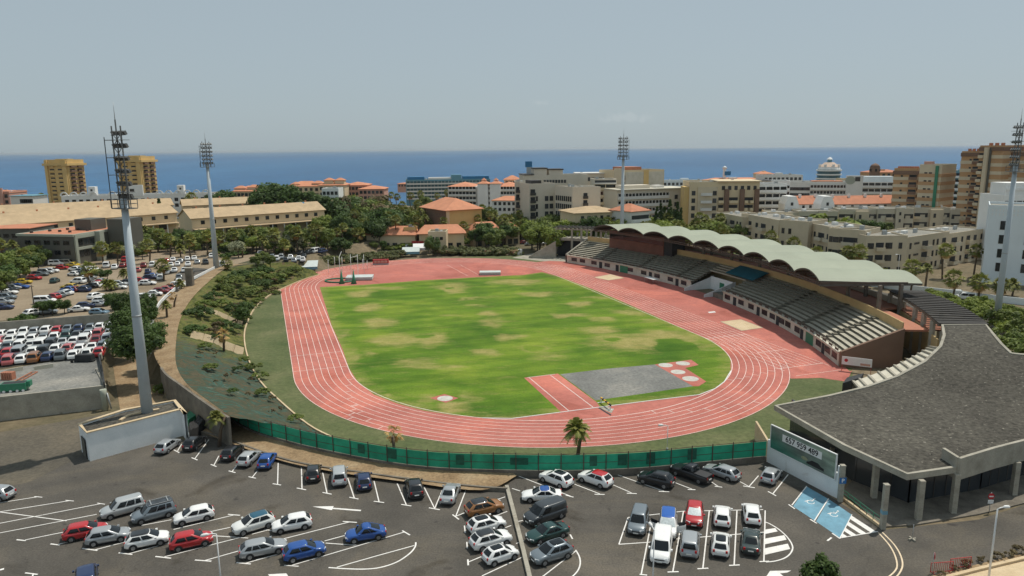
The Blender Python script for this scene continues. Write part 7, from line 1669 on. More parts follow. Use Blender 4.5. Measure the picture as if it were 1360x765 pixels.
# -- blue hotel on the beach
def blue_hotel():
 t = Bld('blue_hotel', 'blue and grey stepped beach hotel with bright blue roof blocks', (541, 590), (652, 600), 22, -8, (545, 240, 590), 'teal_b', cat='hotel'); W = t.W
 t.bands('front', 5, .5, W - .5, t.H - 3.0 - 4 * 3.0, 3.0, 1.3, 'pale_b', 1.6, .9, 'glass_teal', 24)
 t.box('roof_block', W * .02, 3, t.H + .06, W * .22, 15, t.H + 2.8, 'navy_b'); t.box('roof_block', W * .68, 3, t.H + .06, W * .99, 15, t.H + 2.8, 'navy_b'); t.box('roof_block', W * .27, 6, t.H + .06, W * .55, 14, t.H + 2.0, 'pale_b'); t.box('roof_block', W * .54, 4, t.H + .06, W * .66, 12, t.H + 4.0, 'teal_b')
blue_hotel()
# -- white hotel with red turrets
def turret_hotel():
 t = Bld('turret_hotel', 'white banded hotel with orange roofs and two small turrets', (596, 432), (690, 425), 20, -1, (640, 247.5, 430), 'pale_b', roof=None, parapet=0, cat='hotel'); W = t.W
 t.hip(.6, 2.2, 'roof_orange', .5, x0=0, x1=W * .36); t.hip(.6, 2.2, 'roof_orange', .5, x0=W * .64, x1=W)
 t.bands('front', 4, .5, W * .40, t.H - 2.4 - 9, 3.0, 1.0, None, 1.5, .9, 'glass_b', 8); t.bands('front', 4, W * .74, W - .3, t.H - 2.4 - 9, 3.0, 1.0, None, 1.5, .9, 'glass_b', 6)
 for f in (.43, .60):
  t.box('turret', W * f, -2.2, 0, W * f + 6.2, 6, t.H + 1.8, 'white_b'); t.hip(.5, 1.6, 'roof_orange', .5, x0=W * f, x1=W * f + 6.2, y0=-2.2, y1=6, z=t.H + 1.8); t.hip(.1, 1.4, 'roof_orange', .5, x0=W * f + 1.8, x1=W * f + 4.4, y0=.5, y1=3.4, z=t.H + 3.6)
 t.balc('front', [W * .565], 6, 2.6, 2.2, 1.5, 2.9, 1.0)
 u = Bld('annex_building', 'low white annex with orange hipped roof beneath the turret hotel', (654, 380), (705, 376), 12, 0, (660, 266, 380), 'white_b', roof=None, parapet=0); u.hip(.6, 2.0, 'roof_orange'); u.grid('front', 8, 2, 1.2, 1.4, .5, u.W - .5, u.H - 2.4, -3)
 v = Bld('small_house', 'brown roofed house at right edge of the turret hotel', (670, 440), (692, 440), 10, 0, (680, 238.5, 440), 'tan_b', roof=None, parapet=0); v.hip(.4, 2.4, 'roof_orange'); v.grid('front', 4, 2, 1.2, 1.4, .5, v.W - .5, v.H - 2.4, -3)
turret_hotel()
# -- orange roofed hall and low pavilions
def hall():
 t = Bld('sports_hall', 'ochre hall with large orange hipped roof among palms', (593, 300), (640, 309), 24, 0, (593, 279.5, 300), 'ochre', roof=None, parapet=0, cat='hall'); t.hip(.9, 4.4, 'roof_orange', .42)
 t.box('brick_flank', -.06, .2, 0, -.01, 23.8, t.H - .3, 'brown_d'); t.box('ledge', -.1, -.5, t.H * .55, t.W + .1, -.02, t.H * .55 + .3, 'tan_b'); t.box('corner_pier', 0, -.25, 0, 1.4, -.02, t.H - .25, 'tan_b')
 t.grid('front', 4, 1, 1.6, 1.4, 3, t.W - 2, 1.6, 3); t.grid('left', 6, 1, 2.4, 1.2, 3, 22, t.H - 3, 3)
 for (a, Ya, c, Yc, pt, lb, dp, rs) in ((486, 290, 551, 288, 311.5, 'low pavilion with long orange roof left of the twin palms', 9, 2.6), (556, 286, 616, 288, 310.5, 'low pavilion with wide orange roof below the hall', 9, 2.6), (460, 292, 478, 292, 309, 'small orange roofed pavilion behind bright green tree', 9, 2.2), (630, 292, 664, 296, 306.5, 'orange roofed pavilion half hidden by dark trees', 8, 2.6), (672, 298, 690, 300, 306, 'small tiled pavilion at right end behind the dark trees', 9, 2.6)):
  u = Bld('low_pavilion', lb, (a, Ya), (c, Yc), dp, 0, (a, pt, Ya), 'tan_b', roof=None, parapet=0, cat='pavilion', group='low orange roofed pavilions'); u.hip(.9, rs + .5, 'roof_orange', .3); n = max(2, int(u.W / 3)); u.grid('front', n, 1, 1.7, 2.0, .4, u.W - .4, .4, 3)
 w_ = Bld('plaster_house', 'plain cream walled yard building below the hall', (568, 276), (592, 276), 8, 0, (570, 310, 276), 'tan_b'); w_.grid('front', 3, 1, 1, 1, 1, w_.W - 1, w_.H - 2.5, 3)
 x = Bld('plaster_house', 'narrow cream wall with arches at the left foot of the palm grove', (536, 290), (552, 290), 5, 0, (540, 304, 290), 'ochre'); x.grid('front', 4, 1, .9, 2, .5, x.W - .5, x.H - 3, 3)
hall()
# -- stone coloured hotel, several blocks
def stone_hotel():
 z0 = 0
 a = Bld('stone_hotel', 'tall rear block of the stone hotel with blue roof sign', (696, 352), (780, 356), 16, z0, (720, 234.5, 352), 'hotel', cat='hotel', group='blocks of the stone hotel'); W = a.W
 a.grid('front', 3, 3, .9, 2, W * .06, W * .2, a.H - 4.2, -3.3); a.box('penthouse', W * .17, 2, a.H + .05, W * .37, 12, a.H + 3.6, 'hotel'); a.box('penthouse', W * .40, 2, a.H + .05, W * .62, 12, a.H + 3.0, 'hotel'); a.box('penthouse_roof', W * .16, 1.5, a.H + 3.6, W * .38, 12.5, a.H + 4.1, 'frame_dark'); a.box('penthouse_roof', W * .39, 1.5, a.H + 3.0, W * .63, 12.5, a.H + 3.5, 'frame_dark'); a.box('roof_edge', -.3, -.4, a.H + .7, W * .16, 16, a.H + 1.1, 'frame_dark')
 a.box('roof_sign', W * .05, 5, a.H + 4.4, W * .155, 6, a.H + 7.2, 'navy_b'); a.box('sign_base', W * .07, 5, a.H + .05, W * .135, 6, a.H + 4.4, 'steel'); a.bands('front', 1, W * .3, W * .66, a.H - 4.0, 3, .8, None, 1.6, .8, 'glass_b', 8)
 c = Bld('stone_hotel', 'leftmost stone hotel block with dark balcony column', (684, 330), (702, 330), 12, z0, (690, 243, 330), 'hotel', group='blocks of the stone hotel', cat='hotel'); c.grid('front', 1, 6, .9, 2, c.W * .45, c.W * .75, c.H - 4, -3.4); c.balc('front', [1.6], 6, 2.0, 2.4, c.H - 4.2 - 17, 3.4, .9, 'frame_dark')
 d = Bld('stone_hotel', 'stone hotel block with dark stair column and square windows', (703, 318), (737, 322), 14, z0, (715, 246, 318), 'hotel', group='blocks of the stone hotel', cat='hotel'); d.balc('front', [1.7], 6, 2.2, 2.4, d.H - 4.2 - 17, 3.4, .9, 'frame_dark'); d.grid('front', 1, 5, .9, 2, d.W * .24, d.W * .34, d.H - 7, -3.4); d.grid('front', 2, 5, 1.5, 2, d.W * .58, d.W * .95, d.H - 7, -3.4); d.box('roof_terrace', d.W * .1, 1, d.H + .06, d.W * .5, 8, d.H + 2, 'frame_dark')
 e = Bld('stone_hotel', 'stone hotel wing with four rows of narrow windows facing the trees', (737, 318), (760, 306.3), 12, z0, (740, 249, 316), 'hotel', group='blocks of the stone hotel', cat='hotel'); e.grid('front', 8, 4, .9, 2, .5, e.W - .5, e.H - 5.5, -3.4)
 f = Bld('stone_hotel', 'blank stone gable of the hotel with dark stair column', (760, 306), (797, 309), 16, z0, (762, 251, 306), 'hotel', group='blocks of the stone hotel', cat='hotel'); f.balc('front', [f.W * .46], 6, 1.8, 2.2, f.H - 4.0 - 15, 3.0, .8, 'frame_dark')
 g = Bld('stone_hotel', 'banded right wing of the stone hotel beside the cream tower', (788, 338), (818, 338), 16, z0, (795, 240, 338), 'hotel', group='blocks of the stone hotel', cat='hotel'); g.bands('front', 5, .3, g.W - .2, g.H - 4.2 - 13.2, 3.3, 1.2, 'tan_b', 1.5, 1.0, 'glass', 2); g.bands('front', 1, .3, g.W - .2, g.H - 1.2, 3, 1.0, 'pale_b', 1.2, .3)
 h = Bld('stone_hotel', 'low top terrace of the stone hotel seen behind its roof', (765, 372), (806, 372), 14, z0, (780, 232.5, 372), 'hotel', group='blocks of the stone hotel', cat='hotel'); h.grid('front', 7, 1, 1.5, 1.8, h.W * .1, h.W * .95, h.H - 3, 3); h.box('roof_edge', -.5, -.8, h.H + .7, h.W + .5, 14, h.H + 1.1, 'pale_b')
 u = Bld('hipped_house', 'cream house with flat orange hipped roof before the stone hotel', (763, 286), (826, 292), 16, 0, (770, 283, 286), 'tan_b', roof=None, parapet=0, cat='house'); u.hip(.8, 2.0, 'roof_tan', .5); u.grid('front', 6, 2, 1.1, 1.6, 2, u.W - 2, u.H - 3, -3.2)
 v = Bld('red_roof_house', 'small house with red roof and white railing right of the mast', (838, 282), (862, 288), 12, 0, (842, 281, 282), 'pale_b', roof=None, parapet=0, cat='house'); v.hip(.6, 2.6, 'roof_red', .5); v.bands('front', 1, .2, v.W - .2, v.H - 4.2, 3, 1.0, 'white_b', 1.6, 1.0)
stone_hotel()
def cream_tower():
 t = Bld('cream_hotel', 'cream slab hotel with brick red roof band behind the mast', (814, 362), (880, 372), 16, 0, (830, 228, 362), 'tan_b', cat='hotel'); W = t.W
 t.box('roof_band', W * .2, 1, t.H + .05, W * .56, 12, t.H + 2.2, 'roof_red'); t.box('stair_tower', -.02, -1.0, 0, W * .13, -.02, t.H + 1.6, 'beige'); t.balc('front', [W * .17], 7, 1.8, 2.3, t.H - 4 - 19.8, 3.3, .8, 'brown_d'); t.box('pale_panel', W * .22, -.3, 0, W * .98, -.02, t.H - .3, 'cream_wall'); t.box('ochre_panel', W * .58, -.5, t.H - 9, W * .68, -.31, t.H + .5, 'ochre'); t.grid('front', 2, 2, 2.0, 2.0, W * .22, W * .34, t.H - 4, -3.3)
 u = Bld('long_wing', 'long stone wing with rows of square windows behind cypresses', (819, 325), (912, 338), 15, 0, (825, 255, 325), 'hotel', cat='hotel'); u.bands('front', 4, .2, u.W * .72, u.H - 3.2 - 10.2, 3.4, .8, 'pale_b', 1.3, 1.1, 'glass', 15); u.grid('front', 2, 4, 1.5, 1.8, u.W * .78, u.W * .98, u.H - 4, -3.4); u.box('roof_edge', -.4, -1.0, u.H + .7, u.W + .4, 15, u.H + 1.1, 'cream_wall'); u.box('roof_cabin', u.W * .12, 3, u.H + .06, u.W * .5, 10, u.H + 2.6, 'hotel'); u.box('roof_cabin', u.W * .6, 4, u.H + .06, u.W * .72, 9, u.H + 2.2, 'pale_b')
cream_tower()
def ochre_apts():
 t = Bld('ochre_apartments', 'ochre and brown apartment block with glazed balconies right of centre', (914, 320), (1006, 318), 18, 0, (950, 243.5, 320), 'tan_b', cat='apartment block'); W = t.W
 t.box('beige_front', W * .12, -.6, 0, W * .40, -.02, t.H - 1.6, 'beige'); t.balc('front', [W * .24], 6, 4.6, 2.3, 2.0, 3.3, 1.6, 'pale_b'); t.grid('front', 1, 6, 1.4, 1.8, W * .01, W * .11, 2.0, 3.3);
 me = win_mesh(1.5, 1.8)
 for j in range(6): t.put(me, 'window', 'front', W * .36, 2 + j * 3.3, .62)
 for f in (.50, .72, .93): t.box('brown_pier', W * f, -1.4, 0, W * f + 1.9, -.02, t.H - 2.5, 'brown_d')
 for f in (.455, .61, .66, .83, .88): t.balc('front', [W * f], 5, 2.2, 2.3, 2.0, 3.3, 1.1, 'tan_b')
 t.grid('front', 6, 1, 1.2, 1.6, W * .44, W * .98, t.H - 2.8, 3); t.box('roof_slab', W * .40, -1.2, t.H + .7, W + .6, 18, t.H + 1.1, 'tan_b'); t.box('orange_corner', -2.2, 1, 0, -.02, 10, t.H - 1.5, 'ochre')
 for k, (a, c, pt, lb) in enumerate(((1004, 1042, 246, 'white block with dark glazed bands right of the ochre apartments'),)):
  u = Bld('banded_apartments', lb, (a, 335), (c, 335), 14, 0, (a, pt, 335), 'white_b', cat='apartment block'); u.bands('front', 5, .2, u.W - .2, u.H - 3.2 - 13.2, 3.3, 1.2, None, 1.5, 1.0, 'glass', 4)
ochre_apts()
# -- pale rows on the seafront, right half
for (a, c, Y, pt, wl, lb, rows, n, rm) in ((878, 944, 500, 241, 'bluewhite', 'pale green white low hotel on the shore behind the long wing', 1, 12, None), (938, 1012, 470, 240, 'pale_b', 'low pinkish grey row with roof tiles behind the ochre apartments', 2, 14, 'roof_orange'), (1010, 1062, 455, 234, 'pale_b', 'white hotel block with roof terraces above the banded hotel', 3, 9, None), (1006, 1024, 480, 231, 'tan_b', 'tiny orange roofed lookout on the right shore skyline', 1, 3, 'roof_orange'), (1118, 1150, 470, 239, 'tan_b', 'pinkish stepped house right of the domed hotel', 2, 4, None), (1150, 1192, 480, 229, 'brown_b', 'brown flat block on the shore beside the dome turret', 1, 6, 'roof_red')):
 t = Bld('seafront_building', lb, (a, Y), (c, Y), 14, -3, (a, pt, Y), wl, roof='flat_roof' if rm is None else None, parapet=.6 if rm is None else 0); t.grid('front', n, rows, 1.5, 1.6, .5, t.W - .5, t.H - 2.6, -3.1)
 if rm: t.hip(.4, 1.6, rm)
 t.box('roof_cabin', t.W * .4, 4, t.H + .06, t.W * .55, 8, t.H + 1.8, wl)
t = Bld('kiosk_tower', 'small white beacon with a blue board on the shore skyline', (958, 475), (961, 475), 2, 0, (960, 226, 475), 'white_b', cat='beacon'); t.box('blue_board', .6, -.3, t.H - 3.4, 4.5, .1, t.H - .8, 'navy_b'); b = MB(); b.tube([(t.W / 2, 1, t.H + .7), (t.W / 2, 1, t.H + 1.5), (t.W / 2, 1, t.H + 2.6)], [1.2, 1.7, .3], 12); b.build('white_dome', [M['white_paint']], t.r)
def banded_hotel():
 t = Bld('banded_hotel', 'long pale banded hotel across the right skyline', (1044, 410), (1190, 396), 18, -1, (1100, 243.5, 403), 'pale_b', cat='hotel'); W = t.W
 t.bands('front', 4, W * .20, W * .62, t.H - 3.6 - 9.9, 3.3, 1.2, 'pale_b', 1.5, 1.1, 'glass_b', 14); t.bands('front', 5, W * .67, W - .2, t.H - 2.2 - 13.2, 3.3, 1.3, 'pale_b', 1.5, 1.0, 'glass_b', 6)
 t.grid('front', 6, 4, 2.4, 1.6, .5, W * .19, t.H - 4, -3.3); t.box('stair_tower', W * .52, -1.5, 0, W * .67, -.02, t.H + 4.2, 'pale_b'); t.put(win_mesh(2.4, 2.2), 'window', 'front', W * .62, t.H + 1.2, 1.52); t.box('roof_pergola', W * .22, 2, t.H + .7, W * .5, 9, t.H + 1.2, 'roof_orange'); t.box('roof_cabin', W * .7, 3, t.H + .05, W * .95, 10, t.H + 3.6, 'bluewhite')
 b = MB(); P = [(W * .555 + 2.6 * cos(a), t.H + 1.6 + 2.2 * sin(a)) for a in [2 * pi * i / 20 for i in range(20)]]
 b.face([(x, -1.56, z) for x, z in P]); b.build('round_emblem_panel', [M['office_lit']], t.r)
 u = Bld('banded_hotel', 'left curved wing of the banded hotel with dark roof edge', (1000, 380), (1046, 376), 16, -1, (1010, 243, 372), 'white_b', cat='hotel'); u.bands('front', 5, .2, u.W * .5, u.H - 4 - 13.2, 3.3, 1.2, 'white_b', 1.5, 1.0, 'glass', 3); u.bands('front', 5, u.W * .56, u.W - .2, u.H - 4 - 13.2, 3.3, 1.0, 'white_b', 1.4, 1.0, 'glass', 5); u.box('roof_edge', -.5, -1.4, u.H + .7, u.W * .45, 16, u.H + 1.0, 'frame_dark')
banded_hotel()
def dome_hotel():
 p = D(1100, 240, 560); r = empty('domed_hotel', (p.x, 560, -6), 0, 'round glassy hotel tower with tiered roof and white cupola by the sea', 'hotel')
 zt = D(1100, 225, 560).z + 6; R = 9.2
 def cyl(name, R0, z0, R1, z1, m, n=20): b = MB(); b.tube([(0, 0, z0), (0, 0, z1)], [R0, R1], n, smooth=False); b.build(name, [M[m]], r)
 cyl('wall', R - .8, 0, R - .8, zt, 'glass_teal')
 for j in range(5): cyl('balcony', R, zt - 1.2 - 3.1 * j, R, zt - .2 - 3.1 * j, 'white_b')
 cyl('upper_tier', R - 1.0, zt - .2, R - 1.6, zt + 2.0, 'white_b'); cyl('roof', R - 1.5, zt + 2.0, 3.2, zt + 5.4, 'dome_tile'); cyl('cupola', 1.6, zt + 5.4, 1.6, zt + 7.6, 'teal_b', 12); cyl('cupola_roof', 2.3, zt + 7.6, .5, zt + 9.4, 'white_paint', 12)
 for k in range(8): a = 2 * pi * k / 8; b = MB(); b.box(-.9, -.6, 0, .9, .6, 1.7); o = b.build('dormer', [M['white_b']], r, (7.2 * cos(a), 7.2 * sin(a), zt + 2.2)); o.rotation_euler = (0, 0, a + pi / 2)
 p = D(1161, 236, 450); r2 = empty('dome_turret', (p.x, 450, 0), 0, 'dark brown round turret with small dome near the brown tower', 'turret'); zt = D(1161, 222, 450).z
 b = MB(); b.tube([(0, 0, 0), (0, 0, zt)], [3.0, 3.0], 14, smooth=False); b.build('wall', [M['brown_d']], r2); b = MB(); b.tube([(0, 0, zt), (0, 0, zt + 1.4), (0, 0, zt + 2.4)], [3.0, 2.2, .3], 14); b.build('roof', [M['brown_d']], r2)
 for k in range(6): b = MB(); a = 2 * pi * k / 6 + .3; b.box(-.5, -.08, 0, .5, .02, 1.6); o = b.build('window', [M['glass']], r2, (3.02 * cos(a), 3.02 * sin(a), zt - 2.6)); o.rotation_euler = (0, 0, a + pi / 2)
dome_hotel()
# -- red tiled row houses
def red_row():
 for i, (a, c, Y, pt, lb) in enumerate(((1100, 1192, 335, 271, 'long red tiled row house before the banded hotel'), (1058, 1100, 333, 271, 'short red tiled house with white gable left of the long red row'))):
  t = Bld('row_house', lb, (a, Y), (c, Y + 3), 11, 0, (a, pt, Y), 'white_b', roof=None, parapet=0, cat='row house', group='red tiled row houses'); t.gable(.4, 3.4, 'roof_red'); t.grid('front', max(3, int(t.W / 4)), 1, 1.1, 1.1, 1, t.W - 1, t.H - 1.9, 3)
  for k in range(int(t.W / 8)): t.box('chimney', 3 + k * 8, 4, t.H + 2.2, 4 + k * 8, 5, t.H + 4.2, 'white_b')
 for px, lb in ((1050, 'white gable house with small dark window left of the red tiled row'), (1097, 'white barn shaped gable rising in front of the red tiled row')):
  t = Bld('gable_house', lb, (px - 9, 322), (px + 9, 322), 8, 0, (px, 271, 322), 'white_b', roof=None, parapet=0, cat='house', group='red tiled row houses')
  b = MB(); W = t.W; P = [(0, t.H), (W, t.H), (W * .78, t.H + 3.4), (W * .22, t.H + 3.4)]
  b.v += [(x, 0, z) for x, z in P] + [(x, 8, z) for x, z in P]; b.f += [[0, 1, 2, 3], [7, 6, 5, 4]] + [[i, 4 + i, 4 + (i + 1) % 4, (i + 1) % 4] for i in range(4)]; b.m += [0] * 6; b.sm += [False] * 6; b.build('gable_wall', [M['white_b']], t.r); t.put(win_mesh(.9, 1.2), 'window', 'front', W / 2, t.H - .6)
red_row()
# -- brown towers
def brown_tower(parts, label, group):
 for k, (a, Ya, c, Yc, pt, dp, m, lb) in enumerate(parts):
  t = Bld('brown_tower', lb, (a, Ya), (c, Yc), dp, 0, ((a + c) / 2, pt, (Ya + Yc) / 2), m, cat='tower block', group=group, parapet=1.0); W = t.W
  n = int((t.H - 2) / 3.2); dz = (t.H - 2.2) / n
  cb = MB(); cb.box(-.14, -.14, 0, W + .14, dp + .14, dz * .42); me = cb.mesh('storey_course', [M['beige' if m == 'brown_b' else 'brown_b']])
  for j in range(n): link('storey_course', me, t.r, (0, 0, 1.2 + j * dz))
  yield t, W, n, dz
G1 = 'left brown tower group'
for i, (t, W, n, dz) in enumerate(brown_tower([(1181, 330, 1212, 324, 226.5, 16, 'brown_b', 'banded brown tower half with dark roof edge, left of the green strip'), (1214, 322, 1243, 315, 221.5, 16, 'beige', 'narrow beige tower half carrying the vertical green strip')], '', G1)):
 if i == 0:
  t.balc('front', [W * .82], n, 3.0, dz * .6, 1.6, dz, 1.0, 'brown_d'); t.grid('front', 1, n, .7, 1.7, W * .30, W * .40, 1.6, dz); t.box('roof_band', -.4, -.5, t.H - 1.8, W + .2, 16.4, t.H - .2, 'brown_d')
  for k in range(9): t.box('roof_pot', 1 + k * W / 10, 2, t.H + .06, 1.7 + k * W / 10, 3.5, t.H + 1.8, 'roof_red')
 else: t.grid('front', 2, n, 1.0, 1.6, W * .2, W * .62, 1.6, dz); t.box('green_strip', W * .74, -.5, 0, W * .88, -.16, t.H + .4, 'green_paint'); t.box('pink_tank', W * .05, 3, t.H + .06, W * .4, 6, t.H + 2.2, 'pink_b')
for i, (t, W, n, dz) in enumerate(brown_tower([(1267, 310, 1290, 305, 204, 18, 'brown_b', 'tall brown tower slab left of the pale stair shaft'), (1290, 302, 1321, 294, 196.5, 18, 'brown_b', 'tallest brown tower part with pale stair shaft and dark groove'), (1321, 300, 1366, 288, 203.5, 18, 'brown_b', 'right slab of the tall brown tower behind the edge mast')], '', 'right brown tower group')):
 t.box('roof_band', -.2, -.4, t.H - 1.2, W + .2, 18.2, t.H + .3, 'brown_d')
 if i == 0: t.balc('front', [W * .88], n, 2.4, dz * .62, 1.4, dz, 1.2, 'brown_d'); t.grid('front', 1, n, .6, 1.6, W * .5, W * .6, 1.6, dz)
 elif i == 1: t.balc('front', [W * .10], n, 1.8, dz * .55, 1.6, dz, .9, 'beige'); t.box('stair_shaft', W * .28, -1.6, 0, W * .44, -.15, t.H + .2, 'beige'); t.box('dark_groove', W * .45, -.5, 0, W * .53, -.16, t.H - .2, 'office')
 else: t.grid('front', 1, n, .9, 1.6, W * .02, W * .16, 1.6, dz); t.grid('front', 1, n, .6, 1.6, W * .4, W * .5, 1.6, dz)
 for k in range(3): t.box('roof_pot', W * (.2 + .25 * k), 3, t.H + .3, W * (.2 + .25 * k) + .9, 4.4, t.H + 2.0, 'roof_red')
t = Bld('banded_apartments', 'blue and white banded block between the two brown towers', (1246, 376), (1270, 366), 14, 0, (1260, 228, 372), 'teal_b', cat='apartment block'); t.bands('front', 8, 0, t.W, t.H - 2.8 - 7 * 3.1, 3.1, 1.2, 'bluewhite', 1.4, .9, 'glass', 2); t.box('stair_tower', t.W * .55, 4, 0, t.W, 9, t.H + 5, 'pale_b')
# -- beige three storey apartments behind the stand
def beige_front(label, segs, z0, group):
 for k, (a, Ya, c, Yc, pt, dp, lb, spec) in enumerate(segs):
  t = Bld('beige_apartments', lb, (a, Ya), (c, Yc), dp, z0, pt, 'beige2' if 'back' in group else 'beige', cat='apartment block', group=group, parapet=.5); W = t.W; nf = 3; dz = (t.H - .6) / nf
  for (f, kind) in spec:
   u = W * f
   for j in range(nf):
    z = .9 + j * dz
    if kind == 'w': t.put(win_mesh(.9, 1.7), 'window', 'front', u, z)
    elif kind == 'W': t.put(win_mesh(1.7, 1.6), 'window', 'front', u, z)
    elif kind == 'B': t.put(balc_mesh(3.6, 2.3, 1.5, 'beige2'), 'balcony', 'front', u, z - .5)
    elif kind == 'b': t.put(balc_mesh(2.4, 2.3, 1.2, 'beige'), 'balcony', 'front', u, z - .5)
    elif kind == 's': t.put(win_mesh(2.8, .45), 'window', 'front', u, z + 1.2)
   if kind == 'T': t.box('stair_tower', u - 1.6, -1.2, 0, u + 1.6, -.02, t.H + .9, 'beige2'); t.put(win_mesh(.6, 1.2), 'window', 'front', u, t.H - 2.2, 1.22); t.put(win_mesh(.6, 1.2), 'window', 'front', u, t.H - 5.2, 1.22)
   if kind == 'P': t.box('projecting_bay', u - 2.6, -1.6, 0, u + 2.6, -.02, t.H - .3, 'beige'); [t.put(win_mesh(.8, 1.6), 'window', 'front', u + q, .9 + j * dz, 1.62) for j in range(nf) for q in (-1,)]
  for i in range(max(2, int(W / 9))):
   x = 3 + i * 9
   if x < W - 2: t.box('roof_tank', x, dp * .5, t.H + .05, x + 1.8, dp * .5 + 1.4, t.H + 1.0, 'white_paint')
NF = 'front row of beige apartments'
beige_front('', [(950, 305, 986, 282, (960, 285, 298), 14, 'left end block of the beige apartments above the scalloped roof', [(.10, 'w'), (.26, 'W'), (.42, 'w'), (.64, 'B'), (.82, 'w'), (.93, 'w')]),
    (984, 288, 1034, 259, (1000, 287, 280), 14, 'second beige block from the left with recessed balconies', [(.08, 'w'), (.26, 'b'), (.45, 'W'), (.62, 'B'), (.86, 'w')]),
    (1036, 250, 1074, 242, (1050, 294.5, 247), 13, 'plain beige block with one column of narrow windows', [(.12, 'w'), (.36, 'w'), (.36, 'w')]),
    (1074, 246, 1112, 229, (1090, 300, 240), 13, 'beige block with round fronted balconies behind a leaning palm', [(.10, 'W'), (.25, 'w'), (.48, 'B'), (.78, 'B')]),
    (1101, 230, 1150, 222, (1120, 306, 227), 13, 'beige block in the middle of the front row beside twin palms', [(.08, 'w'), (.22, 'W'), (.36, 'w'), (.58, 'B'), (.76, 'w'), (.90, 'b')]),
    (1152, 218, 1207, 218, (1180, 315, 218), 14, 'nearest beige block with paired windows facing the stand', [(.12, 'W'), (.34, 'b'), (.52, 'w'), (.60, 'w'), (.84, 'w')]),
    (1207, 219, 1262, 234, (1225, 315, 223), 14, 'beige block turning the corner with deep dark balconies', [(.08, 'w'), (.22, 's'), (.42, 'B'), (.62, 'w'), (.72, 'w'), (.88, 'b')]),
    (1262, 236, 1312, 250, (1285, 309, 242), 14, 'right end beige block beside the pale blue house', [(.14, 'B'), (.34, 'w'), (.5, 'b'), (.68, 'W'), (.85, 'w'), (.94, 'w')])], 0, NF)
NB = 'back row of grey beige apartments'
SPA = [(.06, 'w'), (.18, 's'), (.32, 'b'), (.45, 'w'), (.60, 'T'), (.74, 'w'), (.84, 's'), (.95, 'w')]; SPB = [(.08, 'b'), (.22, 's'), (.34, 'w'), (.45, 'w'), (.60, 'P'), (.76, 'b'), (.88, 's'), (.96, 'w')]
bx = [(1018, 1060, 283, 'leftmost block of the grey beige back row'), (1060, 1112, 281, 'second block of the grey beige back row from the left'), (1113, 1163, 279, 'third block of the grey beige back row, below the red tiled row'), (1164, 1212, 277.5, 'fourth block of the back row under the banded brown tower'), (1213, 1260, 277, 'block of the back row beneath the green strip tower'), (1261, 1316, 279, 'rightmost block of the grey beige back row beside the pale blue house')]
beige_front('', [(a, 312 - 3 * (i % 2), c, 310 - 3 * (i % 2), ((a + c) / 2, pt, 312), 13, lb, SPA if i % 2 else SPB) for i, (a, c, pt, lb) in enumerate(bx)], 0, NB)
# -- pale blue house at the right edge
def blue_house():
 t = Bld('pale_blue_house', 'pale blue tall house at the right edge with pierced roof screen', (1311, 206), (1420, 196), 16, 0, (1330, 276, 204), 'bluewhite', cat='house'); W = t.W
 for j in range(4):
  t.put(win_mesh(2.0, 2.3), 'window', 'front', 4.2, 3.6 + j * 4.0); t.put(win_mesh(2.0, 2.3), 'window', 'front', 10.2, 3.6 + j * 4.0); t.put(win_mesh(2.0, 2.3), 'window', 'front', 16, 3.6 + j * 4.0)
 b = MB()
 for j in range(2):
  for i in range(9): x = .8 + i * .85; b.box(x, -.05, t.H - 1.1 - j * 1.1, x + .32, -.01, t.H - .5 - j * 1.1)
 b.build('pierced_screen', [M['white_paint']], t.r)
 u = Bld('white_villa', 'white stepped villa above the pale blue house roof', (1328, 240), (1390, 240), 12, 0, (1340, 262, 240), 'white_b', cat='house'); u.grid('front', 6, 1, 1.5, 1.7, .5, u.W * .8, u.H - 3, 3); u.box('upper_storey', u.W * .12, 2, u.H + .06, u.W * .8, 10, u.H + 4.6, 'white_b'); u.box('curved_parapet', u.W * .1, 1.4, u.H + 2.2, u.W * .8, 2, u.H + 3.0, 'white_paint')
blue_house()
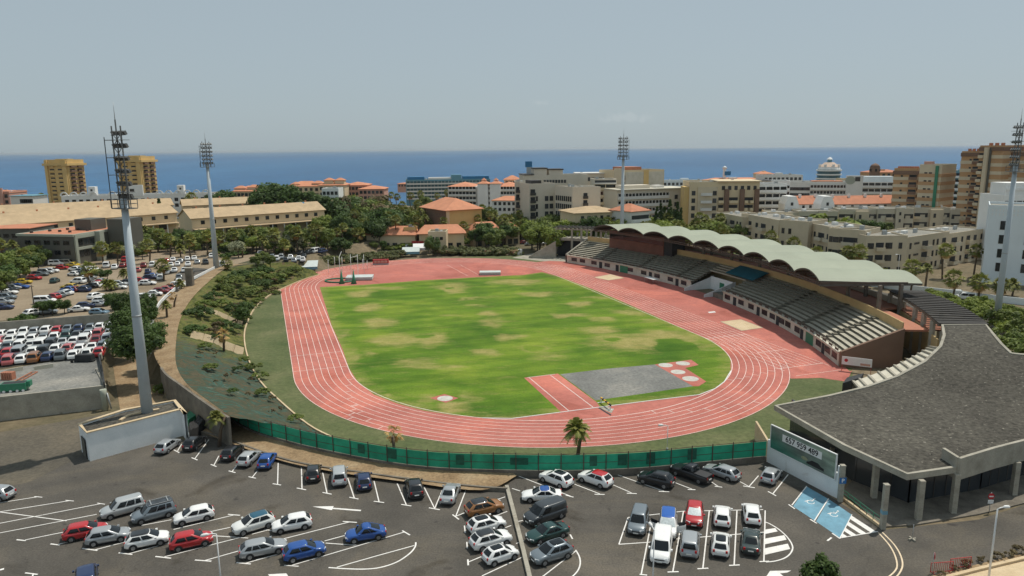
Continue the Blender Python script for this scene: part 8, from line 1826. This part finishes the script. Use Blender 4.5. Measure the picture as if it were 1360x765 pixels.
# ------------------------------------------------------------------ floodlight masts
def mast(base, h, label, face, fh=7.2, r0=.62, r1=.34, hw=3.0):
 r = empty('floodlight_mast', base, face, label, 'floodlight mast', 'floodlight masts round the stadium')
 b = MB(); b.tube([(0, 0, -.5), (0, 0, h * .5), (0, 0, h)], [r0, (r0 + r1) / 2, r1], 14); b.build('shaft', [M['mast']], r)
 b = MB(); b.tube([(0, 0, h * .47), (0, 0, h * .47 + .25)], [r0 * .83, r0 * .83], 14); b.build('flange', [M['steel']], r)
 z0 = h - 1.2; b = MB()      # platform with rails, ladder side frame
 b.box(-hw * .5, -.9, z0 - .12, hw * .5, .9, z0);
 for x in (-hw * .5, 0, hw * .5):
  for y in (-.9, .9): b.beam((x, y, z0), (x, y, z0 + 1.1), .07, .07)
 for y in (-.9, .9):
  for zz in (.55, 1.1): b.beam((-hw * .5, y, z0 + zz), (hw * .5, y, z0 + zz), .06, .06)
 for x in (-hw * .5, hw * .5):
  for zz in (.55, 1.1): b.beam((x, -.9, z0 + zz), (x, .9, z0 + zz), .06, .06)
 b.build('platform', [M['mast_dark']], r)
 b = MB(); top = z0 + fh
 for x in (-hw * .32, 0, hw * .32): b.beam((x, 0, z0), (x, 0, top + (1.2 if x == 0 else .4)), .13, .13)
 b.beam((-hw * .62, .3, z0), (-hw * .40, .3, top - .3), .08, .08); b.beam((-hw * .62, .3, z0 + 1.1), (-hw * .62, .3, z0), .08, .08); b.beam((-hw * .4, .3, top - .3), (-hw * .32, 0, top - .3), .08, .08)
 for s_ in (-1, 1):
  for k in range(5): b.beam((s_ * hw * .32, .02, z0 + fh * (.1 + k * .17)), (-s_ * hw * .32, .02, z0 + fh * (.27 + k * .17)), .07, .07); b.beam((s_ * hw * .45, .9, z0), (s_ * hw * .45, .9, z0 + fh * .9), .08, .08)
  for k in range(4): b.beam((s_ * hw * .45, .9, z0 + fh * (.2 + .22 * k)), (s_ * hw * .32, 0, z0 + fh * (.2 + .22 * k)), .06, .06)
 for k in range(4): b.box(-hw * .5, -.75, z0 + fh * (.2 + .22 * k), hw * .5, .85, z0 + fh * (.2 + .22 * k) + .06)
 for k in range(6): b.beam((-hw * .45, -.12, z0 + fh * (.125 + k * .16)), (hw * .45, -.12, z0 + fh * (.125 + k * .16)), .10, .10)
 b.build('lamp_frame', [M['mast_dark']], r)
 lb = MB(); lb.box(-.22, -.30, -.26, .22, .0, .26, 0); lb.box(-.17, -.33, -.18, .17, -.302, .18, 1); me = lb.mesh('floodlight', [M['mast_dark'], M['lamp_glass']])
 for k in range(6):
  for i in range(5): o = link('floodlight', me, r, (-hw * .42 + i * hw * .21, -.2, z0 + fh * (.145 + k * .16))); o.rotation_euler = (radians(-28), 0, 0)
 b = MB(); b.tube([(0, 0, top + 1.2), (0, 0, top + 3.4)], [.05, .02], 6); b.build('lightning_rod', [M['steel']], r)
mast(G(196, 551, 3.2), 30.1, 'tallest nearest floodlight mast rising from the white walled enclosure', radians(152), 10.2, r0=.78, r1=.42, hw=2.9)
mast(G(287.5, 357, 3.6), 32.4, 'slim floodlight mast left of the track beside the dirt car park', radians(55), 7.1, r0=.85, r1=.42, hw=3.6)
p = D(826, 300, 262); mast((p.x, 262, 0), 36.5, 'floodlight mast standing behind the scalloped grandstand roof', radians(-32), 7.7, r0=.85, r1=.45, hw=3.8)
p = D(1325, 415, 152); mast((p.x, 152, 0), 35.0, 'floodlight mast at the right edge partly out of the picture', radians(-98), 9.5, r0=.7, r1=.42, hw=3.6)
# ------------------------------------------------------------------ white enclosure round the mast foot
def enclosure():
 o = G(120, 612); out = [G(120, 612), G(244, 578)] + [G(246.5, 552.5, 3.6).xy.to_3d(), G(232, 534.5, 3.6).xy.to_3d(), G(165, 547, 3.6).xy.to_3d(), G(106, 566, 3.6).xy.to_3d()]
 r = empty('mast_enclosure', o, 0, 'white walled enclosure with dark gravel and green door at the mast foot', 'enclosure')
 P = [p - o for p in out]; P = [Vector((p.x, p.y, 0)) for p in P]
 b = MB(); b.wall([p + Vector((0, 0, 0)) for p in P], 3.85, .35, closed=True); b.build('wall', [M['white_wall']], r)
 b = MB(); b.wall([p + Vector((0, 0, 3.853)) for p in P], .12, .55, closed=True); b.build('coping', [M['sand']], r)
 link('gravel_fill', fill_poly('gravel_fill', P, M['gravel_roof'], 3.62), r)
 d = (P[5] - P[0]); dl = d.length; d.normalize(); n = Vector((-d.y, d.x, 0)); n = n if n.x < 0 else -n
 b = MB(); a0, a1 = d * (dl * .22) + n * .19, d * (dl * .72) + n * .19
 b.face([a0, a1, a1 + Vector((0, 0, 2.7)), a0 + Vector((0, 0, 2.7))]); b.face([a0 + n * .04, a0 + n * .04 + Vector((0, 0, 2.7)), a1 + n * .04 + Vector((0, 0, 2.7)), a1 + n * .04]); b.build('door', [M['office']], r)
 b = MB(); c = [G(160, 563, 3.2) - o, G(172, 556, 3.2) - o, G(195, 551, 3.2) - o, G(212, 548, 3.2) - o]; b.wall([Vector((p.x, p.y, 3.63)) for p in smooth(c, 4)], .18, .4); b.build('inner_kerb', [M['sand']], r)
enclosure()
# dark sheeting tied over a rack beside it
def rack():
 o = G(237, 590); A = [G(250, 578), G(268, 560), G(277, 570), G(252, 590)]; r = empty('covered_rack', o, 0, 'black sheeting draped over a rack beside the mast enclosure', 'rack')
 b = MB(); P = [p - o for p in A]; n = 8
 for i in range(n + 1):
  for j in range(n + 1):
   p = P[0].lerp(P[1], i / n).lerp(P[3].lerp(P[2], i / n), j / n); z = 1.5 + .35 * sin(i * 1.3) * .4 + .2 * mnoise.noise((i * .7, j * .7, 2));
   if i in (0, n) or j in (0, n): z = .1
   b.v.append((p.x, p.y, z))
 for i in range(n):
  for j in range(n): a = i * (n + 1) + j; b.f.append([a, a + n + 1, a + n + 2, a + 1]); b.m.append(0); b.sm.append(False)
 b.build('sheeting', [M['black']], r)
 for p in P: b = MB(); b.tube([p, p + Vector((0, 0, 1.7))], .04, 6); b.build('post', [M['steel']], r)
 o2 = G(254, 556, 0); b = MB(); A = [G(247, 551.5, 1.0), G(262, 540.5, 1.0), G(266, 549, 1.0), G(250, 559.5, 1.0)]; b.prism([p - o2 for p in A], 0.0, 1.2); tag(b.build('green_tarpaulin', [M['green_paint']], None, o2), 'green tarpaulin bundle behind the mast enclosure corner', 'tarpaulin')
rack()
# ------------------------------------------------------------------ lamps and posts in the car park
def lamp_post(px, py, h, label, arm, z=0, two=False, r_=.075):
 p = G(px, py, z); r = empty('street_lamp', p, 0, label, 'street lamp', 'street lamps in the car park')
 b = MB(); b.tube([(0, 0, 0), (0, 0, h * .5), (0, 0, h)], [r_ * 1.35, r_ * 1.1, r_ * .8], 8); b.build('pole', [M['white_paint']], r)
 b = MB(); b.tube([(0, 0, 0), (0, 0, .35)], [.16, .13], 8); b.build('foot', [M['steel']], r)
 d = Vector((cos(arm), sin(arm), 0)); b = MB(); b.tube([(0, 0, h), d * .35 + Vector((0, 0, h + .12)), d * .75 + Vector((0, 0, h + .12))], [.05, .05, .04], 6); b.build('arm', [M['white_paint']], r)
 b = MB(); b.tube([d * .55 + Vector((0, 0, h + .10)), d * .8 + Vector((0, 0, h + .14)), d * 1.15 + Vector((0, 0, h + .10)), d * 1.3 + Vector((0, 0, h + .08))], [.06, .15, .15, .05], 8); b.build('lamp_head', [M['white_paint']], r)
 return r
lamp_post(1312, 776, 7.4, 'white street lamp standing in dry tufts at lower right', 0.2)
lamp_post(296, 800, 6.6, 'slim white street lamp in front of red hatchback and blue rooftop crossover', radians(200), r_=.06)
lamp_post(866, 806, 7.2, 'slender lamp pole rising past the white panel van', radians(100), r_=.055)
lamp_post(886, 598, 3.4, 'small twin lamp on a thin pole behind the fence near the track', radians(180), r_=.045)
def post(px, py, h, label, mt='concrete', w_=.24, cat='post', sign=None):
 p = G(px, py); r = empty('concrete_post', p, 0, label, cat)
 b = MB(); b.box(-w_, -w_, 0, w_, w_, h); b.build('shaft', [M[mt]], r); b = MB(); b.box(-w_ - .03, -w_ - .03, h + .002, w_ + .03, w_ + .03, h + .1); b.build('cap', [M[mt]], r); return r
r = post(1115.5, 666, 4.3, 'square concrete post with blue parking sign beside the advertising wall')
b = MB(); b.box(-.38, -.32, 2.3, .38, -.28, 3.0); b.build('parking_sign', [M['sign_blue']], r); text_obj('P', .62, M['white_paint'], r, (0, -.325, 2.65), (pi / 2, 0, 0), 'sign_letter')
r = post(1172, 702, 4.9, 'square concrete post with small blue band at the hatched corner')
b = MB(); b.box(-.26, -.26, 1.7, .26, .26, 2.1); b.build('blue_band', [M['bay_blue']], r)
def handrail():
 A, B_ = G(1118, 662), G(1168, 700); d = B_ - A; r = empty('green_handrail', A, atan2(d.y, d.x), 'green handrail on low yellow kerb between the two concrete posts', 'handrail')
 L = d.length; b = MB(); b.box(0, -.12, 0, L, .12, .3); b.build('kerb', [M['sand']], r)
 n = 6
 for i in range(n + 1): b = MB(); b.tube([(L * i / n, 0, .3), (L * i / n, 0, 1.15)], .035, 6); b.build('upright', [M['green_paint']], r)
 for z in (.7, 1.13): b = MB(); b.tube([(0, 0, z), (L, 0, z)], .035, 6); b.build('rail', [M['green_paint']], r)
handrail()
def tripod():
 p = G(1211.5, 717); r = empty('sign_stand', p, 0, 'bare thin pole on a crossed concrete foot in the road', 'sign stand')
 b = MB(); b.tube([(0, 0, .1), (0, 0, 1.7)], .03, 6); b.build('pole', [M['steel']], r)
 for a in (.2, .2 + pi / 2): b = MB(); b.beam((-.42 * cos(a), -.42 * sin(a), .09 + (.02 if a > 1 else 0)), (.42 * cos(a), .42 * sin(a), .09 + (.02 if a > 1 else 0)), .16, .16); b.build('foot', [M['concrete']], r)
tripod()
def barrier(px, py, a, label):
 p = G(px, py); r = empty('crowd_barrier', p, a, label, 'barrier', 'red crowd barriers')
 b = MB(); P = [(-1.1, 0, .15), (-1.1, 0, 1.1), (1.1, 0, 1.1), (1.1, 0, .15), (-1.1, 0, .15)]
 for i in range(4): b.beam(P[i], P[i + 1], .05, .05)
 b.build('frame', [M['red_paint']], r)
 for i in range(11): b = MB(); x = -.95 + i * .19; b.beam((x, 0, .17), (x, 0, 1.08), .03, .03); b.build('bar', [M['red_paint']], r)
 for x in (-.8, .8): b = MB(); b.beam((x, -.28, .04), (x, .28, .04), .05, .05); b.beam((x, 0, .04), (x, 0, .15), .05, .05); b.build('foot', [M['red_paint']], r)
barrier(1250, 761, .10, 'red crowd barrier nearest the round sign at lower right'); barrier(1275, 755, .16, 'red crowd barrier on the right of its pair')
def round_sign(px, py, h, label, faceang, colour, bar=True, R=.32):
 p = G(px, py); r = empty('road_sign', p, faceang, label, 'road sign')
 b = MB(); b.tube([(0, 0, 0), (0, 0, h)], .035, 6); b.build('pole', [M['steel']], r)
 b = MB(); b.tube([(0, -.06, h - R), (0, -.03, h - R)], [R, R], 20); b.build('disc', [M[colour]], r)
 if bar: b = MB(); b.box(-R * .7, -.075, h - R - .07, R * .7, -.062, h - R + .07); b.build('bar', [M['white_paint']], r)
round_sign(1237.5, 764, 2.3, 'round sign seen edge on beside the red barriers', radians(70), 'sign_red')
# no entry sign and a person by the dark pavilion
def noentry():
 p = G(1313.5, 681); r = empty('no_entry_sign', p, .0, 'red and white no entry sign in the shade of the pavilion', 'road sign'); b = MB(); b.tube([(0, 0, 0), (0, 0, 2.4)], .04, 6); b.build('pole', [M['steel']], r)
 b = MB(); b.tube([(0, -.06, 1.95), (0, -.03, 1.95)], [.34, .34], 20); b.build('disc', [M['sign_red']], r); b = MB(); b.box(-.24, -.08, 1.88, .24, -.065, 2.02); b.build('bar', [M['white_paint']], r); b = MB(); b.box(-.3, -.06, 1.1, .3, -.03, 1.5); b.build('plate', [M['white_paint']], r)
noentry()
b = MB(); b.wall([p + Vector((0, 0, 0)) for p in Gs([(1230, 775), (1300, 757), (1400, 733)])], .22, .35); tag(b.build('road_kerb', [M['sand']]), 'sandy kerbstones along the planted strip at lower right', 'kerb')
tag(sheet('kerb_planting_strip', Gs([(1225, 768), (1300, 749), (1400, 725), (1400, 736), (1300, 760), (1228, 780)]), M['dirt'], .012), kind='structure'); tag(sheet('lower_pavement', Gs([(1232, 778), (1300, 760), (1400, 736), (1460, 800), (1240, 830)]), M['sand'], .014), kind='structure')
# ------------------------------------------------------------------ things round the track
def cage():
 c = G(468, 374); r = empty('hammer_cage', c, 0, 'white poled hammer cage with green ring at the far left bend', 'throwing cage')
 for px, pb, ptop in ((436.5, 362, 345), (445, 358, 341), (452, 371, 341), (455, 362, 341), (467, 372, 338), (476, 369, 338), (484, 366, 338), (488, 358, 346), (482, 357, 344)):
  q = G(px, pb) - c; h = D(px, ptop, G(px, pb).y).z; b = MB(); b.tube([q, q + Vector((0, 0, h))], .07, 6); b.build('pole', [M['white_paint']], r)
 for (a, d_) in (((452, 371, 341), (455, 362, 341)), ((467, 372, 338), (476, 369, 338))):
  A, B_ = G(a[0], a[1]) - c, G(d_[0], d_[1]) - c; b = MB(); b.tube([A + Vector((0, 0, 7.0)), B_ + Vector((0, 0, 7.0))], .06, 6); b.build('top_bar', [M['white_paint']], r)
 b = MB(); P = [G(452, 374) - c + Vector((4.6 * cos(a) - .2, 3.6 * sin(a) + 1, .25)) for a in [2 * pi * i / 28 for i in range(28)]]
 b.tube(P + [P[0]], .22, 6); b.build('ring_fender', [M['green_paint']], r)
 for px in (454, 470):
  q = G(px, 377) - c; b = MB(); b.tube([q, q + Vector((0, 0, 1.5)), q + Vector((0, 0, 4.4))], [.9, .45, .08], 8); b.build('bundled_net', [M['green_paint']], r)
cage()
def mats(px, py, L, W, h, label, a):
 p = G(px, py); r = empty('landing_mat', p, a, label, 'landing mat'); b = MB(); b.box(-L / 2, -W / 2, .12, L / 2, W / 2, h); b.build('cushion', [M['mat_grey']], r)
 b = MB(); b.box(-L / 2 - .06, -W / 2 - .06, h + .002, L / 2 + .06, W / 2 + .06, h + .08); b.build('cover', [M['mat_grey']], r); b = MB(); b.box(-L / 2 + .1, -W / 2 + .1, 0, L / 2 - .1, W / 2 - .1, .12); b.build('pallet', [M['dark']], r)
 b = MB(); b.box(-L / 2 - .07, -W / 2 - .08, .3, L / 2 + .07, -W / 2 - .062, .55); b.build('side_skirt', [M['steel']], r)
mats(478, 371, 8.0, 5.0, 1.0, 'pale grey landing mat beside the hammer cage', .08); mats(651, 364.5, 6.6, 3.4, .9, 'pale grey landing mat alone by the far grass edge', .02)
def shelter():
 p = G(506, 351.5); r = empty('team_shelter', p, .04, 'low red team shelter in front of the oleander hedge', 'shelter'); b = MB(); b.box(-2.7, -.6, .55, 2.7, .6, 1.9); b.build('shell', [M['red_paint']], r); b = MB(); b.box(-2.7, -.7, .1, 2.7, .5, .5); b.build('base', [M['steel']], r)
 for x in (-1.8, -.6, .6, 1.8): b = MB(); b.box(x - .5, -.63, .75, x + .5, -.61, 1.55); b.build('panel', [M['pink_b']], r)
shelter()
def tent(px, py, W, Dp, h, m, label, sign=None, a=0.0):
 p = G(px, py); r = empty('awning', p, a, label, 'awning'); z = h
 b = MB(); b.face([(-W / 2, -Dp / 2, z - .5), (W / 2, -Dp / 2, z - .5), (W / 2, Dp / 2, z + .6), (-W / 2, Dp / 2, z + .6)]); b.face([(-W / 2, -Dp / 2, z - .56), (-W / 2, Dp / 2, z + .54), (W / 2, Dp / 2, z + .54), (W / 2, -Dp / 2, z - .56)]); b.build('roof_sheet', [M[m]], r)
 b = MB(); b.box(-W / 2, -Dp / 2 - .04, z - 1.4, W / 2, -Dp / 2, z - .56); b.build('front_board', [M[sign or m]], r)
 for x in (-W / 2 + .1, W / 2 - .1):
  for y in (-Dp / 2 + .1, Dp / 2 - .1): b = MB(); b.tube([(x, y, 0), (x, y, z - .5 if y < 0 else z + .5)], .05, 6); b.build('post', [M['steel']], r)
tent(403, 361, 9.5, 7, 2.6, 'mat_grey', 'pale canopy with blue front board left of the hammer cage', 'teal_b', radians(12)); tent(546, 340.5, 6.5, 5, 2.6, 'mat_grey', 'pale canopy with blue edge behind the far bend', 'teal_b', .1); tent(560, 337.5, 6.4, 5, 3.2, 'white_paint', 'white and red stall canopy beside the round clipped tree', 'white_paint', .12)
b = MB(); b.box(-2.4, -.1, 0, 2.4, .1, 2.0); q = G(555, 332); tag(b.build('red_board', [M['red_paint']], None, (q.x, q.y, 1.6)), 'red board above the white stall canopy', 'board')
# steeplechase barrier and water jump
def jump():
 A, B_ = G(798, 534.5), G(811, 545); d = B_ - A; r = empty('water_jump_hurdle', A, atan2(d.y, d.x), 'yellow and black striped steeplechase beam at the water jump', 'hurdle'); L = d.length
 for i in range(6): b = MB(); b.box(L * i / 6, -.12, .72, L * (i + 1) / 6 - .002, .12, .91); b.build('beam_stripe', [M['yellow_paint' if i % 2 == 0 else 'black']], r)
 for x in (.15, L - .15): b = MB(); b.box(x - .07, -.07, 0, x + .07, .07, .72); b.box(x - .1, -.6, 0, x + .1, .6, .09); b.build('leg', [M['white_paint']], r)
 sheet('water_jump_cover', Gs([(797, 542), (806, 540), (815, 544), (812, 549), (803, 545)]), M['concrete'], .05); sheet('water_jump_edge', Gs([(796, 541.5), (812, 551), (811, 552.5), (794.5, 542.5)]), M['trim'], .052)
jump()
def awning_box(px, py, label):
 p = G(px, py); r = empty('judges_awning', p, TH + .03, label, 'awning'); b = MB(); b.box(-2.6, -1.0, 1.35, 2.6, 1.0, 1.43); b.build('sheet', [M['white_paint']], r)
 for x in (-2.4, 2.4):
  for y in (-.9, .9): b = MB(); b.tube([(x, y, 0), (x, y, 1.35)], .04, 6); b.build('post', [M['steel']], r)
awning_box(865, 375.5, 'white awning set against the front wall of the stand')
def banner():
 A, B_ = G(1117, 492), G(1157, 497); d = B_ - A; r = empty('banner_gate', A, atan2(d.y, d.x), 'white banner with red emblem dot over the near stand gate', 'banner'); L = d.length
 for x in (.1, L - .1): b = MB(); b.tube([(x, 0, 0), (x, 0, 2.6)], .05, 6); b.build('post', [M['red_paint']], r)
 b = MB(); b.box(0, -.05, 1.2, L, .05, 2.65); b.build('banner_board', [M['white_paint']], r)
 b = MB(); b.tube([(.7, -.065, 2.0), (.7, -.052, 2.0)], [.3, .3], 16); b.build('red_emblem', [M['sign_red']], r)
 b = MB(); b.box(L * .62, -.06, 1.35, L * .95, -.052, 1.75); b.build('red_strip', [M['pink_b']], r)
banner()
# forklift-like yellow machine and kiosk at the far service yard
def machine():
 p = G(737, 341); r = empty('ride_on_mower', p, .4, 'small yellow ground machine parked under the far pergola', 'machine'); b = MB(); b.box(-1.3, -.6, .35, .6, .6, 1.0); b.build('body', [M['yellow_paint']], r); b = MB(); b.box(-.2, -.5, 1.0, .9, .5, 1.9); b.build('cab', [M['dark']], r)
 for x in (-.8, .6):
  for y in (-.62, .62): b = MB(); b.tube([(x, y - .1, .35), (x, y + .1, .35)], .35, 10); b.build('wheel', [M['tyre']], r)
 p = G(684, 338.5); r = empty('portable_cabin', p, .2, 'yellow bin and white box beside the service yard', 'cabin'); b = MB(); b.tube([(-1, 0, 0), (-1, 0, 1.2), (-1, 0, 1.7)], [.9, .9, .6], 10); b.build('yellow_bin', [M['yellow_paint']], r); b = MB(); b.box(.4, -.8, 0, 2.6, .9, 2.1); b.build('white_box', [M['white_paint']], r)
machine()
# yard slab clutter: skip, pallets, boards, scooters
def slab():
 p = G(22, 519, ZP); r = empty('waste_skip', p, .25, 'dark green open skip on the concrete yard slab', 'skip'); b = MB(); b.box(-1.9, -.8, .25, 1.6, .8, 1.35); b.build('tub', [M['green_paint']], r); b = MB(); b.box(-1.75, -.66, 1.352, 1.45, .66, 1.36); b.build('filling', [M['dark']], r); b = MB(); b.box(1.6, -.5, .7, 2.1, .5, 1.5); b.build('hopper', [M['green_paint']], r)
 for x in (-1.4, -.5, .4, 1.2): b = MB(); b.tube([(x, -.85, .2), (x, -.7, .2)], .2, 10); b.build('wheel', [M['white_paint']], r)
 p = G(12, 504, ZP); b = MB(); [b.box(-.9 + .37 * i, -.5, .15, -.62 + .37 * i, .5, 1.25) for i in range(5)]; b.box(-.9, -.5, 0, .86, .5, .15); tag(b.build('pallet_stack', [M['red_floor']], None, p + Vector((0, 0, .03))), 'stack of reddish pallets at the left of the yard slab', 'pallets')
 for a, c, lb in (((9, 496), (31, 492), 'pale board leaning along the slab edge, left of the two'), ((45, 492), (71, 488), 'pale board leaning along the slab edge, right of the two')):
  A, B_ = G(*a, ZP), G(*c, ZP); b = MB(); b.beam((0, 0, .35), B_ - A + Vector((0, 0, .35)), .15, .7); tag(b.build('pale_board', [M['cream_wall']], None, A), lb, 'board')
 A, B_ = G(17, 511, ZP), G(46, 495, ZP); b = MB(); d = B_ - A; n = Vector((-d.y, d.x, 0)).normalized() * .45
 for s in (-1, 1): b.beam(n * s + Vector((0, 0, .15)), d + n * s + Vector((0, 0, .15)), .14, .14)
 for i in range(7): b.beam(d * (i / 6) - n + Vector((0, 0, .15)), d * (i / 6) + n + Vector((0, 0, .15)), .1, .1)
 tag(b.build('rusty_ladder', [M['red_floor']], None, A), 'rusty steel ladder frame lying on the yard slab', 'ladder')
 for i, (px, py, lb) in enumerate(((100, 481, 'scooter heap at the front of the yard, left one'), (106, 479.5, 'scooter heap at the front of the yard, right one'))):
  p = G(px, py, ZP + .03); r = empty('scooter', p, 1.0 + i, lb, 'scooter')
  for x in (-.55, .55): b = MB(); b.tube([(x, -.05, .25), (x, .05, .25)], .25, 10); b.build('wheel', [M['tyre']], r)
  b = MB(); b.beam((-.5, 0, .55), (.2, 0, .5), .25, .25); b.beam((.2, 0, .4), (.5, 0, 1.0), .2, .1); b.build('body', [M['trim']], r)
 p = G(115, 480, ZP + .03); b = MB(); b.box(-1.6, -.6, .3, 1.2, .6, 1.3); b.box(-1.9, -.5, .1, 1.4, .5, .3); tag(b.build('dark_trailer', [M['dark']], None, p), 'dark box trailer standing by the yard gate', 'trailer')
 p = G(140, 545, 0); r = empty('water_tank', p, 0, 'grey green upright pipe and tank at corner of the yard wall', 'tank'); b = MB(); b.tube([(0, 0, 0), (0, 0, 2.6), (0, 0, 3.4)], [.45, .45, .5], 10); b.build('tank', [M['office_lit']], r); b = MB(); b.tube([(.9, .1, .2), (.5, .1, 2.8)], .12, 6); b.build('pipe', [M['steel']], r)
slab()
# concrete planter steps set into the embankment
def steps(P, label):
 zz = [hz(x, y) for x, y in P]; pts = [Vector((G(x, y, z).x, G(x, y, z).y, z)) for (x, y), z in zip(P, zz)]; o = pts[0]; r = empty('embankment_retainer', o, 0, label, 'retaining panels', 'concrete panels on the embankment')
 for i in range(len(pts) - 1):
  a, c = pts[i] - o, pts[i + 1] - o; d = (c - a) * .95; b = MB(); b.face([a + Vector((0, -.6, -.5)), a + d + Vector((0, -.6, -.5)), a + d + Vector((0, .9, 1.0)), a + Vector((0, .9, 1.0))]); b.face([a + Vector((0, -.6, -.8)), a + Vector((0, .9, .7)), a + d + Vector((0, .9, .7)), a + d + Vector((0, -.6, -.8))]); b.face([a + Vector((0, .9, 1.0)), a + d + Vector((0, .9, 1.0)), a + d + Vector((0, .9, .7)), a + Vector((0, .9, .7))]); b.face([a + Vector((0, -.6, -.5)), a + Vector((0, .9, 1)), a + Vector((0, .9, .7)), a + Vector((0, -.6, -.8))]); b.build('panel', [M['sand']], r)
steps([(262, 413), (276, 416), (289, 420), (302, 426), (314, 432), (322, 434)], 'upper line of pale concrete panels across the embankment'); steps([(253, 447), (270, 451), (284, 455), (298, 461), (311, 466), (323, 470)], 'lower line of pale concrete panels across the embankment')
# distant street lamps and poles
for i, (px, py, h, lb) in enumerate(((47, 419, 7, 'dark telegraph pole at the edge of the dirt car park'),)):
 p = G(px, py, ZP); r = empty('telegraph_pole', p, 0, lb, 'pole'); b = MB(); b.tube([(0, 0, 0), (0, 0, h)], [.14, .1], 7); b.build('shaft', [M['bark']], r); b = MB(); b.beam((-.5, 0, h - .4), (.5, 0, h - .4), .1, .1); b.build('crossarm', [M['bark']], r)
lamp_post(1192, 369, 7, 'grey street lamp on the street before the nearest beige block', pi, r_=.07)
p = G(253, 381, ZP + .3); r = empty('concrete_pillar', p, 0, 'thick mottled concrete pillar beside the path wall', 'pillar'); b = MB(); b.box(-.9, -.6, 0, .9, .6, 5.0); b.build('shaft', [M['concrete_dark']], r); b = MB(); b.box(-1.0, -.7, 5.0, 1.0, .7, 5.25); b.build('cap', [M['concrete']], r)
